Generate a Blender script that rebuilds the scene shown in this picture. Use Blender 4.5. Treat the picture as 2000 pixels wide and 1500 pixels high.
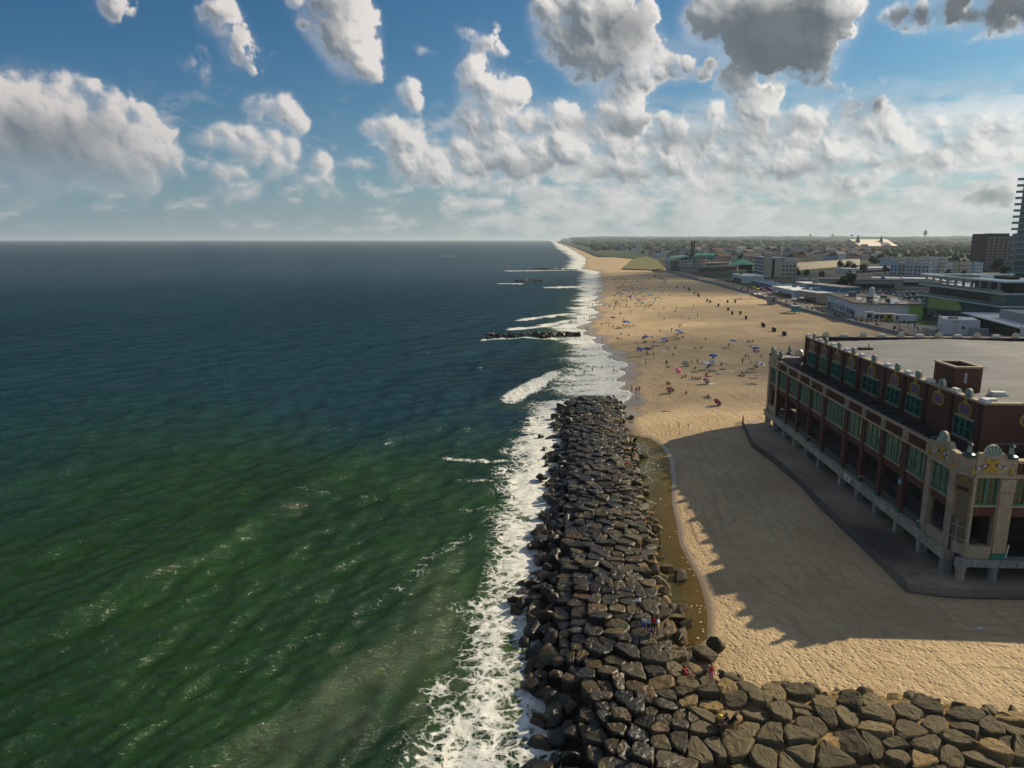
import bpy, bmesh, math, random
import numpy as np
from mathutils import Vector, Matrix, noise as mnoise
R = math.radians
random.seed(7); RNG = np.random.default_rng(7)
scene = bpy.context.scene
for _o in list(bpy.data.objects): bpy.data.objects.remove(_o)
COL = scene.collection

# ------------------------------------------------------------------ camera
CAM_H, PITCH, FPX = 36.0, R(11.5), 1389.0          # metres above the sea, tilt, focal length in photo pixels
cam_data = bpy.data.cameras.new('camera'); cam = bpy.data.objects.new('camera', cam_data); COL.objects.link(cam)
cam.location = (0, 0, CAM_H); cam.rotation_euler = (R(90) - PITCH, 0, 0)
cam_data.sensor_width = 36.0; cam_data.lens = 36.0 * FPX / 2000.0
cam_data.clip_start = 0.5; cam_data.clip_end = 200000
scene.camera = cam
scene.view_settings.view_transform = 'Standard'; scene.view_settings.look = 'None'
scene.view_settings.exposure = 0.45; scene.view_settings.gamma = 1.0
scene.cycles.use_denoising = True; scene.cycles.denoising_prefilter = 'NONE'
scene.cycles.max_bounces = 8; scene.cycles.transparent_max_bounces = 12
scene.cycles.volume_bounces = 0
HAZE = 5.5e-5
SUN_AZ, SUN_EL = R(63.0), R(30.2)                  # from +Y towards +X; read off the hall's shadow on the sand

_c, _s = math.cos(PITCH), math.sin(PITCH)
def ray(px, py):
    a, b = (px - 1000) / FPX, (py - 750) / FPX
    return Vector((a, _c - _s * b, -(_s + _c * b)))
def G(px, py, z=2.0):                               # where that spot of the photo lies on level ground z
    d = ray(px, py); t = (z - CAM_H) / d.z
    return Vector((d.x * t, d.y * t, z))
def ZAT(px, py, y):                                 # height of a spot that stands y metres away
    d = ray(px, py); return CAM_H + d.z * y / d.y
def XAT(px, py, y):
    d = ray(px, py); return d.x * y / d.y

# ------------------------------------------------------------------ node shorthand
class S:
    """a shader socket with arithmetic"""
    def __init__(s, nt, sock): s.nt, s.k = nt, sock
    def _m(s, op, *a, clamp=False):
        n = s.nt.nodes.new('ShaderNodeMath'); n.operation = op; n.use_clamp = clamp
        for i, v in enumerate((s,) + a):
            if isinstance(v, S): s.nt.links.new(v.k, n.inputs[i])
            else: n.inputs[i].default_value = v
        return S(s.nt, n.outputs[0])
    def __add__(s, o): return s._m('ADD', o)
    __radd__ = __add__
    def __sub__(s, o): return s._m('SUBTRACT', o)
    def __rsub__(s, o): return (s * -1.0) + o
    def __mul__(s, o): return s._m('MULTIPLY', o)
    __rmul__ = __mul__
    def __truediv__(s, o): return s._m('DIVIDE', o)
    def ma(s, m, a): return s._m('MULTIPLY_ADD', m, a)
    def clamp(s): return s._m('ADD', 0.0, clamp=True)
    def pw(s, e): return s._m('POWER', e)
    def mx(s, o): return s._m('MAXIMUM', o)
    def mn(s, o): return s._m('MINIMUM', o)
    def ab(s): return s._m('ABSOLUTE')
    def ramp(s, a, b, lo=0.0, hi=1.0, smooth=True):
        n = s.nt.nodes.new('ShaderNodeMapRange'); n.interpolation_type = 'SMOOTHSTEP' if smooth else 'LINEAR'
        s.nt.links.new(s.k, n.inputs[0])
        for i, v in ((1, a), (2, b), (3, lo), (4, hi)):
            if isinstance(v, S): s.nt.links.new(v.k, n.inputs[i])
            else: n.inputs[i].default_value = v
        return S(s.nt, n.outputs[0])

class NT:
    def __init__(s, nt): s.nt = nt; nt.nodes.clear() if not isinstance(nt, bpy.types.GeometryNodeTree) else None
    def node(s, t, **kw):
        n = s.nt.nodes.new(t)
        for k, v in kw.items(): setattr(n, k, v)
        return n
    def link(s, a, b): s.nt.links.new(a.k if isinstance(a, S) else a, b)
    def put(s, v, inp):
        if isinstance(v, (S, bpy.types.NodeSocket)): s.link(v, inp)
        else:
            if isinstance(v, (tuple, list)) and len(v) == 3 and inp.type == 'RGBA': v = (*v, 1)
            inp.default_value = v
    def geo(s, out='Position'):
        if not hasattr(s, '_g'): s._g = s.node('ShaderNodeNewGeometry')
        return S(s.nt, s._g.outputs[out])
    def obj(s):
        if not hasattr(s, '_tc'): s._tc = s.node('ShaderNodeTexCoord')
        return S(s.nt, s._tc.outputs['Object'])
    def attr(s, name, out='Fac', kind='GEOMETRY'):
        n = s.node('ShaderNodeAttribute', attribute_name=name, attribute_type=kind); return S(s.nt, n.outputs[out])
    def sep(s, v):
        n = s.node('ShaderNodeSeparateXYZ'); s.put(v, n.inputs[0]); return [S(s.nt, o) for o in n.outputs]
    def comb(s, x, y, z=0.0):
        n = s.node('ShaderNodeCombineXYZ')
        for i, v in enumerate((x, y, z)): s.put(v, n.inputs[i])
        return S(s.nt, n.outputs[0])
    def vm(s, op, a, b=None):
        n = s.node('ShaderNodeVectorMath', operation=op); s.put(a, n.inputs[0])
        if b is not None:
            if op == 'SCALE': s.put(b, n.inputs['Scale'])
            else: s.put(b, n.inputs[1])
        return S(s.nt, n.outputs['Value'] if op in ('DOT_PRODUCT', 'LENGTH') else n.outputs[0])
    def noise(s, vec, scale, detail=4, rough=0.5, dist=0.0, out='Fac', lac=2.0):
        n = s.node('ShaderNodeTexNoise'); s.put(vec, n.inputs['Vector']); n.inputs['Scale'].default_value = scale
        n.inputs['Detail'].default_value = detail; n.inputs['Roughness'].default_value = rough
        n.inputs['Distortion'].default_value = dist; n.inputs['Lacunarity'].default_value = lac
        return S(s.nt, n.outputs[out])
    def voro(s, vec, scale, feature='F1', out='Distance', rand=1.0):
        n = s.node('ShaderNodeTexVoronoi', feature=feature); s.put(vec, n.inputs['Vector']); n.inputs['Scale'].default_value = scale
        n.inputs['Randomness'].default_value = rand
        return S(s.nt, n.outputs[out])
    def mix(s, f, a, b):
        n = s.node('ShaderNodeMix', data_type='RGBA'); s.put(f, n.inputs[0]); s.put(a, n.inputs[6]); s.put(b, n.inputs[7])
        return S(s.nt, n.outputs[2])
    def mul(s, a, b):
        n = s.node('ShaderNodeMix', data_type='RGBA', blend_type='MULTIPLY'); n.inputs[0].default_value = 1
        s.put(a, n.inputs[6]); s.put(b, n.inputs[7]); return S(s.nt, n.outputs[2])
    def bump(s, h, strength=0.5, dist=0.1, normal=None):
        n = s.node('ShaderNodeBump'); s.put(h, n.inputs['Height']); s.put(strength, n.inputs['Strength']); s.put(dist, n.inputs['Distance'])
        if normal is not None: s.link(normal, n.inputs['Normal'])
        return S(s.nt, n.outputs[0])
    def bsdf(s, col, rough=0.8, spec=0.3, normal=None, metal=0.0, **kw):
        n = s.node('ShaderNodeBsdfPrincipled'); s.put(col, n.inputs['Base Color']); s.put(rough, n.inputs['Roughness'])
        s.put(metal, n.inputs['Metallic']); s.put(spec, n.inputs['Specular IOR Level'])
        if normal is not None: s.link(normal, n.inputs['Normal'])
        for k, v in kw.items(): s.put(v, n.inputs[k.replace('_', ' ')])
        return S(s.nt, n.outputs[0])
    def mixsh(s, f, a, b):
        n = s.node('ShaderNodeMixShader'); s.put(f, n.inputs[0]); s.link(a, n.inputs[1]); s.link(b, n.inputs[2])
        return S(s.nt, n.outputs[0])
    def out(s, sh, vol=None):
        o = s.node('ShaderNodeOutputMaterial')
        if sh is not None: s.link(sh, o.inputs['Surface'])
        if vol is not None: s.link(vol, o.inputs['Volume'])

MATS = {}
def mat(name, fn):
    if name not in MATS:
        m = bpy.data.materials.new(name); m.use_nodes = True; t = NT(m.node_tree); fn(t); MATS[name] = m
    return MATS[name]

# ------------------------------------------------------------------ world: Nishita sky with broken cumulus
world = bpy.data.worlds.new('World'); scene.world = world; world.use_nodes = True
W = NT(world.node_tree)
def azel(px, py):
    d = ray(px, py).normalized(); return math.degrees(math.atan2(d.x, d.y)), math.degrees(math.asin(d.z))
# clouds: a field of billows computed once (coverage, sunlit share, shaded base) over the directions in view
def perlin(u, v, rng):
    nu, nv = int(u.max()) + 3, int(v.max()) + 3
    ang = rng.random((nv, nu)).astype(np.float32) * 2 * np.pi
    ga, gb = np.cos(ang), np.sin(ang)
    iu, iv = u.astype(np.int32), v.astype(np.int32); fu, fv = u - iu, v - iv
    su, sv = fu * fu * fu * (fu * (fu * 6 - 15) + 10), fv * fv * fv * (fv * (fv * 6 - 15) + 10)
    def c(a, b): return ga[iv + b, iu + a] * (fu - a) + gb[iv + b, iu + a] * (fv - b)
    x0 = c(0, 0) * (1 - su) + c(1, 0) * su; x1 = c(0, 1) * (1 - su) + c(1, 1) * su
    return (x0 * (1 - sv) + x1 * sv) * 1.5
def fbm(u, v, f, octs, rng, gain=0.5, billow=False):
    u = u - u.min(); v = v - v.min()
    s = 0; a = 1.0; t = 0
    for i in range(octs):
        n = perlin(u * f, v * f, rng)
        s = s + a * ((1 - 2.2 * np.abs(n)) if billow else n); t += a; a *= gain; f *= 2.03
    return s / t
def blur(a, k):
    for ax in (0, 1):
        c = np.cumsum(np.concatenate([np.repeat(np.take(a, [0], ax), k + 1, ax), a, np.repeat(np.take(a, [-1], ax), k, ax)], ax), ax)
        n = a.shape[ax]
        a = (np.take(c, range(2 * k + 1, 2 * k + 1 + n), ax) - np.take(c, range(0, n), ax)) / (2 * k + 1)
    return a
def smooth(a, lo, hi):
    t = np.clip((a - lo) / (hi - lo), 0, 1); return t * t * (3 - 2 * t)

CLOUDS=[ # x,y,rx,ry (photo px)
 (20,165,34,26),(70,158,30,24),(120,160,34,26),(165,172,30,24),(205,188,32,26),(245,208,32,28),(285,235,30,28),(318,262,26,26),(335,290,20,22),(350,325,20,20),(360,350,16,14),(35,205,60,45),(115,210,60,45),(200,235,55,42),(260,275,50,40),(300,310,36,34),(90,260,130,80),(190,310,130,70),(60,350,110,40),(250,355,95,30),(-30,250,80,110),
 (215,12,42,30),(420,20,32,32),(450,65,36,32),(482,105,30,24),(395,110,20,12),(372,130,34,12),(400,150,22,8),(640,0,62,46),(670,65,56,60),(700,125,40,36),(728,150,28,20),(705,30,32,24),
 (572,180,20,9),(822,97,20,10),(805,175,24,22),(812,205,22,18),(908,58,22,14),(945,75,30,24),(980,105,28,14),(960,48,10,14),(905,125,28,26),(925,165,40,30),(970,195,55,35),(940,235,50,30),(1010,180,26,26),
 (752,248,22,20),(785,275,32,26),(825,300,34,26),(800,325,50,25),(845,340,40,22),(630,308,16,16),(568,295,14,18),(690,320,30,14),(445,290,45,12),(495,308,34,10),(480,362,24,6),(395,272,28,14),(630,330,20,10),(655,208,12,6),(550,240,16,5),
 (1070,35,40,36),(1110,75,48,48),(1165,20,80,60),(1180,110,70,50),(1240,60,50,40),(1260,130,58,46),(1330,110,42,28),(1370,135,24,20),(1235,175,60,36),(1180,225,40,24),(1230,225,34,30),(1140,150,40,26),
 (1420,20,70,60),(1480,55,80,78),(1560,55,85,78),(1620,10,62,60),(1560,130,50,30),(1605,150,34,24),(1640,170,30,14),(1705,205,30,14),(1735,160,40,13),(1655,15,20,26),
 (1800,18,95,36),(1890,8,110,46),(1990,10,90,46),(1725,42,28,14),(1990,102,14,14),(1440,165,34,30),(1475,205,50,32),(1520,225,36,20),(1450,225,34,22),
 (1050,218,18,10),(1050,270,28,20),(1040,290,36,26),(1105,285,36,30),(1130,300,30,22),(960,285,36,22),(1000,320,80,30),(920,330,40,20),(1200,290,30,22),(1240,300,40,20),(1300,270,50,26),(1200,335,80,22),(1300,320,70,24),
 (1380,265,50,26),(1450,280,56,26),(1540,265,54,24),(1600,240,40,18),(1660,245,50,20),(1740,245,44,16),(1800,240,36,12),(1420,325,70,20),(1530,320,80,26),(1620,300,60,24),(1700,290,60,18),(1780,300,60,18),(1850,275,36,20),(1900,305,60,16),(1970,300,40,14),
 (1340,360,110,14),(1500,365,120,14),(1650,350,100,16),(1800,350,100,14),(1930,340,80,14),(1160,365,90,12),(1000,365,80,10),(880,350,50,12),(1450,400,160,8),(1750,395,150,9),(1930,380,80,22),(1250,395,120,7),(1905,205,22,5),(1745,108,8,4),(1665,110,12,5),(1900,100,12,5)]
_r=np.random.default_rng(3)
for _i in range(250):
    _y=215+190*_r.random()**.8;_x=900+1120*_r.random() if _r.random()<.85 else 380+500*_r.random();_sz=(420-_y)/200*.75+.25
    CLOUDS.append((_x,_y,(20+52*_r.random())*_sz*1.35,(10+19*_r.random())*_sz))
for _i in range(26):
    CLOUDS.append((2000*_r.random(),20+230*_r.random(),8+14*_r.random(),4+6*_r.random()))
DARK=[(1220,60,55,60,.75),(1110,80,45,50,.45),(1480,60,90,65,1.0),(1570,70,60,60,.9),(1540,140,60,35,.8),(1640,170,40,22,.9),(1700,205,45,22,1.1),(1850,18,150,26,1.1),(1960,20,90,30,1.1),(1180,235,70,20,.4),(470,40,25,30,.4),(640,30,50,50,.35),
 (1250,250,40,25,.45),(1480,240,60,18,.45),(1330,275,70,12,.5),(1230,345,120,12,.45),(1600,330,160,14,.45),(1830,330,120,14,.4),(1940,380,90,25,.8),(1780,390,120,12,.5),(1550,255,60,10,.4),(1040,325,90,12,.4),(130,320,170,60,.55),(50,260,90,50,.4),(180,250,60,30,.3)]

def cloud_field():
    AZ0,AZ1,EL0,EL1=-42.,42.,-1.,21.; Wd,Ht=2048,536
    K=Wd/(AZ1-AZ0)
    def sky_pix(px,py):
        a,e=azel(px,py); return (a-AZ0)*K,(e-EL0)*K
    rng=np.random.default_rng(11)
    hm=np.zeros((Ht,Wd),np.float32)
    def splat(x,y,r,z):
        x0,x1=max(0,int(x-r)),min(Wd,int(x+r)+2);y0,y1=max(0,int(y-r)),min(Ht,int(y+r)+2)
        if x1<=x0 or y1<=y0: return
        dx=np.arange(x0,x1,dtype=np.float32)-x;dy=np.arange(y0,y1,dtype=np.float32)-y
        d=r*r-dx[None,:]**2-dy[:,None]**2
        v=np.where(d>0,np.sqrt(np.maximum(d,0))+z,0)
        w=hm[y0:y1,x0:x1];np.maximum(w,v,out=w)
    for cx,cy,rx,ry in CLOUDS:
        rx*=1.06 if cx>360 else .96;ry*=1.06 if cx>360 else .92
        X,Yp=sky_pix(cx,cy);RX=abs(sky_pix(cx+rx,cy)[0]-X);RY=abs(sky_pix(cx,cy+ry)[1]-Yp)
        m=min(RX,RY);cnt=int(10+6*max(RX,RY)/m)
        for i in range(cnt):
            a=rng.random()*6.283;q=math.sqrt(rng.random())
            x=X+math.cos(a)*q*RX*.85;y=Yp+math.sin(a)*q*RY*.85;r=m*(.62-.30*q)*(.7+.5*rng.random());z=m*.5*(1-q)
            splat(x,y,r,z)
            for j in range(9):
                a2=rng.random()*6.283;q2=.55+.5*rng.random();r2=r*(.28+.28*rng.random())
                x2=x+math.cos(a2)*r*q2;y2=y+math.sin(a2)*r*q2;z2=z+r*math.sqrt(max(0,1-q2*q2))*.9
                splat(x2,y2,r2,z2)
                for l in range(4):
                    if r2<3: break
                    a3=rng.random()*6.283;q3=.5+.55*rng.random();r3=r2*(.3+.25*rng.random())
                    splat(x2+math.cos(a3)*r2*q3,y2+math.sin(a3)*r2*q3,r3,z2+r2*math.sqrt(max(0,1-q3*q3))*.9)
    # fluffy warp
    u=np.arange(Wd,dtype=np.float32)[None,:].repeat(Ht,0);v=np.arange(Ht,dtype=np.float32)[:,None].repeat(Wd,1)
    def warp(a,dx,dy):
        x=np.clip(u+dx,0,Wd-2);y=np.clip(v+dy,0,Ht-2);ix=x.astype(np.int32);iy=y.astype(np.int32);fx=x-ix;fy=y-iy
        return (a[iy,ix]*(1-fx)+a[iy,ix+1]*fx)*(1-fy)+(a[iy+1,ix]*(1-fx)+a[iy+1,ix+1]*fx)*fy
    w1=fbm(u,v,1/90,5,rng,.6);w2=fbm(u,v,1/90,5,rng,.6)
    hm=warp(hm,w1*30,w2*26)
    w3=fbm(u,v,1/22,5,rng,.65);w4=fbm(u,v,1/22,5,rng,.65)
    hm=warp(hm,w3*11,w4*11)
    f=fbm(u,v,1/46,7,rng,.6)
    near=smooth(blur(blur(hm,14),14),.3,7)
    edge=blur(hm,3)*.6+blur(blur(hm,8),8)*.55
    f2=fbm(u,v,1/150,4,rng,.5)
    ek=.30+.70*smooth(v/K+EL0,6,14)
    dens=edge*.62+(f*(25+11*near)+f2*8)*near*ek+1.0+2.2*smooth(v/K+EL0,10,6)-4.5*(1-near)
    soft=smooth(fbm(u,v,1/120,3,rng,.5),-.25,.45)
    side=np.clip(-(np.gradient(blur(blur(hm,9),9))[1])*1.5+.4,0,1)
    alpha=smooth(dens,-2,4+soft*10+(1-side)*18)
    mist=smooth(blur(blur(hm,22),22)+f*5,1.5,15)*.28
    hs=blur(hm,2)*.24+blur(hm,5)*.26+blur(hm,12)*.5+blur(blur(hm,26),26)*.8+f*4.2
    gy,gx=np.gradient(hs)
    N=np.stack([-gx,-gy,np.full_like(gx,.95)],-1);N/=np.linalg.norm(N,axis=-1,keepdims=True)
    L=np.array([.66,.60,.28]);L/=np.linalg.norm(L)
    ndl=np.clip(N@L*.75+.25,0,1)
    hb=blur(hm,2)
    sh=np.zeros_like(hm)
    for i in range(1,16):
        dx=int(i*3.4);dy=int(i*2.9);s=np.zeros_like(hb);s[:Ht-dy,:Wd-dx]=hb[dy:,dx:]
        sh=np.maximum(sh,s-hb-i*1.9)
    shade=np.exp(-np.clip(blur(sh,2),0,None)*.10)
    lit=np.clip(ndl*(.30+.70*shade),0,1)
    dk=np.zeros_like(hm)
    for x,y,rx,ry,w in DARK:
        X,Yp=sky_pix(x,y);RX=abs(sky_pix(x+rx,y)[0]-X);RY=abs(sky_pix(x,y+ry)[1]-Yp)
        dk+=w*np.exp(-.7*(((u+w1*30-X)/RX)**2+((v+w2*26-Yp)/RY)**2))
    dk=np.clip(dk,0,1)*smooth(hb,2,16)
    thin=1-smooth(dens,2,16)
    lit=np.clip((blur(lit,1)*.72+blur(blur(lit,9),9)*.28)*(1+f*.40)+thin*.24,0,1)
    lit=lit*(1-dk*.9*(1-thin*.6))
    veil=smooth(fbm(u/2.2,v,1/34,6,rng,.55)+.55*smooth(u/K+AZ0,-14,6)-.12,-.1,.55)*smooth(v/K+EL0,11.5,6)*.95
    vl=np.clip(.60+.55*fbm(u/2.4,v,1/30,6,rng,.6),0,1)
    fade=smooth((v/K+EL0)-2.2*smooth(u/K+AZ0,-18,-34),0.6,4.6);fade=fade+(1-fade)*smooth(u/K+AZ0,-22,-8);alpha=alpha*(.30+.70*fade)
    lit=lit*alpha+vl*(1-alpha);alpha=np.maximum(alpha,np.maximum(veil,mist))
    im = bpy.data.images.new('cloud_field', Wd, Ht, float_buffer=True, alpha=True); im.colorspace_settings.name = 'Non-Color'
    px = np.ones((Ht, Wd, 4), np.float32); px[..., 0] = alpha; px[..., 1] = lit; px[..., 2] = dk
    im.pixels.foreach_set(px.ravel()); im.update(); return im, AZ0, AZ1, EL0, EL1
CF, AZ0, AZ1, EL0, EL1 = cloud_field()
tc = W.node('ShaderNodeTexCoord')
x, y, z = W.sep(S(W.nt, tc.outputs['Generated']))
az = x._m('ARCTAN2', y) * 57.2958
el = z._m('ARCSINE') * 57.2958
tex = W.node('ShaderNodeTexImage', image=CF, extension='CLIP', interpolation='Cubic')
W.link(W.comb((az - AZ0) * (1 / (AZ1 - AZ0)), (el - EL0) * (1 / (EL1 - EL0)), 0.0), tex.inputs[0])
ca, cl_, cd = W.sep(tex.outputs['Color'])
inside = az.ab().ramp(42, 37) * el.ramp(21, 18)
# beyond the frame the same broken cumulus goes on
q = W.comb(az * 0.05, el * 0.075, 0.0)
fn = W.noise(q, 3.0, 6, 0.58)
far_a = fn.ramp(.52, .60); far_l = fn.ramp(.75, .52, .35, .9)
alpha = far_a + (ca - far_a) * inside; lit = far_l + (cl_ - far_l) * inside; dk = cd * inside
sky = W.node('ShaderNodeTexSky', sky_type='NISHITA'); sky.sun_disc = False
sky.sun_elevation = SUN_EL; sky.sun_rotation = SUN_AZ; sky.altitude = 30; sky.air_density = 1.0; sky.dust_density = 0.6; sky.ozone_density = 2.5
el_up = el.mx(0.0)
rightness = az.ramp(-40, 45, 0, 1, smooth=False)
blue = W.mul(S(W.nt, sky.outputs[0]), W.mix(rightness, (.13, .40, .58), (.38, .64, .70)))
# haze low over the horizon
haze_col = W.mix(rightness, (2.7, 3.25, 3.75), (4.6, 4.95, 4.8))
hz = (el_up * -0.20)._m('EXPONENT')
base = W.mix(hz * 0.93, blue, haze_col)
white = W.mix(rightness, (6.6, 6.05, 5.75), (9.4, 9.1, 8.7))
grey = W.mix(rightness, (1.35, 1.75, 2.2), (1.7, 2.0, 2.25))
ccol = W.mix((lit * 1.38).clamp(), grey, white)
ccol = W.mul(ccol, W.mix(dk, (1, 1, 1), (.55, .55, .55)))
ccol = W.mix((el_up * -0.155)._m('EXPONENT') * 0.76, ccol, haze_col)
fin = W.mix(alpha * 0.97, base, ccol)
bg = W.node('ShaderNodeBackground'); W.link(fin, bg.inputs[0]); bg.inputs[1].default_value = 0.08
world.cycles.sampling_method = 'MANUAL'; world.cycles.sample_map_resolution = 512
wo = W.node('ShaderNodeOutputWorld'); W.link(bg.outputs[0], wo.inputs[0])

sun_d = bpy.data.lights.new('sun', 'SUN'); sun_d.energy = 4.6; sun_d.angle = R(0.55); sun_d.color = (1.0, .84, .60)
sun = bpy.data.objects.new('sun', sun_d); COL.objects.link(sun)
_sd = Vector((math.sin(SUN_AZ) * math.cos(SUN_EL), math.cos(SUN_AZ) * math.cos(SUN_EL), math.sin(SUN_EL)))
sun.rotation_euler = _sd.to_track_quat('Z', 'Y').to_euler(); sun.location = (200, 100, 200)
# ------------------------------------------------------------------ object helpers
def tag(o, label=None, cat=None, group=None, kind=None):
    for k, v in (('label', label), ('category', cat), ('group', group), ('kind', kind)):
        if v: o[k] = v
    return o
def link(name, data, parent=None, loc=None, rz=0.0):
    o = bpy.data.objects.new(name, data); COL.objects.link(o)
    if parent: o.parent = parent
    if loc is not None: o.location = loc
    if rz: o.rotation_euler = (0, 0, rz)
    return o
def empty(name, loc=(0, 0, 0), rz=0.0, parent=None):
    o = link(name, None, parent, loc, rz); o.empty_display_size = .5; return o
def copy_tree(o, parent=None):
    c = o.copy(); COL.objects.link(c); c.parent = parent
    for ch in o.children: copy_tree(ch, c)
    return c
def np_mesh(name, V, F, mats, smooth=False, mi=None):
    """V (n,3), F (m,k) int array or list of lists"""
    me = bpy.data.meshes.new(name)
    if isinstance(F, np.ndarray):
        k = F.shape[1]; me.vertices.add(len(V)); me.vertices.foreach_set('co', np.ascontiguousarray(V, np.float32).ravel())
        me.loops.add(F.size); me.loops.foreach_set('vertex_index', np.ascontiguousarray(F, np.int32).ravel())
        me.polygons.add(len(F)); me.polygons.foreach_set('loop_start', np.arange(0, F.size, k, dtype=np.int32))
    else: me.from_pydata([tuple(v) for v in V], [], F)
    for m in (mats if isinstance(mats, (list, tuple)) else [mats]): me.materials.append(m)
    if mi is not None: me.polygons.foreach_set('material_index', np.asarray(mi, np.int32))
    me.polygons.foreach_set('use_smooth', np.full(len(me.polygons), smooth, bool))
    me.update(calc_edges=True); return me
def fattr(me, name, vals):
    a = me.attributes.new(name, 'FLOAT', 'POINT'); a.data.foreach_set('value', np.asarray(vals, np.float32).ravel())

class MB:
    """collects boxes, prisms, tubes and lathes into one mesh"""
    def __init__(s): s.v, s.f, s.m = [], [], []
    def add(s, vs, fs, m=0, M=None):
        b = len(s.v); s.v += [tuple(M @ Vector(v)) if M else tuple(v) for v in vs]; s.f += [[b + i for i in f] for f in fs]; s.m += [m] * len(fs); return s
    def box(s, x0, x1, y0, y1, z0, z1, m=0, M=None):
        vs = [(x, y, z) for z in (z0, z1) for y in (y0, y1) for x in (x0, x1)]
        return s.add(vs, [(0, 2, 3, 1), (4, 5, 7, 6), (0, 1, 5, 4), (2, 6, 7, 3), (0, 4, 6, 2), (1, 3, 7, 5)], m, M)
    def prism(s, poly, z0, z1, m=0, M=None, top=None):
        n = len(poly); t = top or poly
        vs = [(p[0], p[1], z0) for p in poly] + [(p[0], p[1], z1) for p in t]
        fs = [tuple(range(n))[::-1], tuple(range(n, 2 * n))] + [(i, (i + 1) % n, n + (i + 1) % n, n + i) for i in range(n)]
        return s.add(vs, fs, m, M)
    def lathe(s, prof, n=10, m=0, M=None, c=(0, 0, 0), cap=True):
        vs = []; fs = []
        for r, z in prof:
            for i in range(n):
                a = 2 * math.pi * i / n; vs.append((c[0] + r * math.cos(a), c[1] + r * math.sin(a), c[2] + z))
        for k in range(len(prof) - 1):
            for i in range(n):
                j = (i + 1) % n; fs.append((k * n + i, k * n + j, (k + 1) * n + j, (k + 1) * n + i))
        if cap: fs.append(tuple(range(n))[::-1]); fs.append(tuple((len(prof) - 1) * n + i for i in range(n)))
        return s.add(vs, fs, m, M)
    def tube(s, a, b, r, r2=None, n=6, m=0, M=None):
        a, b = Vector(a), Vector(b); d = b - a; q = d.to_track_quat('Z', 'Y').to_matrix().to_4x4(); T = Matrix.Translation(a) @ q
        return s.lathe([(r, 0), (r2 if r2 is not None else r, d.length)], n, m, (M @ T) if M else T)
    def build(s, name, mats, parent=None, smooth=False, loc=None, rz=0.0):
        me = np_mesh(name, s.v, s.f, mats, smooth, s.m); return link(name, me, parent, loc, rz)
    def mesh(s, name, mats, smooth=False): return np_mesh(name, s.v, s.f, mats, smooth, s.m)

def ss(a, lo, hi):
    t = np.clip((a - lo) / (hi - lo), 0, 1); return t * t * (3 - 2 * t)
def vnoise(x, y, seed=0):
    """smooth value noise for numpy arrays, about -1..1"""
    ix, iy = np.floor(x).astype(np.int64), np.floor(y).astype(np.int64); fx, fy = x - ix, y - iy
    def h(a, b):
        n = (a * 374761393 + b * 668265263 + seed * 1442695041) & 0x7fffffff
        n = ((n ^ (n >> 13)) * 1274126177) & 0x7fffffff
        return ((n ^ (n >> 16)) & 0xffff) / 32767.5 - 1
    fx, fy = fx * fx * (3 - 2 * fx), fy * fy * (3 - 2 * fy)
    return (h(ix, iy) * (1 - fx) + h(ix + 1, iy) * fx) * (1 - fy) + (h(ix, iy + 1) * (1 - fx) + h(ix + 1, iy + 1) * fx) * fy
def vfbm(x, y, o=4, seed=0, g=.5):
    s = 0; a = 1; t = 0
    for i in range(o): s = s + a * vnoise(x * 2 ** i + 17.3 * i, y * 2 ** i - 9.1 * i, seed + i); t += a; a *= g
    return s / t
def polydist(x, y, P):
    """distance to a polyline and the parameter (index + fraction) of the foot"""
    best = np.full(x.shape, 1e9); par = np.zeros(x.shape)
    for i in range(len(P) - 1):
        (ax, ay), (bx, by) = P[i], P[i + 1]; dx, dy = bx - ax, by - ay; L = dx * dx + dy * dy
        t = np.clip(((x - ax) * dx + (y - ay) * dy) / L, 0, 1); d = np.hypot(x - ax - t * dx, y - ay - t * dy)
        k = d < best; best = np.where(k, d, best); par = np.where(k, i + t, par)
    return best, par
def polar_grid(a0, a1, na, r0, r1, nr, rm=None, nm=0):
    """a fan of quads whose cells grow with distance"""
    az = np.radians(np.linspace(a0, a1, na)); rr = r0 * (r1 / r0) ** np.linspace(0, 1, nr)
    if rm: rr = np.concatenate([r0 * (rm / r0) ** np.linspace(0, 1, nm, endpoint=False), rm * (r1 / rm) ** np.linspace(0, 1, nr)]); nr = len(rr)
    X = rr[:, None] * np.sin(az)[None]; Y = rr[:, None] * np.cos(az)[None]
    i = np.arange(nr - 1)[:, None] * na + np.arange(na - 1)[None]
    F = np.stack([i, i + 1, i + na + 1, i + na], -1).reshape(-1, 4)[:, ::-1]
    cell = np.gradient(rr)[:, None] + 0 * X
    return X.ravel(), Y.ravel(), F, cell.ravel()

# ------------------------------------------------------------------ the lie of the land
JL = [(2.6, 24), (2.8, 40), (2.4, 46), (2.1, 53.7), (1.7, 62), (2.1, 67), (3.2, 75.5), (4.8, 84.5), (6.2, 95.7), (7.0, 110), (8.4, 129), (11.0, 150), (13.5, 157)]
JR = [(15.0, 24), (14.7, 48), (14.9, 59), (15, 64), (15.9, 72), (16.7, 81), (17.7, 91.6), (19, 105), (20.4, 123), (22.5, 145), (22.0, 157)]
def jl(y): return np.interp(y, [p[1] for p in JL], [p[0] for p in JL])
def jr(y): return np.interp(y, [p[1] for p in JR], [p[0] for p in JR])
SH_Y = [100, 150, 163, 182, 215, 250, 261, 292, 330, 382, 470, 550, 700, 818, 889, 1000, 1366, 2278, 6792, 20000]
SH_X = [16, 19, 22, 27, 28, 27, 27, 25, 34, 42, 52, 63, 80, 97, 82, 95, 136, 194, 432, 1100]
def shore_x(y): return np.interp(y, SH_Y, SH_X)
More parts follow.
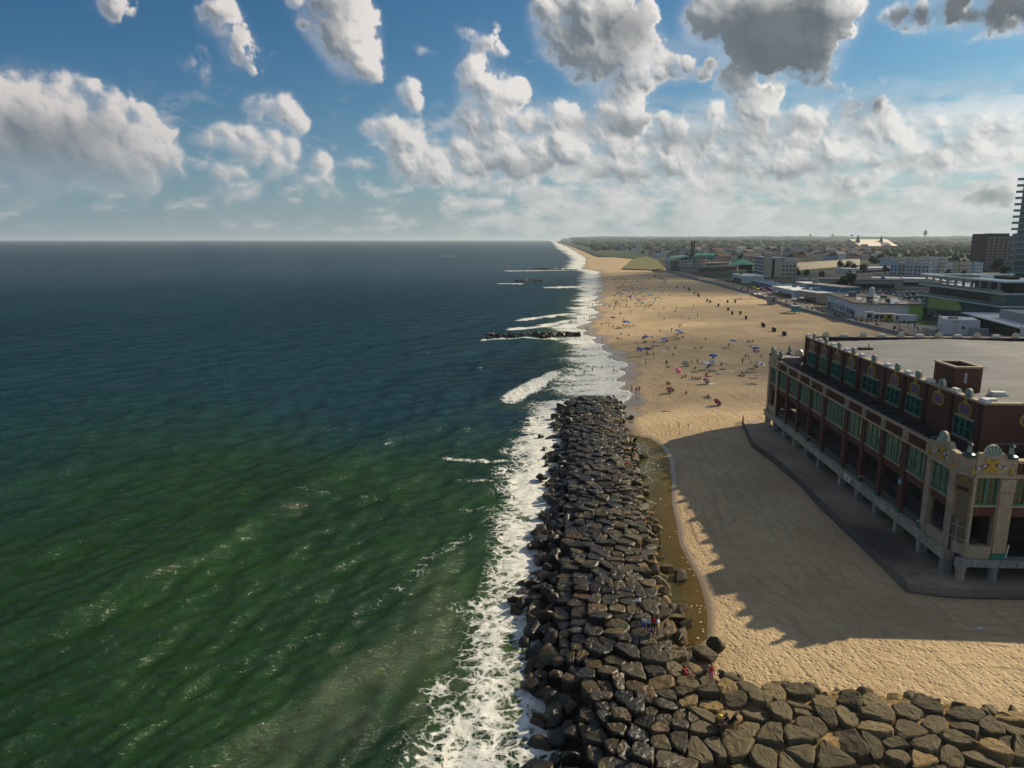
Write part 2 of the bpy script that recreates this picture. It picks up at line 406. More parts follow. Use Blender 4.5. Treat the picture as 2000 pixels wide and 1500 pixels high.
PO_Y = [20, 50, 56, 57.7, 62, 69, 78, 91, 100, 109, 118, 123, 126, 129, 140]
PO_X = [13, 13.5, 15.2, 17.2, 18.4, 19.6, 19.8, 21.5, 23.6, 25.2, 25.6, 24.8, 21.5, 19.0, 18]
def pool_x(y): return np.interp(y, PO_Y, PO_X)
BW_Y = [-50, 300, 348, 430, 543, 669, 782, 1200]; BW_X = [139, 139, 140, 148, 155, 158, 167, 200]
def walk_x(y): return np.interp(y, BW_Y, BW_X)
def swash(y):                                     # lobes of the wash running up the sand
    return 3.0 * np.sin(y * .21) * np.sin(y * .083 + 1) + 2.0 * vnoise(y / 9, y * 0, 3) + 1.2 * vnoise(y / 3.7, y * 0, 4) + 3.4
def sand_h(x, y):
    s = x - shore_x(y)
    a = np.where(s < 0, s * .07, np.where(s < 14, s * .085, 1.19 + (s - 14) * .028)); a = np.minimum(a, 2.0) + np.clip((s - 45) * .004, 0, .35)
    p = x - pool_x(y)
    b = np.where(p < 0, np.maximum(.95 + p * .16, .3), .95 + .75 * (1 - np.exp(-p / 3.6)) + .35 * ss(p, 4, 14))
    k = ss(y, 128, 150)
    h = b * (1 - k) + a * k
    h = h + .05 * vnoise(x / 5, y / 7, 5) + .06 * vnoise(x / 17, y / 23, 6)
    h = np.where((y < 152), np.where(x < jr(y) - 3, np.minimum(h, -2.5), h), h)
    h = np.where((y > 1000), np.where(s < 0, s * .05, np.minimum(s * .05, 2.6)), h)
    return h

# ------------------------------------------------------------------ sea
def m_sea(t):
    pos = t.geo(); foam = t.attr('foam'); gr = t.attr('green'); shal = t.attr('shallow'); far = t.attr('far')
    big = t.noise(t.vm('MULTIPLY', pos, (.012, .004, 1)), 1.0, 4, .55)
    deep = t.mix(big.ramp(.35, .65), (.0022, .0235, .0400), (.0040, .0310, .0450))
    green = t.mix(t.noise(pos, .05, 3).ramp(.35, .65), (.0056, .0265, .0008), (.0115, .0400, .0018))
    col = t.mix(gr, deep, green)
    col = t.mix(shal, col, (.048, .080, .010))
    # lacy foam
    w = t.vm('ADD', pos, t.vm('SCALE', t.noise(pos, .55, 3, out='Color'), 2.6))
    e1 = t.voro(w, .62, 'DISTANCE_TO_EDGE'); e2 = t.voro(w, 1.7, 'DISTANCE_TO_EDGE')
    lace = (e1.ramp(.22, .0) * .75 + e2.ramp(.20, .0) * .55 + t.noise(w, .9, 6, .65) * .95) * .62
    fo = (lace * .85 + foam * 1.45 - 1.12).ramp(-.14, .36) * foam.ramp(.03, .2) * .93
    fcol = t.mix(t.noise(pos, 1.3, 5, .6).ramp(.3, .7), (.50, .52, .47), (.80, .80, .77))
    rip = t.noise(t.vm('MULTIPLY', pos, (.8, 1.5, 1)), 1.1, 8, .66)
    rip2 = t.noise(t.vm('MULTIPLY', pos, (.055, .11, 1)), 1.0, 6, .6)
    mid = t.noise(t.vm('MULTIPLY', pos, (.28, .52, 1)), 1.0, 5, .6)
    h = rip * .32 + mid * .45 + rip2 * 1.6 * far
    n = t.bump(h, 1.0, 1.0)
    df = t.node('ShaderNodeBsdfDiffuse'); t.put(col, df.inputs[0]); t.link(n, df.inputs['Normal'])
    gl = t.node('ShaderNodeBsdfGlossy'); t.put(far.ramp(0, 1, .08, .26), gl.inputs['Roughness']); t.link(n, gl.inputs['Normal']); gl.inputs[0].default_value = (.92, .96, 1, 1)
    fr = t.node('ShaderNodeFresnel'); fr.inputs[0].default_value = 1.333; t.link(n, fr.inputs['Normal'])
    wat = t.mixsh(S(t.nt, fr.outputs[0]).mn(far.ramp(0, .8, .085, .18)), S(t.nt, df.outputs[0]), S(t.nt, gl.outputs[0]))
    fb = t.bsdf(fcol, .9, .1, t.bump(t.noise(pos, 2.5, 5, .7), .6, .15))
    t.out(t.mixsh(fo, wat, fb))
sea_mat = mat('sea_water', m_sea)
def crest(p): return 1.0 - 2.0 * np.abs(np.sin(p * .5)) ** 1.35
def build_sea():
    X, Y, F, cell = polar_grid(-60, 20, 460, 22, 31000, 100, 1600, 740)
    P = X * .90 - Y * .43                          # phase along the swell's travel
    z = np.zeros_like(X); r = np.hypot(X, Y)
    near_sh = np.minimum(np.where(Y > 152, shore_x(Y) - X, 999), np.where(Y <= 157, np.maximum(jl(Y) - X, 0), 999))
    calm = ss(near_sh, 0, 9)
    bend = 5 * vnoise(X / 60, Y / 60, 11) + 1.2 * vnoise(X / 9, Y / 9, 12)
    far = ss(r, 150, 1300)
    for p0, A, wd in ((-14, .35, 5), (-41, .75, 4.6), (-69, 1.25, 4.4), (-113, .7, 7), (-155, .6, 8), (-200, .6, 9), (-250, .6, 10), (-310, .6, 12), (-380, .6, 13), (-470, .6, 14)):
        d = P - p0 + bend; A = A * (.75 + .5 * vnoise(X / 45, Y / 45, 20 + int(-p0)))
        z += A * np.where(d > 0, np.exp(-(d / (wd * .62)) ** 2), np.exp(-(d / (wd * 1.25)) ** 2))
    rng = np.random.default_rng(2)
    for i in range(46):
        L = 1.3 * (14 / 1.3) ** (i / 45.); th = math.radians(-38 + rng.normal() * 34); kx, ky = math.cos(th) * 6.283 / L, math.sin(th) * 6.283 / L
        amp = .027 * L ** .40 * (.7 + .6 * rng.random())
        ok = ss(L / cell, 2.0, 6)
        z += amp * ok * crest(kx * X + ky * Y + rng.random() * 6.28 + 1.5 * vnoise(X / (3 * L), Y / (3 * L), 40 + i)) * (.35 + .65 * calm) * (.70 + .30 * ss(r, 70, 160))
    # foam
    foam = np.zeros_like(X)
    dj = jl(Y) - X; fl = np.interp(Y, [24, 43.6, 48.5, 55, 62, 69, 78, 90, 100, 113, 129, 145, 157], [14, 13.5, 12.0, 10, 9, 8.5, 9, 9.5, 10, 11, 10, 11, 12])
    fl = fl + 1.6 * vnoise(Y / 3.1, X / 8, 50) + 1.6 * vnoise(Y / 7, X / 10, 51)
    inj = (Y < 160) & (dj > -6)
    core = ss(dj / fl, 1.08, .25) * np.interp(Y, [24, 45, 60, 75, 90, 160], [.74, .74, .74, .80, .98, 1.0])
    foam = np.maximum(foam, np.where(inj, core * ss(Y, 166, 156), 0))
    foam = foam * (.82 + .55 * vfbm(X / 2.2, Y / 3.4, 3, 56))
    # breaking shoulder of the second swell
    d, par = polydist(X, Y, [(-.5, 157), (.5, 161), (3.0, 168), (6.5, 176), (10.5, 187), (12, 192)])
    brk = ss(d, 3.4, .7) * np.interp(par, [0, .4, 1, 3, 4.4, 5], [.5, .85, 1.1, 1.15, 1.0, .4]); foam = np.maximum(foam, brk); z += brk * (.35 + .3 * vnoise(X * 1.1, Y * 1.1, 60))
    for pts, wd, st in ((((-10, 76), (-13.4, 65.8), (-18, 60), (-23, 54.5)), .7, .16), (((-5.5, 82), (-9, 77), (-12, 69)), 1.3, .26), (((-8.5, 62), (-11, 55), (-10, 48), (-12, 44)), 1.0, .12),
                        (((-11.5, 115), (-7, 114), (-1, 113)), 1.1, .62), (((-8, 104), (-3, 103)), .9, .42), (((1, 290), (14, 300), (24, 318)), 4, 1.0), (((5, 325), (22, 345), (30, 350)), 4, .95),
                        (((-10, 258), (-2, 259), (22, 262)), 2.6, .62), (((-2, 835), (20, 842), (60, 850)), 9, .95), (((55, 900), (80, 905)), 16, 1.0), (((-8, 590), (4, 588)), 6, .9), (((60, 560), (30, 540)), 9, .8)):
        d, par = polydist(X, Y, pts); foam = np.maximum(foam, st * ss(d + wd * .5 * vnoise(X / 1.7, Y / 1.7, 70), wd * 1.3, 0))
    # wash along the open beach
    sx = shore_x(Y); sw = sx + swash(Y); dd = sw - X; wid = np.interp(Y, [150, 170, 190, 240, 300, 500, 900, 3000], [14, 20, 20, 13, 13, 14, 24, 60])
    wash = ss(dd / wid, 1.3, .2) * (.55 + .55 * ss(vfbm(X / 9, Y / 3.2, 3, 80), -.35, .25)) ; foam = np.maximum(foam, np.where(Y > 150, wash * 1.02, 0))
    # whitecaps and old streaks
    st = ss(vfbm(X / 26 + Y / 60, Y / 7, 4, 90), .45, .75) * .22 * ss(near_sh, 120, 10) * ss(r, 40, 90); foam = np.maximum(foam, st)
    # thin sheet that follows the sand
    gh = sand_h(X, Y); on = (Y > 150) & (X > sx - 14) & (X < sx + 40)
    sheet = np.where(X < sw, np.maximum(z * .25, gh + .05), gh - .6); k = ss(X, sx - 14, sx - 1)
    z = np.where(on, z * (1 - k) + sheet * k, z); z = np.where((Y > 150) & (X >= sx + 40), -2, z)
    z = np.where(Y <= 150, np.where(X > jl(Y) + 5, np.minimum(z, .1), z), z)
    green = ss(Y + .35 * X + 14 * vfbm(X / 40, Y / 25, 3, 95), 150, 88) * ss(X, -130, -30) * .9 + .12 * ss(r, 400, 150)
    green = np.clip(green + .35 * ss(Y - 40, 60, 0), 0, 1)
    shal = ss(near_sh, 7, 0) * .7 * ss(Y, 45, 50) + .22 * ss(np.hypot(X + 5, (Y - 60) * .5), 9, 2) ; shal = np.clip(shal, 0, .85)
    shal = np.where(Y > 150, ss(near_sh, 26, 2) * .5, shal)
    me = np_mesh('sea', np.stack([X, Y, z], 1), F, sea_mat, True)
    fattr(me, 'foam', foam); fattr(me, 'green', green); fattr(me, 'shallow', shal); fattr(me, 'far', far)
    return tag(link('sea', me), kind='structure')
build_sea()

# ------------------------------------------------------------------ sand
def m_sand(t):
    pos = t.geo(); x, y, z = t.sep(pos); wet = t.attr('wet'); fd = t.attr('fdist')
    col = t.mix(t.noise(pos, .09, 4, .6).ramp(.35, .65), (.385, .278, .152), (.485, .362, .208))
    col = t.mix(t.noise(pos, 1.4, 5, .6).ramp(.30, .75) * .45, col, (.250, .180, .108))
    trk = t.noise(t.comb((x * .10) + (y * .012), y * .012 + x * -.004, 0.0), 9.0, 3, .5, 1.2)      # tyre and rake lines along the beach
    col = t.mix(trk.ramp(.55, .68) * .28, col, (.185, .125, .070))
    wob = t.noise(t.vm('SCALE', pos, .12), 1.0, 3)
    rut = ((fd + wob * 2.2) * 3.6)._m('SINE').ramp(.45, 1.0) * fd.ramp(.5, 2.0) * fd.ramp(17, 9) * t.noise(t.vm('SCALE', pos, .16), 1.0, 3).ramp(.40, .60)
    col = t.mix(rut * .24, col, (.200, .145, .086))
    wr = wet.ramp(.18, .34) * wet.ramp(.62, .40) * t.noise(pos, .8, 5, .7).ramp(.50, .62)
    col = t.mix(wr * .75, col, (.080, .058, .034))
    col = t.mix(wet, col, t.mix(t.noise(pos, .2, 3), (.150, .108, .062), (.200, .145, .085)))
    foot = t.voro(t.vm('MULTIPLY', pos, (1.0, 1.0, .3)), 1.9); foot2 = t.voro(pos, 3.4)
    dry = 1.0 - wet
    h = (foot.ramp(.0, .5) * .055 + foot2.ramp(0, .45) * .04 + t.noise(pos, 6, 4, .6) * .03 + trk * .10 - rut * .05) * dry + t.noise(pos, .5, 3) * .06
    t.out(t.bsdf(col, wet.ramp(0, 1, .92, .22), .35, t.bump(h, 1.0, 1.6)))
sand_mat = mat('beach_sand', m_sand)
def build_beach():
    X, Y, F, cell = polar_grid(-8, 86, 440, 20, 16000, 430)
    h = sand_h(X, Y)
    # drifted bank the slatted fence stands on, tracks of the beach tractor
    town = X > walk_x(Y) + 1; h = np.where(town, np.minimum(h, 2.2), h)
    h = np.where((Y < 50) & (X > 14), np.minimum(h, 2.1 + ss(Y, 40, 48) * .6), h)
    sx = shore_x(Y); wet = np.where(Y > 140, ss(X - sx - swash(Y) - 2.5 * vnoise(Y / 13, X / 9, 7), 6.0, 1.0), ss(h, 1.22, 1.0))
    wet = np.maximum(wet, ss(np.hypot((X - 25) / 5.5, (Y - 157) / 9), 1.15, .7))
    wet = np.maximum(wet, ss(X - jr(Y), 4.2, 1.2) * ss(Y, 118, 128) * ss(Y, 165, 150) * .9)
    Z = np.where(Y > 900, h - .3, h)
    me = np_mesh('beach', np.stack([X, Y, Z], 1), F, sand_mat, True); fattr(me, 'wet', wet); fattr(me, 'fdist', polydist(X, Y, [(46, 135), (41.7, 131.3), (39.8, 116), (38.0, 96), (36.0, 84), (35.0, 76), (35.2, 68), (37.5, 62.5), (46, 60.5), (75, 59)])[0])
    return tag(link('beach', me), kind='structure')
build_beach()
# brackish pool trapped behind the jetty
def m_pool(t):
    pos = t.geo(); d = t.attr('depth')
    n = t.bump(t.noise(pos, 2.2, 4, .6), .35, .12)
    deep = t.mix(t.noise(pos, .35, 3).ramp(.3, .7), (.046, .050, .008), (.095, .085, .024))
    bub = t.voro(pos, 2.1); spk = bub.ramp(.24, .12) * t.noise(pos, .22, 3).ramp(.44, .58)
    body = t.bsdf(t.mix(spk, deep, (.75, .68, .45)), .08, .4, n, IOR=1.333)
    tr = t.node('ShaderNodeBsdfTransparent'); tr.inputs[0].default_value = (.78, .72, .50, 1)
    t.out(t.mixsh((d * .95 + spk).clamp(), S(t.nt, tr.outputs[0]), body))
def build_pool():
    ys = np.linspace(54, 130, 150); k = np.linspace(0, 1, 40); X = np.zeros((150, 40)); Yy = np.repeat(ys[:, None], 40, 1)
    x0 = jr(ys) - 2; x1 = pool_x(ys) + .35; x1 = np.maximum(x1, x0 + .05); X = x0[:, None] + (x1 - x0)[:, None] * k[None]
    i = np.arange(149)[:, None] * 40 + np.arange(39)[None]; F = np.stack([i, i + 1, i + 41, i + 40], -1).reshape(-1, 4)
    dep = ss(.97 - sand_h(X, Yy), .04, .80)
    me = np_mesh('tide_pool', np.stack([X, Yy, X * 0 + .97], -1).reshape(-1, 3), F, mat('pool_water', m_pool), True); fattr(me, 'depth', dep)
    tag(link('tide_pool', me), kind='structure')
build_pool()
# ------------------------------------------------------------------ armour stone: the jetty and the sea wall that meets it
def m_rock(t):
    tone = t.attr('tone'); wet = t.attr('wet'); pos = t.geo()
    x, y, z = t.sep(pos)
    n1 = t.noise(pos, .9, 6, .62); n2 = t.noise(pos, 4.5, 5, .6)
    dry = t.mix(tone, (.060, .050, .031), (.175, .140, .080)); dry = t.mix(tone.ramp(.78, .84), dry, (.265, .185, .085))
    dry = t.mix(n1.ramp(.45, .72) * .55, dry, (.165, .140, .095))
    wc = t.mix(tone, (.0050, .0042, .0030), (.024, .016, .0075))
    alg = t.mix(t.noise(pos, .5, 3).ramp(.4, .65), (.075, .042, .008), (.022, .034, .006))
    up = t.sep(t.geo('True Normal'))[2]
    wc = t.mix(up.ramp(.55, .95) * t.noise(pos, .28, 3).ramp(.42, .56) * tone.ramp(.2, .5), wc, alg)
    col = t.mix(wet, dry, wc)
    col = t.mul(col, t.mix(n2, (.72, .72, .72), (1.22, 1.2, 1.15)))
    n = t.bump(n1 * .35 + n2 * .10 + t.noise(t.vm('MULTIPLY', pos, (1, 1, 5)), 2.2, 4) * .12, .85, .45)
    t.out(t.bsdf(col, wet.ramp(0, 1, .88, .40), wet.ramp(0, 1, .2, .42), n))
rock_mat = mat('armour_stone', m_rock)
def m_fill(t):
    pos = t.geo(); k = t.attr('wet')
    c = t.mix(t.noise(pos, 1.1, 5, .6).ramp(.35, .65), (.170, .105, .040), (.330, .225, .105))
    c = t.mix(k, c, (.012, .011, .009))
    t.out(t.bsdf(c, .9, .2, t.bump(t.noise(pos, 3, 5, .65), .8, .25)))
fill_mat = mat('joint_fill', m_fill)

def rock_top(x, y):
    """height of the stone surface"""
    u = (x - jl(y)) / (jr(y) - jl(y))
    zj = np.interp(u, [-.15, 0, .12, .3, .5, .8, 1.0, 1.12], [-.6, .15, 1.3, 2.5, 2.9, 2.8, 1.9, 1.3])
    zw = np.interp(y, [24, 34, 42, 46, 51], [-.8, 1.4, 3.0, 3.3, 3.0])
    k = float(ss(x, 9, 16)) * float(ss(y, 54, 47))
    e = float(ss(y, 157, 149))
    return (zj * (1 - k) + zw * k) * (.35 + .65 * e) - (1 - e) * .3
def wet_at(x, y):
    u = (x - jl(y)) / (jr(y) - jl(y))
    w = np.interp(u, [0, .35, .65, 1.0], [1, 1, .88, .50]) if y > 52 else np.interp(x, [3, 9, 14, 18], [1, .95, .35, .0])
    if y > 85: w = max(w, np.interp(u, [.5, 1.0], [1, .62]))
    return float(np.clip(w, 0, 1))
def in_stone(x, y):
    if y < 24 or y > 157: return False
    if y > 51: return jl(y) - .2 < x < jr(y) + .2
    back = np.interp(x, [13, 15.3, 17.5, 22.8, 28.4, 33.1, 36.1, 60], [51.5, 50.5, 48.8, 47.4, 46.5, 45.6, 44.7, 40])
    return x > jl(y) - .2 and x < 58 and y < back
rr = random.Random(21)
seeds = []
row = 0; y = 24.0
while y < 158:
    dy = 1.32 if y > 52 else 1.4
    x = -2.0 + (row % 2) * .9 + rr.random() * .6
    while x < 60:
        big = x > 13 and y < 50
        dx = rr.uniform(1.1, 2.5) if big else rr.choice([rr.uniform(.7, 1.0), rr.uniform(1.1, 1.8), rr.uniform(1.5, 2.5)]) if x > 4 else rr.uniform(.9, 1.6)
        px, py = x + rr.uniform(-.25, .25), y + rr.uniform(-.42, .42)
        if rr.random() < .12: py += .7
        seeds.append((px, py)); x += dx
    y += dy * rr.uniform(.85, 1.15); row += 1
seeds = [s for s in seeds if rr.random() > .10]
SA = np.array(seeds)
# a few small chinking stones between the big ones
SX = SA[:, 0]; SY = SA[:, 1]
def clip_half(poly, mx, my, nx, ny):
    out = []
    for i in range(len(poly)):
        a, b = poly[i], poly[(i + 1) % len(poly)]
        da = (a[0] - mx) * nx + (a[1] - my) * ny; db = (b[0] - mx) * nx + (b[1] - my) * ny
        if da <= 0: out.append(a)
        if (da < 0) != (db < 0):
            t = da / (da - db); out.append((a[0] + (b[0] - a[0]) * t, a[1] + (b[1] - a[1]) * t))
    return out
def cell_of(i):
    x, y = SA[i]; d = (SX - x) ** 2 + (SY - y) ** 2; idx = np.argsort(d)[1:19]
    poly = [(x - 2.2, y - 2.2), (x + 2.2, y - 2.2), (x + 2.2, y + 2.2), (x - 2.2, y + 2.2)]
    for j in idx:
        bx, by = SA[j]; nx, ny = bx - x, by - y
        poly = clip_half(poly, (x + bx) / 2, (y + by) / 2, nx, ny)
        if len(poly) < 3: return None
    return poly
def rock_from_poly(poly, zt, r, depth=1.5, gap=.07, rough=1.0, tilt=.10):
    cx = sum(p[0] for p in poly) / len(poly); cy = sum(p[1] for p in poly) / len(poly)
    pts = []
    for i in range(len(poly)):                    # blunt the corners
        a, b = poly[i], poly[(i + 1) % len(poly)]; L = math.hypot(b[0] - a[0], b[1] - a[1])
        if L < .12: pts.append(a); continue
        k = r.uniform(.14, .26); pts.append((a[0] + (b[0] - a[0]) * k, a[1] + (b[1] - a[1]) * k))
        if L > 1.3: m = r.uniform(.42, .58); q = r.uniform(-.09, .05); pts.append((a[0] + (b[0] - a[0]) * m - (b[1] - a[1]) / L * q, a[1] + (b[1] - a[1]) * m + (b[0] - a[0]) / L * q))
        k = r.uniform(.74, .86); pts.append((a[0] + (b[0] - a[0]) * k, a[1] + (b[1] - a[1]) * k))
    R0 = max(.2, math.sqrt(sum((p[0] - cx) ** 2 + (p[1] - cy) ** 2 for p in pts) / len(pts)))
    sg = 1 - gap / R0 - r.uniform(0, .05); tx, ty = r.gauss(0, tilt), r.gauss(0, tilt)
    V = []; F = []; n = len(pts)
    rings = ((.93, -depth), (1.0, -.55), (1.0, -.16), (.955, -.03), (.84, .025), (.45, .03))
    jit = [[(r.uniform(-1, 1) * .05 * rough, r.uniform(-1, 1) * .05 * rough, r.uniform(-1, 1) * .035 * rough) for _ in pts] for _ in rings]
    for k, (s_, dz) in enumerate(rings):
        for i, (px, py) in enumerate(pts):
            ox, oy = (px - cx) * sg * s_, (py - cy) * sg * s_; j = jit[k][i]
            V.append((ox + j[0], oy + j[1], dz * (.85 + .3 * r.random()) + (tx * ox + ty * oy if k else 0) + (j[2] if k > 2 else 0)))
    for k in range(len(rings) - 1):
        for i in range(n): j = (i + 1) % n; F.append((k * n + i, k * n + j, (k + 1) * n + j, (k + 1) * n + i))
    c = len(V); V.append((0, 0, .03 + r.uniform(-.03, .03)))
    for i in range(n): F.append(((len(rings) - 1) * n + i, (len(rings) - 1) * n + (i + 1) % n, c))
    return V, F, (cx, cy, zt)
def boulder(r, sx, sy, sz):
    """a tumbled angular block"""
    bm = bmesh.new(); pts = []
    for k in range(13):
        d = Vector((r.gauss(0, 1), r.gauss(0, 1), r.gauss(0, 1))).normalized(); m = max(abs(d.x), abs(d.y), abs(d.z))
        d = d / (m ** .55) * r.uniform(.82, 1.05); bm.verts.new((d.x * sx, d.y * sy, d.z * sz))
    bmesh.ops.convex_hull(bm, input=bm.verts)
    for v in [v for v in bm.verts if not v.link_faces]: bm.verts.remove(v)
    bmesh.ops.bevel(bm, geom=list(bm.edges), offset=min(sx, sy, sz) * .13, segments=1, affect='EDGES', profile=.6)
    bmesh.ops.triangulate(bm, faces=bm.faces)
    bm.verts.index_update(); V = [tuple(v.co) for v in bm.verts]; F = [[v.index for v in f.verts] for f in bm.faces]; bm.free()
    V = [(max(-sx, min(sx, x)) * 1.0, max(-sy, min(sy, y)), max(-sz, min(sz, z))) for x, y, z in V]
    a = r.uniform(0, 6.28); M = Matrix.Rotation(a, 3, 'Z') @ Matrix.Rotation(r.gauss(0, .35), 3, 'X') @ Matrix.Rotation(r.gauss(0, .35), 3, 'Y')
    return [tuple(M @ Vector(v)) for v in V], F
stones = {'jetty': [], 'wall': []}                # (V, F, location, tone, wet)
for i in range(len(SA)):
    x, y = SA[i]
    if not in_stone(x, y): continue
    u = (x - jl(y)) / (jr(y) - jl(y)); wall = x > 13.2 and y < 52
    edge = (not wall and y > 24 and u < .20) or (not wall and u > .93 and y > 52) or y > 153
    zt = float(rock_top(x, y)) + rr.gauss(0, .13)
    w = min(1, max(0, wet_at(x, y) + rr.uniform(-.14, .14)))
    if edge:
        s_ = rr.uniform(.6, 1.15); V, F = boulder(rr, s_ * rr.uniform(.9, 1.35), s_, s_ * rr.uniform(.6, .9))
        stones['jetty'].append((V, F, (x, y, zt - s_ * .35), rr.random(), w))
        continue
    poly = cell_of(i)
    if not poly or len(poly) < 3: continue
    V, F, loc = rock_from_poly(poly, zt, rr, gap=.045 if wall else .035, tilt=.13 if wall else .10)
    stones['wall' if wall else 'jetty'].append((V, F, loc, rr.random(), w))
for k in range(330):                              # tumbled blocks along the wet toe and among the paving
    y = rr.uniform(24, 158); left = rr.random() < .62
    if left: x = float(jl(y)) + rr.gauss(-.2 + .6 * (y < 62), .9); z = rr.uniform(-.35, .55); w = 1.0; s_ = rr.uniform(.5, 1.15)
    else:
        if y < 55: continue
        x = float(jr(y)) + rr.gauss(.3, .7); z = rr.uniform(.9, 1.5); w = .5 if y > 100 else .25; s_ = rr.uniform(.45, .95)
    V, F = boulder(rr, s_ * rr.uniform(1, 1.5), s_, s_ * rr.uniform(.55, .9)); stones['jetty'].append((V, F, (x, y, z), rr.random(), w))
for k in range(60):
    x = rr.uniform(15, 56); back = float(np.interp(x, [13, 15.3, 17.5, 22.8, 28.4, 33.1, 36.1, 60], [51.5, 50.5, 48.8, 47.4, 46.5, 45.6, 44.7, 40]))
    s_ = rr.uniform(.3, .75); V, F = boulder(rr, s_ * 1.3, s_, s_ * .6); stones['wall'].append((V, F, (x, back + rr.gauss(.1, .35), 2.75 + rr.uniform(-.1, .2)), rr.random(), .1))
for px, py, s_ in ((1380, 1272, 1.1), (1397, 1254, 1.0)):
    p = G(px, py, 2.0); V, F = boulder(rr, s_ * 1.2, s_, s_ * .8); stones['wall'].append((V, F, (p.x, p.y, 1.7), .2, .35))
def stone_mesh(lst, name):
    nv = 0; VV = []; FF = []; T = []; Wt = []; A = []
    for V, F, loc, tone, w in lst:
        for v in V: VV.append((v[0] + loc[0], v[1] + loc[1], v[2] + loc[2]))
        FF += [[i + nv for i in f] for f in F]; T += [tone] * len(V); Wt += [w] * len(V); nv += len(V)
    me = np_mesh(name, VV, FF, rock_mat); fattr(me, 'tone', T); fattr(me, 'wet', Wt); return me
def stone_thing(root, lst):
    lst = [s for s in lst]; lst.sort(key=lambda s: math.hypot(s[2][0], s[2][1]) / (max(v[0] for v in s[0]) - min(v[0] for v in s[0])))
    seen = [s for s in lst if s[2][1] > 37.5]; hid = [s for s in lst if s[2][1] <= 37.5]
    for V, F, loc, tone, w in seen[:300]:
        me = np_mesh('stone', V, F, rock_mat); fattr(me, 'tone', [tone] * len(V)); fattr(me, 'wet', [w] * len(V)); link('stone', me, root, loc)
    rest = seen[300:] + hid
    if rest: tag(link('rubble_stones', stone_mesh(rest, 'rubble_stones'), root), kind='stuff')
jetty = empty('rock_jetty'); tag(jetty, 'long broad jetty of dark wet armour stone between surf and sandy cove', 'jetty')
wall = empty('stone_sea_wall'); tag(wall, 'paved sloping sea wall of big tan-grey stones below the sand', 'sea wall', kind='thing')
stone_thing(jetty, stones['jetty']); stone_thing(wall, stones['wall'])
# fill under and between the stones
def build_fill():
    xs = np.arange(-1, 60.5, .5); ys = np.arange(23, 157.5, .5); Xg, Yg = np.meshgrid(xs, ys)
    back = np.interp(Xg, [13, 15.3, 17.5, 22.8, 28.4, 33.1, 36.1, 60], [51.5, 50.5, 48.8, 47.4, 46.5, 45.6, 44.7, 40])
    ok = ((Yg > 51) & (Xg > jl(Yg)) & (Xg < jr(Yg) + .4)) | ((Yg <= 51) & (Xg > jl(Yg)) & (Yg < back + .4))
    Zg = np.vectorize(lambda a, b: float(rock_top(a, b)))(Xg, Yg); wt = np.vectorize(wet_at)(Xg, Yg)
    Zg = Zg - .42 + .20 * ss(vfbm(Xg / 1.9, Yg / 1.9, 3, 5), .0, .5) * (1 - wt) - .35 * wt
    nx = len(xs); q = ok[:-1, :-1] & ok[1:, :-1] & ok[:-1, 1:] & ok[1:, 1:]
    iy, ix = np.nonzero(q); b = iy * nx + ix; F = np.stack([b, b + 1, b + nx + 1, b + nx], 1)
    P = np.stack([Xg, Yg, Zg], -1).reshape(-1, 3); inwall = (P[F[:, 0], 0] > 13.2) & (P[F[:, 0], 1] < 52)
    for par, sel in ((jetty, ~inwall), (wall, inwall)):
        me = np_mesh('joint_fill', P, F[sel], fill_mat, True); fattr(me, 'wet', wt.ravel()); link('joint_fill', me, par)
build_fill()
# far groynes
def groyne(pts, wid, zt, n, label):
    lst = []; r = random.Random(n)
    for k in range(n):
        t = k / (n - 1) * (len(pts) - 1); i = min(int(t), len(pts) - 2); f = t - i; a, b = Vector(pts[i]), Vector(pts[i + 1]); p = a.lerp(b, f); d = (b - a).normalized()
        for side in (-1, 0, 1):
            s_ = r.uniform(.75, 1.15) * wid / 3.2; V, F = boulder(r, s_ * 1.3, s_, s_ * .8)
            o = side * wid * .36 + r.gauss(0, .25); lst.append((V, F, (p.x - d.y * o, p.y + d.x * o, zt + (.35 if side == 0 else -.2) + r.gauss(0, .2)), r.random(), .95))
    tag(link('rock_groyne', stone_mesh(lst, 'rock_groyne')), label, 'groyne', kind='thing')
groyne([G(952, 656, .5).xy, G(1010, 655, .5).xy, G(1075, 654, .5).xy, G(1130, 652, .8).xy], 3.0, .55, 40, 'straight dark rock groyne nearest the jetty, running from the beach into the surf')
groyne([G(1008, 549, .3).xy, G(1058, 549, .3).xy], 4.5, .4, 18, 'short detached heap of dark rock offshore among the waves')
groyne([G(1042, 525, .3).xy, G(1128, 526, .8).xy], 3.6, .3, 30, 'thin far rock groyne with white surf at the sunlit beach')
# ------------------------------------------------------------------ the brick hall on piers
def m_brick(c1, c2, mort=.5):
    def f(t):
        p = t.obj(); x, y, z = t.sep(p); b = t.node('ShaderNodeTexBrick'); t.link(t.comb(x + y, z, 0.0), b.inputs[0])
        b.inputs['Scale'].default_value = 1.0; b.inputs['Brick Width'].default_value = .24; b.inputs['Row Height'].default_value = .08; b.inputs['Mortar Size'].default_value = .008
        for i, c in ((1, c1), (2, c2), (3, tuple(v * 1.3 for v in c2))): b.inputs[i].default_value = (*c, 1)
        n = t.noise(p, .35, 5, .6); st = t.noise(t.comb((x + y) * 1.5, z * .15, 0.0), 1.0, 4)
        col = t.mix(n.ramp(.3, .7) * .5, S(t.nt, b.outputs[0]), tuple(v * .55 for v in c1)); col = t.mix(st.ramp(.58, .75) * .35, col, (.20, .16, .13))
        t.out(t.bsdf(col, .9, .2, t.bump(S(t.nt, b.outputs[1]), .3, -.01)))
    return f
brick_red = mat('brick_red', m_brick((.130, .058, .041), (.095, .042, .031)))
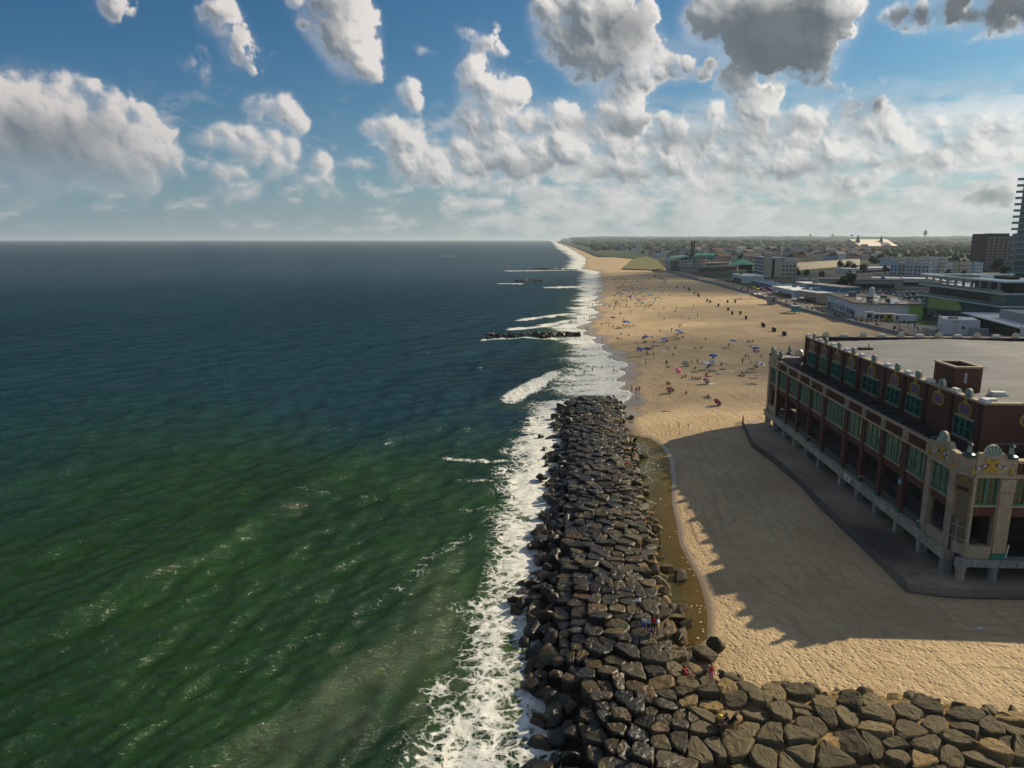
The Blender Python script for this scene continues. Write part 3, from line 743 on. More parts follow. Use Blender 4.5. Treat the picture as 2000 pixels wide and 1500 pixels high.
brick_brown = mat('brick_brown', m_brick((.125, .060, .042), (.090, .042, .031)))
def m_cream(t):
    p = t.obj(); x, y, z = t.sep(p)
    b = t.node('ShaderNodeTexBrick'); t.link(t.comb(x + y, z, 0.0), b.inputs[0]); b.inputs['Brick Width'].default_value = .6; b.inputs['Row Height'].default_value = .45; b.inputs['Mortar Size'].default_value = .012; b.inputs['Scale'].default_value = 1
    for i, c in ((1, (.38, .31, .21)), (2, (.31, .255, .18)), (3, (.20, .155, .105))): b.inputs[i].default_value = (*c, 1)
    drip = t.noise(t.comb((x + y) * 3, z * .35, 0.0), 1.0, 5, .65).ramp(.53, .72); spot = t.noise(p, 1.3, 6, .7).ramp(.56, .68)
    col = t.mix(drip * .75, S(t.nt, b.outputs[0]), (.19, .12, .055)); col = t.mix(spot * .6, col, (.13, .10, .075))
    t.out(t.bsdf(col, .6, .35, t.bump(t.noise(p, 5, 4), .2, .03)))
cream = mat('cream_terracotta', m_cream)
def m_conc(c1, c2):
    def f(t):
        p = t.obj(); x, y, z = t.sep(p)
        col = t.mix(t.noise(p, .5, 6, .65).ramp(.35, .65), c1, c2); col = t.mix(t.noise(t.comb((x + y) * 2, z * .3, 0.0), 1.2, 5, .7).ramp(.52, .7) * .8, col, (.10, .065, .032))
        t.out(t.bsdf(col, .9, .2, t.bump(t.noise(p, 4, 5, .65), .5, .05)))
    return f
conc_slab = mat('stained_concrete', m_conc((.30, .26, .19), (.40, .37, .30)))
conc_pier = mat('pier_concrete', m_conc((.20, .20, .20), (.30, .30, .29)))
def m_paint(c, rough=.5, wear=(.20, .18, .15), amt=.35):
    def f(t):
        p = t.obj(); n = t.noise(p, 1.8, 6, .68)
        t.out(t.bsdf(t.mix(n.ramp(.55, .72) * amt, c, wear), rough, .4, t.bump(n, .1, .03)))
    return f
teal = mat('teal_paint', m_paint((.020, .150, .105), .5, (.06, .13, .11)))
dark_metal = mat('dark_metal', m_paint((.018, .016, .015), .55, (.05, .035, .025)))
green_metal = mat('green_bronze', m_paint((.015, .050, .042), .4, (.06, .12, .10)))
yellow = mat('yellow_glaze', m_paint((.36, .24, .022), .4, (.18, .13, .04)))
purple = mat('violet_tile', m_paint((.105, .070, .120), .5, (.07, .05, .08)))
shell_green = mat('shell_glaze', m_paint((.40, .45, .37), .3, (.50, .46, .37)))
cream_plain = mat('cream_glaze', m_paint((.52, .46, .34), .4, (.30, .22, .13)))
white_paint = mat('white_paint', m_paint((.58, .58, .56), .6, (.34, .33, .30)))
grey_paint = mat('grey_paint', m_paint((.30, .32, .33), .7, (.20, .20, .20)))
black_roof = mat('tar_roof', m_paint((.012, .012, .013), .9, (.03, .03, .03)))
blue_sign = mat('blue_sign', m_paint((.10, .22, .36), .4, (.3, .3, .3)))
def m_roof(t):
    p = t.obj(); x, y, z = t.sep(p)
    n = t.noise(p, .12, 5, .6); seam = (x * .5)._m('FRACT').ramp(.0, .04, 1, 0, smooth=False) * .6
    col = t.mix(n.ramp(.3, .7), (.135, .138, .142), (.185, .187, .188)); col = t.mix(t.noise(t.comb(x * .05, y * .5, 0.0), 1.0, 4).ramp(.45, .65) * .7, col, (.105, .105, .105)); col = t.mix(t.noise(p, .4, 4, .65).ramp(.60, .70) * .5, col, (.09, .09, .09))
    col = t.mix(seam, col, (.12, .12, .12))
    t.out(t.bsdf(col, .75, .3, t.bump(t.noise(p, 1.5, 4), .3, .05)))
roof_mat = mat('membrane_roof', m_roof)
def m_glass(c, patch_col=None):
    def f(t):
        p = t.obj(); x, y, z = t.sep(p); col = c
        if patch_col: col = t.mix(t.noise(t.comb((x + y) * 1.1, z * .45, 0.0), 1.3, 2).ramp(.32, .44), c, t.mix(t.noise(p, .6, 3), patch_col, tuple(v * .55 for v in patch_col)))
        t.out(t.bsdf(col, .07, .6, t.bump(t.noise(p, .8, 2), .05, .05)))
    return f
glass_dark = mat('dark_glass', m_glass((.010, .016, .016)))
glass_blind_sky = mat('blind_sky_glass', m_glass((.030, .040, .030), (.34, .30, .17)))  # cream patches paint both blinds and reflected sky into the pane colour
glass_olive = mat('olive_glass', m_glass((.040, .050, .014), (.085, .085, .026)))
glass_lamp = mat('lantern_glass', m_glass((.30, .33, .30)))

HALL_O = Vector((44.7, 66.8, 0)); HALL_RZ = -math.atan(.0515)
hall = empty('brick_hall', HALL_O, HALL_RZ)
tag(hall, 'big brick waterfront hall on concrete piers with teal windows and shell ornaments', 'hall')
CEN, LEN = 32.3, 64.6
ML = Matrix(((0, 1, 0, 0), (-1, 0, 0, LEN), (0, 0, 1, 0), (0, 0, 0, 1)))     # sea side: x runs far to near, y inwards
ME = Matrix.Identity(4)                                                      # end facing the jetty
def part(name, mats, fn, parent=hall, M=ML, smooth=False):
    mb = MB(); add = mb.box
    fn(lambda *a, m=0: mb.box(*a, m=m, M=M), mb); return mb.build(name, mats, parent, smooth)
def window(x0, x1, z0, z1, d, cols, rows, glass, M, par=hall, sub=True):
    """teal sash window; panes are sub-parts"""
    mb = MB(); w = .13
    mb.box(x0, x0 + w, d - .12, d + .1, z0, z1, M=M); mb.box(x1 - w, x1, d - .12, d + .1, z0, z1, M=M)
    mb.box(x0 + w, x1 - w, d - .118, d + .1, z1 - w, z1, M=M); mb.box(x0 + w, x1 - w, d - .118, d + .1, z0, z0 + w * 1.3, M=M)
    cw = (x1 - x0 - 2 * w) / cols; xs = [x0 + w + cw * i for i in range(cols + 1)]
    for x in xs[1:-1]: mb.box(x - .13, x + .13, d - .15, d + .1, z0 + w * 1.3, z1 - w, M=M)
    for i in range(cols):
        a, b = xs[i] + (.13 if i else 0), xs[i + 1] - (.13 if i < cols - 1 else 0)
        for r in range(1, rows): zz = z0 + (z1 - z0) * r / rows; mb.box(a, b, d - .08, d + .08, zz - .045, zz + .045, M=M)
        mb.box((a + b) / 2 - .025, (a + b) / 2 + .025, d - .06, d + .06, z0 + w * 1.3, z1 - w, M=M)
    fr = mb.build('window', teal, par)
    for i in range(cols):
        a, b = xs[i] + (.13 if i else 0), xs[i + 1] - (.13 if i < cols - 1 else 0)
        MB().box(a, b, d + .0, d + .03, z0 + w, z1 - w, M=M).build('pane', glass, fr)
    return fr
def shell(cx, d, cz, r, M, par, mats=None):
    """fluted scallop shell standing on a parapet"""
    mb = MB(); n = 13; T = M @ Matrix.Translation((cx, d, cz))
    rim = [(r * math.cos(math.pi * (-.12 + 1.24 * i / n)), r * 1.02 * math.sin(math.pi * (-.12 + 1.24 * i / n))) for i in range(n + 1)]
    vs = [(0, -.06, -r * .55), (0, .28, -r * .55)]; fs = []
    for i, (a, b) in enumerate(rim): vs += [(a, -.02, b), (a, .22, b)]
    ms = []
    for i in range(n):
        k = 2 + 2 * i; mid = len(vs); a, b = (rim[i][0] + rim[i + 1][0]) / 2 * .98, (rim[i][1] + rim[i + 1][1]) / 2 * .98; vs.append((a, -.13, b))
        mb.add(vs[0:1] + [vs[k], vs[mid], vs[k + 2]], [(0, 1, 2), (0, 2, 3)], i % 2, T)
        mb.add([vs[k], vs[k + 1], vs[k + 3], vs[k + 2], vs[mid]], [(0, 1, 2, 3), (0, 3, 4)], 2, T); mb.add([vs[1], vs[k + 1], vs[k + 3]], [(0, 2, 1)], 2, T)
    return mb.build('shell_finial', [shell_green, mat('shell_groove', m_paint((.10, .22, .17), .4)), cream_plain], par)
def octagon(cx, cz, w, h, c):
    return [(cx - w + c, cz - h), (cx + w - c, cz - h), (cx + w, cz - h + c), (cx + w, cz + h - c), (cx + w - c, cz + h), (cx - w + c, cz + h), (cx - w, cz + h - c), (cx - w, cz - h + c)]
def medallion(cx, cz, w, h, d, M, ztop, par=hall):
    o, i = octagon(cx, cz, w, h, .42 * min(w, h) * 2 * .6), octagon(cx, cz, w - .13, h - .13, .42 * min(w, h) * 2 * .6 - .05)
    mb = MB()
    for k in range(8):
        j = (k + 1) % 8; q = [o[k], o[j], i[j], i[k]]
        vs = [(p[0], d - .14, p[1]) for p in q] + [(p[0], d, p[1]) for p in q]
        mb.add(vs, [(0, 1, 2, 3), (0, 4, 5, 1), (2, 6, 7, 3)], 0, M)
    mb.box(cx - .16, cx + .16, d - .16, d, cz + h - .02, ztop, M=M); mb.box(cx - .42, cx + .42, d - .13, d, cz + h - .02, cz + h + .22, M=M)
    fr = mb.build('medallion', yellow, par)
    vs = [(p[0], d - .06, p[1]) for p in i]; MB().add(vs, [tuple(range(8))], 0, M).build('medallion_panel', purple, fr)
def cartouche(cx, d, z, M, par, s=1.0):
    """yellow and white flower swag under a shell"""
    mb = MB(); T = M @ Matrix.Translation((cx, d, z)) @ Matrix.Scale(s, 4)
    for sx in (-1, 1):
        mb.add([(0, -.08, -.35), (sx * .75, -.08, .05), (sx * .55, -.08, .42), (sx * .05, -.08, .12)], [(0, 1, 2, 3)], 0, T)
        mb.add([(sx * .12, -.09, -.15), (sx * .85, -.09, -.85), (sx * .45, -.09, -1.05), (0, -.09, -.55)], [(0, 1, 2, 3)], 0, T)
        for k in range(6):
            x = sx * (.45 + .17 * k); zz = -.30 - .07 * k + (.06 if k % 2 else 0); Tk = T @ Matrix.Translation((x, -.1, zz))
            mb.lathe([(.03, -.1), (.11, -.03), (.11, .04), (.03, .1)], 6, 1 if k % 3 else 2, Tk)
    mb.add([(-.18, -.1, -1.05), (.18, -.1, -1.05), (.10, -.1, .1), (-.10, -.1, .1)], [(0, 1, 2, 3)], 0, T)
    mb.build('flower_swag', [yellow, white_paint, green_metal], par)
def lantern(cx, d, z, M, par=hall, s=1.0):
    T = M @ Matrix.Translation((cx, d, z)) @ Matrix.Scale(s, 4); mb = MB()
    mb.lathe([(.62, 0), (.66, .08), (.62, .22), (.40, .34), (.30, .42)], 8, 0, T)
    for k in range(8): a = k * math.pi / 4; mb.tube((.30 * math.cos(a), .30 * math.sin(a), .4), (.20 * math.cos(a), .20 * math.sin(a), 1.15), .025, m=0, n=4, M=T)
    mb.lathe([(.30, 1.13), (.33, 1.18), (.18, 1.32), (.10, 1.40), (.08, 1.5), (.02, 1.72)], 8, 0, T)
    lb = mb.build('lantern', green_metal, par)
    MB().lathe([(.27, .42), (.17, 1.14)], 8, 0, T).build('lantern_glass', glass_lamp, lb)

BAYS = [(28.8, 35.8)]
for a, b in ((23.1, 27.7), (17.8, 22.3), (12.4, 16.9), (7.06, 11.3)): BAYS += [(a, b), (LEN - b, LEN - a)]
BAYS.sort(); PAV = [(2.2, 5.86), (LEN - 5.86, LEN - 2.2)]
# --- base: slab, piers, basement wall
def f(b, mb):
    b(1.2, LEN - 1.2, -.55, .6, 3.75, 4.8); b(1.0, LEN - 1.0, -.62, -.55, 4.45, 4.72)
part('floor_slab', conc_slab, f)
def f(b, mb):
    mb.prism([(-.05, .02), (.5, -.48), (56, -.48), (56, .6), (.6, .6)], 3.75, 4.55, 0, ME)
part('floor_slab', conc_pier, f, M=ME)
mids = sorted([1.7, 6.45] + [(BAYS[i][1] + BAYS[i + 1][0]) / 2 for i in range(8)] + [LEN - 6.45, LEN - 1.7])
for k, x in enumerate(mids):
    def f(b, mb): b(x - .42, x + .42, -.32, .55, 1.3, 3.75); b(x - .52, x + .52, -.42, .65, 1.3, 2.15)
    part('pier_post', conc_pier if k % 3 else white_paint if k == 2 else conc_slab, f)
for x in (.75, 3.9, 9.2, 14.4, 19.6, 24.8):
    def f(b, mb): mb.lathe([(.5, 1.2), (.45, 2.2), (.42, 2.8), (.55, 3.75)], 10, 0, ME, (x, .15, 0))
    part('pier_post', conc_slab if x < 1 else conc_pier, f, M=ME)
part('basement_wall', brick_red, lambda b, mb: (b(2.5, LEN - 2.5, 2.2, 2.6, 1.2, 3.76), b(2.2, 2.5, 2.2, 45, 1.2, 3.76)))
part('basement_wall', dark_metal, lambda b, mb: b(2.6, 56, 2.5, 2.7, 1.2, 3.76), M=ME)
# --- rooms behind the arcade, their inner darkness painted as near-black walls and ceiling
part('arcade_floor', conc_pier, lambda b, mb: b(1.6, LEN - 1.6, .6, 4.4, 4.6, 4.79))
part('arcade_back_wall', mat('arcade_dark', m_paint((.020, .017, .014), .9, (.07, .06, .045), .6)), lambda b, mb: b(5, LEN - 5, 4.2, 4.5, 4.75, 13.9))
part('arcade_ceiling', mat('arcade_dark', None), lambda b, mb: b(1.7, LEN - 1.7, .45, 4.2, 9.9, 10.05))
# --- sea front, bay by bay
xe = sorted([6.46] + [b for ab in BAYS for b in ab] + [LEN - 6.46])
cols = [(xe[2 * i], xe[2 * i + 1]) for i in range(10)]
for k, (a, b_) in enumerate(cols):
    ends = k in (0, 9)
    def f(b, mb): b(a + .02, b_ - .02, -.22, .45, 4.8, 13.1)
    part('brick_pilaster', brick_red, f)
    c = (a + b_) / 2
    def f(b, mb): b(c - .46, c + .46, -.30, -.2, 4.82, 5.25)
    part('pilaster_foot', teal, f)
    def f(b, mb):
        b(a - .02, b_ + .02, -.31, .08, 13.46, 14.62); b(c - .22, c + .22, -.42, -.34, 13.5, 14.5); mb.lathe([(.02, 0), (.12, .2), (.13, .45), (.03, .7)], 6, 1, ML, (c, -.36, 13.68))
    part('parapet_block', [cream, mat('dull_yellow', m_paint((.30, .21, .07), .5, (.2, .15, .08)))], f)
for k, (a, b_) in enumerate(BAYS):
    wide = k == 4; nc = 5 if wide else 3
    window(a + .02, b_ - .02, 10.12, 13.2, .12, nc, 2, glass_blind_sky, ML)
    part('spandrel', brick_red, lambda b, mb: b(a, b_, .02, .4, 9.0, 9.95))
    part('window_sill', cream, lambda b, mb: b(a, b_, -.12, .4, 9.952, 10.12))
    def f(b, mb):                                  # iron grille of the open arcade
        x = a + .3
        while x < b_ - .1: b(x - .025, x + .025, .20, .25, 5.75, 9.0); x += .52 + .08 * math.sin(x * 7)
        for z in (6.2, 6.8, 7.4, 8.0, 8.55): b(a, b_, .21, .24, z - .022, z + .022)
    part('grille', dark_metal, f)
    part('balustrade', mat('mesh_green', m_paint((.055, .060, .050), .7, (.12, .10, .07))), lambda b, mb: (b(a, b_, .10, .14, 4.85, 5.72), b(a, b_, .04, .18, 5.72, 5.80)))
    def f(b, mb):
        b(a + .02, b_ - .02, -.10, .05, 13.46, 14.62); n = 17 if wide else 11; w = (b_ - a - .5) / n
        for i in range(n): x = a + .25 + w * i; b(x + w * .25, x + w * .78, -.22, -.10, 13.72, 14.42)
        b(a + .03, b_ - .03, -.24, -.1, 14.45, 14.615); b(a + .03, b_ - .03, -.24, -.1, 13.47, 13.66)
    part('parapet_panel', brick_red, f)
part('cornice', cream, lambda b, mb: b(6.5, LEN - 6.5, -.27, .42, 13.2, 13.455))
part('coping', cream, lambda b, mb: b(6.5, LEN - 6.5, -.33, .10, 14.622, 14.84))
# --- corner pavilions on the sea front
for a, b_ in PAV:
    near = a > CEN; lo, hi = a - .85, b_ + .85
    window(a + .05, b_ - .05, 10.12, 13.1, .15, 3, 2, glass_blind_sky, ML)
    for p0, p1 in ((lo, a + .04), (b_ - .04, hi)):
        part('cream_pilaster', cream, lambda b, mb: b(p0, p1, -.28, .5, 4.8, 13.1))
    part('spandrel', brick_red, lambda b, mb: b(a, b_, .02, .4, 9.0, 9.95)); part('window_sill', cream, lambda b, mb: b(a, b_, -.12, .4, 9.952, 10.12))
    part('pavilion_base', cream, lambda b, mb: b(a, b_, -.1, .4, 4.8, 6.0))
    def f(b, mb):
        x = a + .3
        while x < b_: b(x - .025, x + .025, .20, .25, 6.0, 9.0); x += .6
        for z in (6.8, 7.6, 8.4): b(a, b_, .21, .24, z - .022, z + .022)
    part('grille', dark_metal, f)
    def f(b, mb):
        b(lo, hi, -.34, .45, 13.1, 13.45); c = (a + b_) / 2
        pts = [(lo, 13.452), (hi, 13.452), (hi, 15.05), (c + 1.5, 15.2), (c + 1.0, 15.75), (c - 1.0, 15.75), (c - 1.5, 15.2), (lo, 15.05)]
        vs = [(x, -.30, z) for x, z in pts] + [(x, .25, z) for x, z in pts]; n = len(pts)
        mb.add(vs, [tuple(range(n)), tuple(range(n, 2 * n))[::-1]] + [(i, (i + 1) % n, n + (i + 1) % n, n + i) for i in range(n)], 0, ML)
    part('pavilion_gable', cream, f)
    shell((a + b_) / 2, -.32, 15.85, .78, ML, hall); cartouche((a + b_) / 2, -.34, 14.75, ML, hall)
    def f(b, mb):
        for c in (lo + .5, hi - .5): mb.lathe([(.04, 13.5), (.22, 13.55), (.19, 13.8), (.04, 14.15)], 6, 0, ML, (c, -.36, 0))
    part('yellow_bud', yellow, f)
    if not near: lantern(lo + .35, .1, 15.05, ML); lantern(hi - .35, .1, 15.05, ML)
    else: part('roof_curb', green_metal, lambda b, mb: b(lo + .1, lo + .7, -.2, .5, 15.06, 15.4))
# --- chamfered corner with its framed niche
for far in (0, 1):
    # built in hall coordinates: from (0,1.35) on the sea front to (.75,0) on the end
    T = ME if not far else Matrix(((1, 0, 0, 0), (0, -1, 0, LEN), (0, 0, 1, 0), (0, 0, 0, 1)))
    def f(b, mb): mb.prism([(.0, 1.35), (.75, -.05), (1.0, .5), (.5, 1.4)], 4.8, 13.1, 0, T); mb.prism([(-.25, 1.3), (.7, -.30), (1.1, .3), (.4, 1.5)], 13.1, 13.45, 0, T); mb.prism([(-.1, 1.32), (.72, -.12), (1.1, .5), (.5, 1.5)], 13.452, 15.05, 0, T)
    part('corner_pier', cream, f, M=T)
    if not far:
        dv = Vector((.75, -1.4, 0)).normalized(); TC = Matrix(((dv.x, -dv.y, 0, 0), (dv.y, dv.x, 0, 1.35), (0, 0, 1, 0), (0, 0, 0, 1)))
        def f(b, mb): b(.25, 1.35, -.10, -.02, 6.0, 11.2, m=1); b(.2, .3, -.16, -.02, 6.0, 11.2); b(1.3, 1.4, -.16, -.02, 6.0, 11.2); b(.12, 1.48, -.22, -.02, 11.2, 12.9); b(.25, 1.35, -.26, -.2, 11.5, 11.9, m=2)
        part('corner_niche', [mat('bronze_frame', m_paint((.17, .105, .045), .4, (.08, .05, .03))), mat('niche_panel', m_paint((.14, .11, .07), .6, (.06, .05, .04))), dark_metal], f, M=TC)
        part('slate_patch', mat('slate', m_paint((.055, .060, .070), .6, (.03, .03, .03))), lambda b, mb: b(-.5, .22, -.08, -.02, 4.82, 8.6), M=TC)
        def f(b, mb):
            for z in (6.6, 7.9): mb.tube((-.2, -.5, z), (2.2, -.6, z), .035, M=TC)
            for x in (-.1, .9, 2.1): mb.tube((x, -.55, 4.6), (x, -.55, 8.6), .03, M=TC)
            mb.tube((.9, -.55, 5.9), (2.1, -.55, 4.6), .03, M=TC)
        part('scaffold_rail', grey_paint, f, M=TC)
        lantern(.35, .55, 15.05, ME)
# --- end front that faces the jetty
EW = [(1.0, 3.2, 1), (4.66, 8.3, 0), (9.5, 13.6, 0), (14.8, 18.9, 0), (20.1, 24.2, 0)]
for k, (a, b_, pav) in enumerate(EW):
    window(a + .03, b_ - .03, 10.2, 13.1, .15, 2 if pav else 3, 3, glass_olive, ME)
    part('spandrel', brick_red, lambda b, mb: b(a, b_, .02, .4, 9.0, 10.0), M=ME); part('window_sill', cream, lambda b, mb: b(a, b_, -.12, .4, 10.002, 10.2), M=ME)
    nx = EW[k + 1][0] if k < 4 else 25.2
    part('cream_pilaster', cream, lambda b, mb: (b(b_ - .03, nx + .03, -.2, .5, 4.8, 13.1), b(b_ + .1, nx - .1, -.32, -.2, 5.2, 11.6), b(b_ + .02, nx - .02, -.36, -.2, 11.65, 12.95)), M=ME)
    part('pilaster_foot', teal, lambda b, mb: b(b_ + .05, nx - .05, -.40, -.2, 4.6, 5.15), M=ME)
    if pav:
        part('pavilion_base', cream, lambda b, mb: (b(.72, a + .02, -.2, .5, 4.8, 13.1), b(a, b_, -.25, .4, 4.6, 5.9)), M=ME)
        def f(b, mb):
            b(.74, 4.6, -.34, .45, 13.102, 13.45); c = 2.1
            pts = [(.74, 13.452), (4.6, 13.452), (4.6, 15.0), (c + 1.5, 15.1), (c + 1.2, 15.55), (c - 1.15, 15.55), (.74, 15.1)]; n = len(pts)
            vs = [(x, -.28, z) for x, z in pts] + [(x, .25, z) for x, z in pts]
            mb.add(vs, [tuple(range(n)), tuple(range(n, 2 * n))[::-1]] + [(i, (i + 1) % n, n + (i + 1) % n, n + i) for i in range(n)], 0, ME)
        part('pavilion_gable', cream, f, M=ME)
        shell(2.1, -.30, 15.65, .80, ME, hall); cartouche(2.1, -.32, 14.7, ME, hall); lantern(4.05, .1, 15.05, ME)
        def f(b, mb):
            for c in (.45, 4.0): mb.lathe([(.04, 13.5), (.24, 13.55), (.20, 13.85), (.04, 14.25)], 6, 0, ME, (c, -.30, 0))
        part('yellow_bud', yellow, f, M=ME)
    else:
        def f(b, mb):
            b(a, b_, -.10, .4, 13.46, 14.62)
            for i in range(9): x = a + .2 + (b_ - a - .4) / 9 * i; b(x, x + .22, -.22, -.1, 13.72, 14.42)
        part('parapet_panel', brick_red, f, M=ME)
        part('parapet_block', cream, lambda b, mb: b(b_ - .02, nx + .02, -.34, .5, 13.46, 14.62), M=ME)
    part('grille', dark_metal, lambda b, mb: [mb.tube((x, .25, 5.0), (x, .25, 9.0), .04, M=ME) for x in (a + .25, b_ - .35)], M=ME)
part('white_post', white_paint, lambda b, mb: mb.tube((4.75, -.2, 4.7), (4.9, -.2, 6.1), .07, M=ME), M=ME)
part('cornice', cream, lambda b, mb: b(4.602, 56, -.36, .42, 13.102, 13.455), M=ME); part('coping', cream, lambda b, mb: b(4.602, 56, -.42, .55, 14.622, 14.88), M=ME)
part('end_wall', brick_red, lambda b, mb: (b(25.2, 56, 0, .5, 4.8, 13.1), b(25.2, 56, -.05, .5, 13.456, 14.62)), M=ME)
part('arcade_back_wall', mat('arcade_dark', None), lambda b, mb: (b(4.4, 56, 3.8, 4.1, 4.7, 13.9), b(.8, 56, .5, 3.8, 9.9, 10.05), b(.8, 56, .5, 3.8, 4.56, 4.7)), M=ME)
part('landward_wall', brick_red, lambda b, mb: (b(.9, LEN - .9, 55.5, 56, 1.5, 14.6)))
part('far_end_wall', brick_red, lambda b, mb: b(.6, 1.3, .5, 55.5, 4.8, 14.8)); part('far_end_coping', cream, lambda b, mb: b(.45, 1.4, .6, 55.5, 14.802, 15.0))
# --- low roof behind the parapet
part('low_roof', black_roof, lambda b, mb: (b(1.4, LEN - .8, .5, 5.0, 13.75, 13.95), b(LEN - 7, LEN - .6, 5.0, 55.5, 13.75, 13.94), b(1.4, 6, 5.0, 55.5, 13.75, 13.94)))
for x in [b_ + .6 for a, b_ in BAYS[:-1]]:
    part('roof_curb', black_roof, lambda b, mb: b(x - .12, x + .12, .8, 4.4, 13.952, 14.12))
part('stair_head', conc_pier, lambda b, mb: (b(1.6, 5.2, 1.0, 4.2, 13.952, 15.2)))
def f(b, mb): mb.lathe([(.75, 15.2), (.8, 15.6), (.65, 16.0), (.35, 16.3), (.06, 16.4), (.03, 16.9)], 12, 0, ML, (2.6, 4.6, 0))
part('roof_dome', cream_plain, f)
lantern(1.6, 3.2, 15.2, ML); lantern(4.6, 5.2, 15.2, ML)
# --- upper hall
U0, U1, UD, UT = LEN - 59.0, LEN - 6.0, 4.5, 19.0        # x range on the sea side, setback, top
part('hall_wall', brick_brown, lambda b, mb: (b(U0, U1, UD, UD + .5, 13.9, UT), b(U1 - .5, U1, UD + .5, 50, 13.9, UT), b(U0, U0 + .5, UD + .5, 50, 13.9, UT), b(U0, U1, 50, 50.5, 13.9, UT)))
part('hall_coping', cream, lambda b, mb: (b(U0 - .12, U1 + .12, UD - .15, UD + .55, UT + .002, UT + .22), b(U1 - .6, U1 + .12, UD + .55, 50.6, UT + .002, UT + .22), b(U0 - .1, U0 + .6, UD + .55, 50.6, UT + .002, UT + .22)))
part('hall_roof', roof_mat, lambda b, mb: mb.add([(U0 + .5, UD + .5, 18.35), (U1 - .5, UD + .5, 18.35), (U1 - .5, 27, 18.95), (U0 + .5, 27, 18.95), (U1 - .5, 50, 18.35), (U0 + .5, 50, 18.35)], [(0, 1, 2, 3), (3, 2, 4, 5)], 0, ML))
part('roof_edge_strip', black_roof, lambda b, mb: (b(U0 + .5, U0 + .75, UD + .55, 50, 18.3, 19.0)))
for k, (a, b_) in enumerate(BAYS):
    c = (a + b_) / 2; wide = k == 4; w = 2.45 if wide else 1.75
    if k != 7:
        window(c - w, c + w, 14.62, 16.8, UD - .02, 3, 2, glass_dark if k not in (1,) else glass_blind_sky, ML)
        part('window_sill', cream, lambda b, mb: b(c - w - .15, c + w + .15, UD - .14, UD + .02, 14.45, 14.62)); part('window_head', cream, lambda b, mb: b(c - w - .12, c + w + .12, UD - .08, UD + .02, 16.8, 16.98))
    medallion(c, 17.75, 1.15, .70, UD, ML, UT)
    shell(c, UD + .1, UT + .48, .62, ML, hall)
for k in range(10):
    a = BAYS[k - 1][1] if k else U0 - .05; b_ = BAYS[k][0] if k < 9 else U1 + .05; c = (a + b_) / 2 if 0 < k < 9 else (a + .5 if k == 0 else b_ - .5)
    part('hall_pilaster', mat('brick_dark', m_brick((.075, .034, .026), (.055, .026, .020))), lambda b, mb: b(c - .22, c + .22, UD - .16, UD, 13.9, UT))
    def f(b, mb): mb.add([(c - .68, UD - .1, UT + .23), (c + .68, UD - .1, UT + .23), (c + .68, UD + .6, UT + .23), (c - .68, UD + .6, UT + .23), (c - .5, UD + .02, UT + .58), (c + .5, UD + .02, UT + .58), (c + .5, UD + .48, UT + .58), (c - .5, UD + .48, UT + .58)], [(0, 1, 5, 4), (1, 2, 6, 5), (2, 3, 7, 6), (3, 0, 4, 7), (4, 5, 6, 7)], 0, ML)
    part('white_cap', white_paint, f)
for k in range(14):                                  # alternate caps and shells along the far roof edge
    d = UD + 3.3 + 3.25 * k
    if k % 2 == 0: shell(-d, 0.0, UT + .40, .58, ML @ Matrix.Translation((U0 + .2, 0, 0)) @ Matrix.Rotation(-math.pi / 2, 4, 'Z'), hall)
    else: part('white_cap', white_paint, lambda b, mb: (b(U0 - .15, U0 + .5, d - .65, d + .65, UT + .225, UT + .45), b(U0 - .08, U0 + .42, d - .52, d + .52, UT + .45, UT + .62)))
# end wall of the upper hall: wide medallions
EU = Matrix.Translation((0, LEN - U1, 0))
for c in (9.6, 15.5, 21.5): medallion(c, 17.4, 1.35, .62, 0, EU, UT); shell(c, .1, UT + .6, .8, EU, hall)
part('pipe', grey_paint, lambda b, mb: mb.tube((5.5, -.35, 14.9), (40, -.35, 14.9), .04, M=EU), M=EU)
# roof things
px0, px1, pd0, pd1 = LEN - 19.2, LEN - 14.7, 6.0, 9.1
pent = part('penthouse', brick_brown, lambda b, mb: (b(px0, px1, pd0, pd0 + .25, 18.3, 21.35), b(px0, px1, pd1 - .25, pd1, 18.3, 21.35), b(px0, px0 + .25, pd0 + .25, pd1 - .25, 18.3, 21.35), b(px1 - .25, px1, pd0 + .25, pd1 - .25, 18.3, 21.35), b(px0 + .25, px1 - .25, pd0 + .25, pd1 - .25, 18.3, 20.3)))
part('penthouse_coping', cream, lambda b, mb: (b(px0 - .1, px1 + .1, pd0 - .1, pd0 + .3, 21.352, 21.55), b(px0 - .1, px1 + .1, pd1 - .3, pd1 + .1, 21.352, 21.55), b(px0 - .1, px0 + .3, pd0 + .3, pd1 - .3, 21.352, 21.55), b(px1 - .3, px1 + .1, pd0 + .3, pd1 - .3, 21.352, 21.55)), pent)
part('penthouse_vent', grey_paint, lambda b, mb: b(px1, px1 + .06, pd0 + 1.1, pd0 + 1.4, 19.6, 20.8), pent)
for (x, d) in ((LEN - 13.2, 10.2), (LEN - 9.5, 7.0), (LEN - 20.5, 5.9)):
    part('roof_vent', white_paint, lambda b, mb: (b(x - .5, x + .5, d - .9, d + .9, 18.4, 18.75), b(x - .4, x + .4, d - .75, d + .75, 18.75, 18.95)))
part('roof_hatch', black_roof, lambda b, mb: (b(LEN - 48.6, LEN - 47.4, 9.2, 11.2, 18.4, 18.78), b(LEN - 48.0, LEN - 47.9, 10.6, 10.7, 18.78, 19.5)))
part('roof_pipe', grey_paint, lambda b, mb: mb.tube((LEN - 11.8, 8.3, 18.4), (LEN - 11.8, 8.3, 19.7), .04, M=ML))
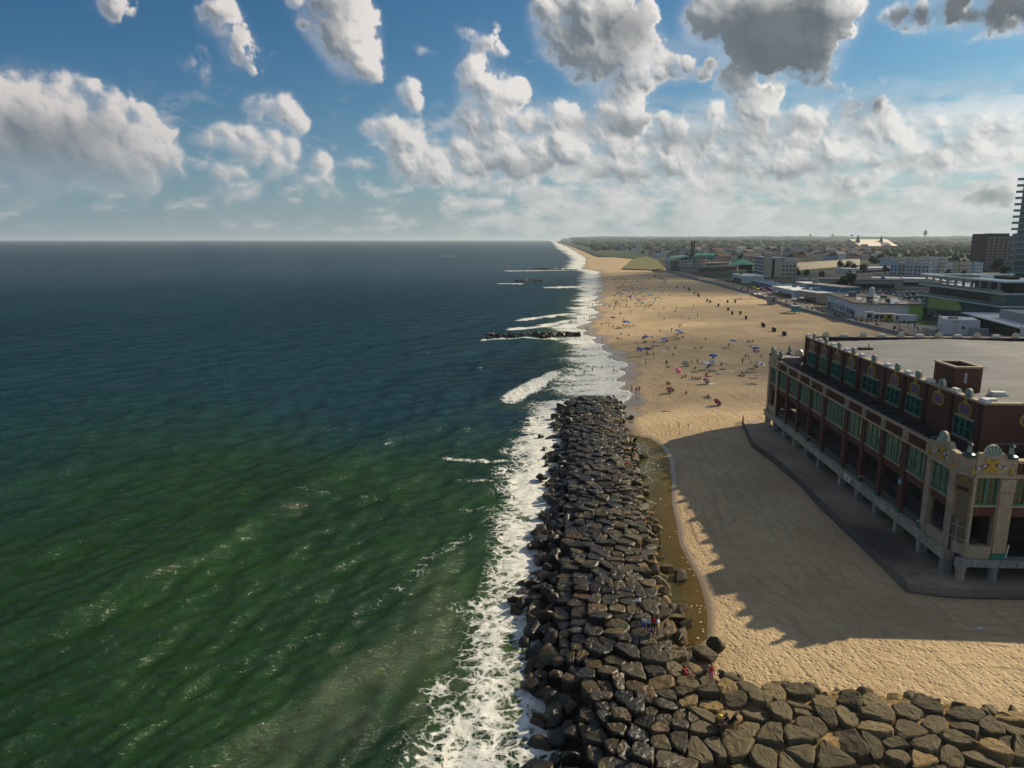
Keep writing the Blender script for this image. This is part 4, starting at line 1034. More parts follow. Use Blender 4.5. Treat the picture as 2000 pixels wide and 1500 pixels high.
# signs on the sea front
part('white_notice', [white_paint, dark_metal], lambda b, mb: (b(LEN - 25.9, LEN - 23.9, -.68, -.62, 3.95, 4.75), b(LEN - 25.1, LEN - 24.7, -.70, -.68, 4.2, 4.5, m=1)))
part('blue_notice', [blue_sign, white_paint], lambda b, mb: (b(LEN - 12.2, LEN - 11.5, -.32, -.23, 8.1, 8.75), b(LEN - 12.0, LEN - 11.7, -.34, -.32, 8.25, 8.6, m=1)))
for s_ in (6.0, 21, 40): part('wall_lamp', white_paint, lambda b, mb: mb.tube((LEN - s_, -.3, 5.9), (LEN - s_ - .1, -1.0, 5.95), .06, M=ML))

# ------------------------------------------------------------------ drift fence round the hall's foot
FP = [G(x, y, 2.1) for x, y in ((1452, 822), (1450, 832), (1468, 872), (1500, 895), (1535, 925), (1560, 945), (1600, 990), (1640, 1030), (1680, 1068), (1722, 1108), (1768, 1155), (1832, 1165), (1900, 1168), (2000, 1170))]
fence = empty('drift_fence'); tag(fence, 'low sagging picket drift fence curving round the sandy foot of the brick hall', 'fence', kind='thing')
wood_grey = mat('weathered_wood', m_paint((.150, .135, .115), .9, (.08, .07, .06)))
def build_fence():
    r = random.Random(4); d = 0.0
    for i in range(len(FP) - 1):
        a, b = FP[i], FP[i + 1]; L = (b - a).length; n = max(1, int(L / .16)); mb = MB(); lean = r.uniform(-.25, .35)
        nrm = Vector((-(b - a).y, (b - a).x, 0)).normalized()
        for k in range(n):
            p = a.lerp(b, (k + .5) / n); p.z = 2.0 + r.uniform(-.05, .05); hh = 1.05 + r.uniform(-.1, .1); q = p + Vector((0, 0, hh)) + nrm * lean * hh
            mb.tube(p, q, .035, n=4)
        for z in (.3, .85): mb.tube(a + nrm * lean * z + Vector((0, 0, z)), b + nrm * lean * z + Vector((0, 0, z)), .02, n=4)
        mb.build('picket_panel', wood_grey, fence)
        MB().tube((a.x, a.y, 1.8), (a.x, a.y, 3.3), .05).build('post', wood_grey, fence)
build_fence()
def m_apron(t):
    p = t.geo(); c = t.mix(t.noise(p, .12, 4, .6).ramp(.35, .65), (.215, .180, .140), (.310, .260, .200))
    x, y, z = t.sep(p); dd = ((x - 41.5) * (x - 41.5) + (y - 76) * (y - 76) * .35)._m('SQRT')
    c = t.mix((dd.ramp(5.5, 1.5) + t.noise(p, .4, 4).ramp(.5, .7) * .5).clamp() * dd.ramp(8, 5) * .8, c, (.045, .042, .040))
    t.out(t.bsdf(c, .9, .2, t.bump(t.noise(p, 1.2, 5, .6), .5, .12)))
def build_apron():
    pts = [(p.x + .15, p.y) for p in FP[1:]] + [(60, 62), (60, 72), (49, 72), (49, 126), (46.5, 132)]
    me = np_mesh('trodden_apron', [(x, y, 2.17) for x, y in pts], [list(range(len(pts)))], mat('trodden_apron', m_apron)); tag(link('trodden_apron', me), kind='structure')
build_apron()
# ------------------------------------------------------------------ town ground, boardwalk
def m_town(t):
    p = t.geo(); n = t.noise(p, .02, 5, .6); n2 = t.noise(p, .15, 4)
    c = t.mix(n.ramp(.42, .58), (.050, .052, .050), (.040, .062, .022)); c = t.mix(n2.ramp(.6, .7) * .6, c, (.16, .15, .13))
    t.out(t.bsdf(c, .95, .1))
def m_flat(c1, c2, sc=.4, rough=.9):
    def f(t):
        p = t.geo(); t.out(t.bsdf(t.mix(t.noise(p, sc, 5, .6).ramp(.35, .65), c1, c2), rough, .2, t.bump(t.noise(p, sc * 6, 4), .3, .03)))
    return f
asphalt = mat('asphalt', m_flat((.045, .046, .048), (.070, .070, .070)))
lawn_mat = mat('lawn_grass', m_flat((.035, .070, .018), (.060, .100, .025), 1.2))
dune_mat = mat('dune_grass', m_flat((.095, .100, .030), (.160, .145, .055), .08))
def land_z(x, y):
    r = np.hypot(x, y); return 3.0 + 34 * ss(r, 3800, 9500) * (.75 + .25 * vnoise(x / 1800, y / 1800, 9)) + 14 * ss(r, 1800, 4000) * (.4 + .6 * vnoise(x / 900, y / 900, 8)) * ss(x - shore_x(y), 100, 900) + 22 * ss(r, 8000, 14000)
def town_edge(y): return np.where(y < 780, walk_x(y) + 12, np.interp(y, [780, 900, 1100, 1300, 1450, 2000, 3000, 7000, 16000], [178, 190, 222, 215, 172, 205, 262, 470, 1120]))
def build_town():
    ys = np.concatenate([np.arange(-80, 800, 40), 800 * (15000 / 800) ** np.linspace(0, 1, 70)]); ks = np.concatenate([[0], 6 * (14000 / 6) ** np.linspace(0, 1, 70)])
    Y = np.repeat(ys[:, None], len(ks), 1); X = town_edge(Y) + ks[None]; Z = land_z(X, Y); n = len(ks)
    i = np.arange(len(ys) - 1)[:, None] * n + np.arange(n - 1)[None]; F = np.stack([i, i + 1, i + n + 1, i + n], -1).reshape(-1, 4)
    tag(link('ground', np_mesh('ground', np.stack([X, Y, Z], -1).reshape(-1, 3), F, mat('town_ground', m_town), True)), kind='structure')
build_town()
def m_deck(t):
    p = t.geo(); x, y, z = t.sep(p); b = (y * .55 + x * .15)._m('FRACT')
    c = t.mix(t.noise(p, .3, 5).ramp(.35, .65), (.185, .150, .118), (.255, .210, .170)); c = t.mix(b.ramp(.0, .1, .5, 0), c, (.10, .085, .07))
    t.out(t.bsdf(c, .85, .2))
def strip(name, xa, xb, ys, za, m, zb=None):
    """sheet (or wall) between two edge functions"""
    V = []; 
    for y in ys: V += [(float(xa(y)), y, za), (float(xb(y)), y, za if zb is None else zb)]
    return tag(link(name, np_mesh(name, V, [[2 * i, 2 * i + 1, 2 * i + 3, 2 * i + 2] for i in range(len(ys) - 1)], m)), kind='structure')
BY = list(np.arange(20, 800, 15))
strip('boardwalk', walk_x, lambda y: walk_x(y) + 13, BY, 3.45, mat('boardwalk_deck', m_deck))
strip('boardwalk_wall', walk_x, walk_x, BY, 1.2, mat('walk_concrete', m_conc((.20, .22, .24), (.27, .29, .31))), 3.46)
strip('boardwalk_kerb', lambda y: walk_x(y) - .25, lambda y: walk_x(y) + .45, BY, 3.62, mat('walk_concrete', None))
def sheet(name, pts, z, m): return tag(link(name, np_mesh(name, [(x, y, z) for x, y in pts], [list(range(len(pts)))], m)), kind='structure')
sheet('parking_lot', [(176, 352), (250, 345), (275, 470), (190, 475)], 3.25, asphalt)
sheet('car_park', [(205, 285), (186, 332), (176, 350), (172, 300), (175, 285)], 3.262, asphalt)
sheet('lawn', [(158, 274), (176, 272), (178, 290), (152, 292)], 3.50, lawn_mat)
sheet('plaza', [(150, 225), (190, 225), (186, 275), (150, 290)], 3.48, mat('plaza_paving', m_flat((.16, .16, .165), (.22, .22, .22))))
sheet('dune', [G(x, y, 3.2).xy for x, y in ((1215, 524), (1235, 506), (1262, 500), (1285, 508), (1300, 524), (1280, 527))], 3.05, dune_mat)
sheet('road', [(190, 480), (300, 480), (420, 760), (300, 760)], 3.24, asphalt)

# ------------------------------------------------------------------ building kit
def root_at(name, p1, p2, label, cat, z=3.2):
    d = Vector(p2) - Vector(p1); o = empty(name, (p1[0], p1[1], z), math.atan2(d[1], d[0])); tag(o, label, cat); o['kind'] = 'thing'; return o, d.length
def bpart(name, m, par, *boxes):
    mb = MB()
    for b in boxes: mb.box(*b)
    return mb.build(name, m, par)
WINM = {}
def win_grid(par, xs, zs, w, h, y, m, side=None, xside=0.0):
    """separate windows; side='x' puts them on the face x = xside"""
    k = (w, h, m.name, side)
    if k not in WINM:
        mb = MB(); mb.box(-w / 2, w / 2, -.10, .06, 0, h) if side is None else mb.box(-.10, .10, -w / 2, w / 2, 0, h); WINM[k] = mb.mesh('window', m)
    for x in xs:
        for z in zs: link('window', WINM[k], par, (x, y, z) if side is None else (xside, x, z))
def gable(par, x0, x1, y0, y1, z, h, m, along='x', over=.3, name='roof'):
    mb = MB(); x0 -= over; x1 += over; y0 -= over; y1 += over
    if along == 'x': c = (y0 + y1) / 2; V = [(x0, y0, z), (x1, y0, z), (x1, y1, z), (x0, y1, z), (x0, c, z + h), (x1, c, z + h)]; F = [(0, 1, 5, 4), (2, 3, 4, 5), (0, 4, 3), (1, 2, 5), (0, 3, 2, 1)]
    else: c = (x0 + x1) / 2; V = [(x0, y0, z), (x1, y0, z), (x1, y1, z), (x0, y1, z), (c, y0, z + h), (c, y1, z + h)]; F = [(0, 4, 5, 3), (1, 2, 5, 4), (0, 1, 4), (2, 3, 5), (0, 3, 2, 1)]
    return mb.add(V, F).build(name, m, par)
P = lambda name, c, **k: mat(name, m_paint(c, **k))
w_white = P('stucco_white', (.56, .57, .57), rough=.8); w_bluewhite = P('stucco_blue_white', (.40, .50, .58), rough=.8); w_lime = P('lime_wall', (.22, .42, .10), rough=.8)
w_cream = P('stucco_cream', (.47, .42, .33), rough=.8); w_grey = P('stucco_grey', (.27, .28, .29), rough=.8); w_beige = P('stucco_beige', (.36, .31, .24), rough=.8); w_blue = P('wall_blue', (.075, .17, .25), rough=.7)
w_black = P('black_cladding', (.018, .018, .020), rough=.5); w_pink = P('stucco_pink', (.40, .28, .25), rough=.8); w_red = P('red_wall', (.20, .055, .045), rough=.8)
copper = P('copper_green', (.045, .235, .155), rough=.5, wear=(.08, .28, .20)); r_brown = P('roof_brown', (.085, .070, .058), rough=.9); r_grey = P('roof_grey', (.16, .16, .165), rough=.9); r_white = P('roof_white', (.60, .61, .62), rough=.7); r_red = P('roof_red', (.15, .06, .045), rough=.9)
win_m = mat('window_glass_far', m_glass((.018, .024, .030))); teal_glass = mat('teal_glass', m_glass((.030, .090, .100), (.10, .19, .19)))
puddle = mat('standing_water', lambda t: t.out(t.bsdf((.04, .04, .04), .02, 1.0, None, IOR=1.6)))

# white pavilion of shops by the boardwalk
o, L = root_at('beach_pavilion', (145.1, 300.4), (170.5, 295.0), 'long low white beach pavilion with a lime green end and wet flat roof', 'pavilion')
bpart('wall', w_white, o, (0, 20.5, 0, 54, 0, 6.1)); bpart('lime_wall', w_lime, o, (20.502, L, 0.1, 54, 0, 6.05)); bpart('sea_side_wall', w_bluewhite, o, (-.12, 0, -.05, 54, 0, 6.1))
rf = bpart('roof', r_brown, o, (-.5, L + .6, -.5, 54.5, 6.12, 6.5)); r1 = random.Random(3)
for k in range(30):
    cx, cy = r1.uniform(3, L - 3), r1.uniform(3, 51); mb = MB(); n = 10; mb.add([(cx + r1.uniform(.7, 2.6) * math.cos(a * .628), cy + r1.uniform(1.2, 4.5) * math.sin(a * .628), 6.515) for a in range(n)], [tuple(range(n))]); mb.build('puddle', puddle, rf)
for (a, b, c, d, h) in ((9, 11, 18, 21, 1.6), (15, 16.5, 12, 14, 1.2), (6, 8.5, 36, 40, 2.2), (18, 20, 30, 33, 1.1)): bpart('roof_unit', r_grey, o, (a, b, c, d, 6.5, 6.5 + h))
win_grid(o, [6, 10, 14, 20, 25, 30, 35, 40], [1.2], 2.2, 2.2, 0, win_m, 'x', -.15); bpart('shop_front', teal_glass, o, (-.2, -.12, 1.0, 4.5, .2, 3.0), (-.2, -.12, 45, 52, .2, 2.8))
bpart('fascia_panel', r_grey, o, *[(x, x + .12, -.06, 0, 4.9, 5.7) for x in (1, 7, 7.6, 14, 14.6, 20.2)], *[(a, b, -.06, 0, z, z + .1) for a, b in ((1, 7.1), (7.6, 14.1), (14.6, 20.3)) for z in (4.9, 5.62)])
# kiosks and trailers along its end
def trailer(loc, w, d, h, m, label, openings=(), roofm=None, name='food_trailer', cat='trailer', wheels=True):
    t_, _ = root_at(name, (loc[0], loc[1]), (loc[0] + math.cos(-.21), loc[1] + math.sin(-.21)), label, cat, 3.5)
    z0 = .55 if wheels else .05; b = bpart('body', m, t_, (0, w, 0, d, z0, h)); bpart('roof', roofm or r_white, t_, (-.1, w + .1, -.1, d + .1, h, h + .15))
    for a, c in openings: bpart('hatch', w_black, t_, (a, c, -.05, .0, 1.0, h - .5))
    if wheels:
        for x in (w * .25, w * .75): MB().lathe([(.36, -.1), (.36, .1)], 12, 0, Matrix.Translation((x, .05, .36)) @ Matrix.Rotation(math.pi / 2, 4, 'X')).build('wheel', w_black, t_)
for (px, py, w, h, m, lab, op) in ((1690, 622, 3.0, 3.4, w_white, 'white flat-roofed food kiosk nearest the corner of the pavilion', ((.5, 2.2),)), (1706, 623, 4.0, 3.0, w_cream, 'cream kiosk with two dark serving hatches beside the white pavilion', ((.4, 1.7), (2.3, 3.6))),
        (1727, 623, 3.8, 2.9, P('yellow_paint', (.52, .36, .02)), 'bright yellow food trailer beside the white pavilion', ((1, 2.6),)), (1746, 625, 5.0, 2.9, w_white, 'larger white food trailer next to the yellow one', ((.6, 1.6),)), (1772, 626, 3.4, 2.8, w_white, 'smaller white food trailer by the lime green wall', ())):
    q = G(px, py + 4, 3.5); trailer((q.x, q.y), w, 2.2, h, m, lab, op)
# white block house with terrace, and the louvred hall
o, L = root_at('block_house', (150.5, 247.5), (160.5, 243.0), 'plain white rendered block house with a flat roof by the plaza', 'building')
bpart('wall', w_white, o, (0, L, 0, 14, 0, 5.2)); bpart('roof', r_white, o, (.3, L - .3, .3, 13.7, 5.2, 5.35)); bpart('parapet', w_white, o, (0, L, 0, .3, 5.2, 5.6), (0, .3, .3, 14, 5.2, 5.6)); bpart('porch', w_grey, o, (L - 3, L + 2.5, -1.8, 0, 0, 3)); win_grid(o, [6.2], [2.4], .8, .8, -.02, win_m); bpart('roof_unit', w_black, o, (2, 5, 5, 6.5, 5.35, 5.8))
o, L = root_at('louvred_hall', (171.5, 268.5), (160.5, 222.0), 'low grey building with a band of vertical window louvres beside the plaza', 'building')
bpart('wall', w_grey, o, (0, L, .6, 18, 0, 4.6)); bpart('roof', r_white, o, (-1.5, L + 1, -1.2, 18.5, 5.3, 5.7)); bpart('glazing', mat('louvre_glass', m_glass((.10, .10, .07), (.28, .26, .17))), o, (0, L, .3, .6, 1.6, 5.3))
for k in range(44): bpart('louvre', w_black, o, (k * L / 44, k * L / 44 + .22, .05, .32, 1.6, 5.3))
bpart('roof_box', w_grey, o, (16, L - 2, 5, 16, 5.7, 8.6)); bpart('end_wall', w_white, o, (L + .002, L + 9, -1, 16, 0, 6.0)); bpart('door', w_black, o, (L + 2, L + 3.2, -1.06, -1.0, 0, 2.2))
# black terraced building
o, L = root_at('terrace_building', (190.5, 331), (187.0, 271.0), 'modern black and glass building with stacked white-edged terraces', 'building')
for k, z in enumerate((7.4, 12.2)):
    bpart('terrace_slab', mat('slab_blue_white', m_paint((.42, .50, .53), .6)), o, (-2.5, L + 1.5, -1.6, 60, z, z + .55))
bpart('pergola_beam', mat('slab_blue_white', None), o, (-2.5, L + 1.5, -1.6, .4, 16.7, 17.25), (-2.5, -.6, .4, 40, 16.7, 17.25), (-.6, L - 26, 20, 21.5, 16.7, 17.25), (L - 26, L + 1.5, .4, 55, 16.7, 17.25))
bpart('planter', mat('planter_green', m_flat((.02, .04, .012), (.05, .07, .02), 1.0)), o, (L - 22, L - 12, 8, 12, 17.25, 18.3))
bpart('ground_floor', teal_glass, o, (1, L - 1, .5, 55, 0, 7.4)); bpart('dark_storey', w_black, o, (4, L - 10, .3, 55, 7.95, 12.2)); bpart('glass_storey', teal_glass, o, (L - 9.998, L - .5, .4, 55, 7.95, 12.2)); bpart('bar_storey', w_black, o, (L - 26, L - .5, 3, 55, 12.75, 16.7))
for x in np.arange(2, L, 6.0): bpart('column', w_grey, o, (x, x + .9, -.9, -.1, 12.75, 16.7))
for z in (7.95, 12.75): bpart('glass_railing', mat('rail_glass', m_glass((.10, .18, .19))), o, (-2.3, L + 1.3, -1.55, -1.5, z, z + 1.1))
for k, x in enumerate(np.arange(6, L - 28, 4.2)):
    mb = MB(); mb.tube((x, 2.5, 12.75), (x, 2.5, 15), .05); mb.lathe([(1.5, 14.7), (.1, 15.3)], 8, 1, None, (x, 2.5, 0)); mb.build('parasol', [w_grey, r_white], o)
for x in np.arange(6, L - 12, 3.1): bpart('cladding_seam', P('cladding_edge', (.035, .035, .038)), o, (x, x + .12, .22, .3, 7.95, 12.2))
# glass tower with cantilevered balconies
o, L = root_at('balcony_tower', (283.5, 404), (306, 389), 'tall glass apartment tower with white cantilevered balconies at the picture edge', 'tower')
bpart('core', teal_glass, o, (-1.6, L, .5, 22, 0, 64))
for k in range(17):
    z = 11 + 3.35 * k; tip = -5.4 + .9 * (k % 2) * (z < 36)
    bpart('balcony', mat('slab_blue_white', None), o, (tip, L, -1.8, .5, z, z + .22)); bpart('balcony_glass', mat('rail_glass', None), o, (tip + .05, L, -1.75, -1.7, z + .22, z + 1.25), (tip + .05, tip + .1, -1.7, .4, z + .22, z + 1.25))
bpart('corner_column', w_grey, o, (-2.3, -1.6, -.6, .5, 0, 64))
bpart('podium', teal_glass, o, (-14, 3, -6, 30, 0, 10.2)); bpart('podium_roof', mat('slab_blue_white', None), o, (-17, 4, -9, 31, 10.2, 10.8))
# brick slab block
o, L = root_at('brick_tower_block', (496, 772), (600, 745), 'tall plain brown brick apartment slab with rows of small white windows', 'apartment block')
bm_ = mat('brick_far', m_brick((.230, .155, .125), (.190, .130, .105))); bpart('wall', bm_, o, (0, L, 0, 18, 0, 36)); bpart('stair_wall', mat('brick_far_dark', m_brick((.17, .11, .09), (.14, .095, .078))), o, (0, 8, -.25, 0, 0, 38.5), (-.2, 0, -.2, 18, 0, 38.5))
for x in (9, 24, 37): bpart('roof_house', P('roof_dark', (.06, .06, .065)), o, (x, x + (13 if x == 9 else 6), 4, 12, 36, 39))
win_grid(o, [11 + 4.4 * k for k in range(18)], [3 + 3.05 * k for k in range(11)], 1.7, 1.1, 0, P('window_white', (.42, .43, .44)))
# white townhouse rows
def townrow(p1, p2, n, h, lab, seed, dep=12):
    o, L = root_at('townhouse_row', p1, p2, lab, 'townhouses'); w = L / n; r = random.Random(seed)
    for k in range(n):
        m = r.choice([w_white, w_bluewhite, w_cream, w_white]); hh = h + r.uniform(-.8, 1.0); y0 = r.choice([0, .8, 1.6]); wl = bpart('wall', m, o, (k * w + .02, (k + 1) * w - .02, y0, dep, 0, hh)); bpart('roof', r_grey, o, (k * w - .05, (k + 1) * w + .05, y0 - .2, dep + .1, hh, hh + .35))
        win_grid(o, [k * w + w * .28, k * w + w * .70], [1.2, 4.4, 7.6][:int(h / 3.2)], 1.3, 1.8, y0, win_m)
townrow((347, 661), (372, 641), 5, 11.8, 'left wing of the white flat-roofed townhouses before the woods', 1); townrow((372, 641), (452, 690), 11, 11.5, 'long row of white flat-roofed townhouses facing the car park', 2); townrow((425, 812), (520, 860), 10, 12, 'farther cream row of townhouses behind the white row', 3)
# motel with stair tower
o, L = root_at('motel', (231, 691), (223, 636), 'five-storey white motel with long balconies and a plain stair tower', 'motel')
bpart('wall', P('motel_dark', (.10, .11, .12)), o, (0, L, 1.6, 16, 0, 16.5))
for k in range(6): bpart('balcony', w_white, o, (-.5, L + .3, 0, 1.6, .6 + 3.1 * k, 1.7 + 3.1 * k))
bpart('roof', r_white, o, (-1, L + .5, -.4, 16.5, 16.5, 17.0)); bpart('stair_tower', w_cream, o, (L + .302, L + 6.5, -1, 5, 0, 20.5), (L + .302, L + 6, 7.5, 13, 0, 16)); bpart('stair_window', win_m, o, (L + .4, L + .9, 5, 7.5, 1, 14)); bpart('end_wing', w_cream, o, (L + .302, L + 5.5, 13, 26, 0, 14.5)); win_grid(o, [15, 18, 21, 24], [2, 5.5, 9], 1.4, 1.5, 0, win_m, 'x', L + 5.52)
# large gabled apartment house
o, L = root_at('gabled_apartment_house', (396, 1055), (436, 1040), 'large pink and grey apartment house with steep gables', 'apartment house')
bpart('wall', w_pink, o, (0, L, 0, 18, 0, 15)); gable(o, 0, L, 0, 18, 15, 6, r_grey); 
for x in (6, L - 6): bpart('bay', w_cream, o, (x - 5, x + 5, -1.2, 0, 0, 15)); gable(o, x - 5, x + 5, -1.2, 9, 15, 5.5, r_grey, 'y')
win_grid(o, [3.4, 8.6, 14, 18, 22, 26, L - 8.6, L - 3.4], [1.5, 5, 8.5, 12], 1.9, 2.0, -.6, win_m)
# casino ruin with copper roofs, carousel house, chimney
o, L = root_at('casino_arcade', (165, 752), (203, 747), 'roofless grey casino arcade with an arched green copper roof at the boardwalk end', 'arcade')
bpart('wall', w_grey, o, (0, 1.2, 0, 60, 0, 9.5), (1.2, 14, 58, 60, 0, 9.5)); bpart('side_wall', P('casino_brick', (.15, .13, .12)), o, (1.2, L, -.5, 0, 0, 5.0))
bpart('lattice', w_black, o, *[(x, x + .5, 20, 20.6, 3, 15 - abs(x - 20) * .28) for x in np.arange(8, L - 4, 3)], *[(8, L - 6, 20.1, 20.5, z, z + .4) for z in (6, 9, 12)])
def arch_roof(par, x0, x1, y0, y1, z, h, m, n=10, name='copper_roof', squash=0):
    mb = MB(); V = []
    for k in range(n + 1):
        a = math.pi * k / n; yy = (y0 + y1) / 2 - (y1 - y0) / 2 * math.cos(a); zz = z + h * math.sin(a); V += [(x0 + squash * math.sin(a), yy, zz), (x1 - squash * math.sin(a), yy, zz)]
    F = [(2 * k, 2 * k + 1, 2 * k + 3, 2 * k + 2) for k in range(n)] + [tuple(range(0, 2 * n + 2, 2)), tuple(range(1, 2 * n + 2, 2))[::-1]]
    return mb.add(V, F).build(name, m, par)
mb = MB(); V = []
for k in range(7): a = math.pi * .5 * k / 6; V += [(20 - 20.5 * math.cos(a), 0, 9.5 + 6.0 * math.sin(a)), (20 - 20.5 * math.cos(a), 60, 9.5 + 6.0 * math.sin(a))]
mb.add(V, [(2 * k, 2 * k + 1, 2 * k + 3, 2 * k + 2) for k in range(6)]); mb.build('copper_roof', copper, o)
o, L = root_at('carousel_house', (231, 935), (268, 918), 'carousel house with a long barrel roof of green copper', 'building')
bpart('wall', w_cream, o, (0, L, 0, 26, 0, 7.2)); bpart('cornice', r_grey, o, (-.5, L + .5, -.5, 26.5, 7.2, 7.8)); arch_roof(o, 0, L, 0, 26, 7.8, 7.2, copper, squash=5); win_grid(o, [5 + 5.2 * k for k in range(7)], [2.5], 3, 3.4, 0, win_m)
MBr, _ = root_at('red_brick_block', (205, 800), (216, 793), 'plain dull red block between the arcade and the carousel house', 'building'); bpart('wall', w_red, MBr, (0, 12, 0, 12, 0, 9)); bpart('roof', r_grey, MBr, (-.2, 12.2, -.2, 12.2, 9, 9.4))
o, L = root_at('twin_chimney', (234.5, 951), (240, 949), 'tall dark twin brick chimney tower rising over green copper roofs', 'chimney')
for x in (0, 3.1): mb = MB(); mb.prism([(x, 0), (x + 2.9, 0), (x + 2.9, 4), (x, 4)], 0, 30, top=[(x + .3, .4), (x + 2.6, .4), (x + 2.6, 3.6), (x + .3, 3.6)]); mb.build('shaft', P('chimney_brick', (.070, .052, .042)), o)
bpart('base', P('chimney_brick', None), o, (-2, 8, -1, 6, 0, 13)); bpart('cap', w_black, o, (.1, 2.8, .2, 3.8, 30, 30.6), (3.2, 5.9, .2, 3.8, 30, 30.6))
o, L = root_at('pyramid_pavilion', (240, 808), (268, 800), 'square shop pavilion under a low pyramid of green copper', 'pavilion')
bpart('wall', w_black, o, (1, L - 1, 1, 25, 0, 5.2)); mb = MB(); mb.prism([(-2, -2), (L + 2, -2), (L + 2, 28), (-2, 28)], 5.2, 11.5, top=[(L * .4, 11), (L * .6, 11), (L * .6, 16), (L * .4, 16)]); mb.build('roof', copper, o); bpart('lantern_top', P('chimney_brick', None), o, (L * .42, L * .58, 11.5, 15.5, 11.5, 15))
o, L = root_at('arcade_shops', (185, 720), (242, 770), 'long grey flat-roofed shop arcade with dark fronts and red parasols', 'shops')
bpart('wall', w_beige, o, (0, L, 0, 20, 0, 5)); bpart('roof', r_grey, o, (-1, L + 1, -1.5, 21, 5, 5.6)); bpart('shop_front', w_black, o, (3, L - 3, -.1, 0, .3, 3.6)); bpart('upper_storey', w_beige, o, (20, L - 6, 6, 18, 5.6, 9)); bpart('upper_windows', w_black, o, (23, L - 9, 5.9, 6, 6.3, 8.3))
# low shops behind the boardwalk
def lowshop(name, p1, p2, dep, h, m, lab, roofm=r_grey, units=0, seed=1):
    o, L = root_at(name, p1, p2, lab, 'shop'); bpart('wall', m, o, (0, L, 0, dep, 0, h)); bpart('roof', roofm, o, (-.4, L + .4, -.4, dep + .4, h, h + .4)); r = random.Random(seed)
    bpart('shop_front', win_m, o, (L * .1, L * .9, -.06, 0, .3, h * .55))
    for k in range(units): x, y = r.uniform(1, L - 3), r.uniform(1, dep - 3); bpart('roof_unit', r.choice([r_white, w_blue, r_grey]), o, (x, x + r.uniform(1, 3), y, y + r.uniform(1, 3), h + .4, h + r.uniform(1.2, 2.6)))
    return o
lowshop('corner_shop', (157, 392), (159, 371), 16, 5.2, w_beige, 'beige single-storey shop next to the white pavilion on the boardwalk', r_white, 6, 2); lowshop('blue_shop', (166, 405), (172, 372), 10, 8.0, w_blue, 'blue rendered block behind the beige boardwalk shop', r_grey, 0)
lowshop('grey_shop', (160, 440), (158, 400), 18, 4.4, w_bluewhite, 'pale blue-grey boardwalk shop with cluttered white roof', r_white, 9, 3); lowshop('pink_shop', (178, 450), (178, 425), 9, 6.4, w_pink, 'dull pink flat block behind the boardwalk shops', r_white, 1, 5); lowshop('long_shop', (168, 505), (166, 455), 14, 4.0, w_blue, 'long low blue-roofed shop farther along the boardwalk', w_blue, 5, 6)
lowshop('white_store', (181, 590), (176, 548), 16, 5, w_white, 'white gabled store far along the boardwalk', r_white, 3, 7)
lowshop('depot', (212, 497), (262, 480), 22, 5.6, w_beige, 'wide beige depot behind the car park', r_grey, 2, 8); lowshop('white_depot', (262, 520), (300, 505), 20, 5, w_white, 'low white-roofed depot at the right of the beige one', r_white, 1, 9); lowshop('grey_shed', (200, 505), (212, 498), 30, 4.6, w_bluewhite, 'pale grey shed at the left of the beige depot', r_grey, 1, 10)
o, L = root_at('viaduct_wall', (286, 752), (456, 945), 'long pale concrete wall running behind the motel', 'wall'); bpart('wall', w_cream, o, (0, L, 0, 6, 0, 7.5)); bpart('band', w_beige, o, (0, L, -.1, 0, 7.0, 7.6)); win_grid(o, [8 + 7 * k for k in range(5)], [1.5], 1.2, 3.6, -.02, win_m)
lowshop('hall_shed', (330, 700), (395, 742), 16, 4.5, w_white, 'long white-roofed shed in front of the pale wall', r_white, 0)
# great wooden auditorium
o, L = root_at('auditorium', (1022, 2125), (1190, 2240), 'huge pale-roofed auditorium with two dark pointed turrets above the trees', 'auditorium')
bpart('wall', P('aud_brick', (.20, .13, .10)), o, (10, L - 10, 10, 60, 0, 14)); gable(o, 0, L, 0, 70, 13, 20, P('aud_roof', (.46, .38, .30)), 'x', 2); gable(o, L * .55, L * .80, -6, 30, 13, 11, P('aud_roof', None), 'y', 1, 'dormer')
for x, h in ((18, 22), (L * .72, 20)): mb = MB(); mb.lathe([(6, 0), (6, h + 3)], 8, 0, None, (x, 20, 0)); mb.lathe([(7, h + 3), (.3, h + 24)], 8, 1, None, (x, 20, 0)); mb.build('turret', [P('aud_brick', None), P('turret_slate', (.05, .05, .06))], o)
# landmarks on the skyline
def pole_thing(name, x, y, lab, cat, fn): o = empty(name, (x, y, float(land_z(np.array(x), np.array(y))))); tag(o, lab, cat); fn(o); return o
d = ray(1807, 460); k = 4200 / d.y
def f(o): mb = MB(); mb.lathe([(3, 0), (2.5, 48), (2.5, 50), (9, 56), (10.5, 64), (9, 74), (3, 80), (1, 84)], 12); mb.build('water_tank', w_grey, o)
pole_thing('water_tower', d.x * k, 4200, 'slender water tower standing above the distant woods', 'water tower', f)
d = ray(1345, 460); k = 3000 / d.y
pole_thing('radio_mast', d.x * k, 3000, 'thin radio mast on the hazy skyline above the casino', 'mast', lambda o: MB().tube((0, 0, 0), (0, 0, 62), .9, .4).build('mast', w_grey, o))
for i, (px, lab) in enumerate(((1583, 'first of two small water tanks on the skyline, the left one'), (1626, 'second small water tank on the skyline, right of its twin'))):
    d = ray(px, 460); k = 6500 / d.y
    def f(o): mb = MB(); mb.tube((0, 0, 0), (0, 0, 38), 3); mb.lathe([(3, 36), (11, 42), (11, 52), (3, 56)], 10); mb.build('tank', w_grey, o)
    pole_thing('skyline_tank', d.x * k, 6500, lab, 'water tank', f)

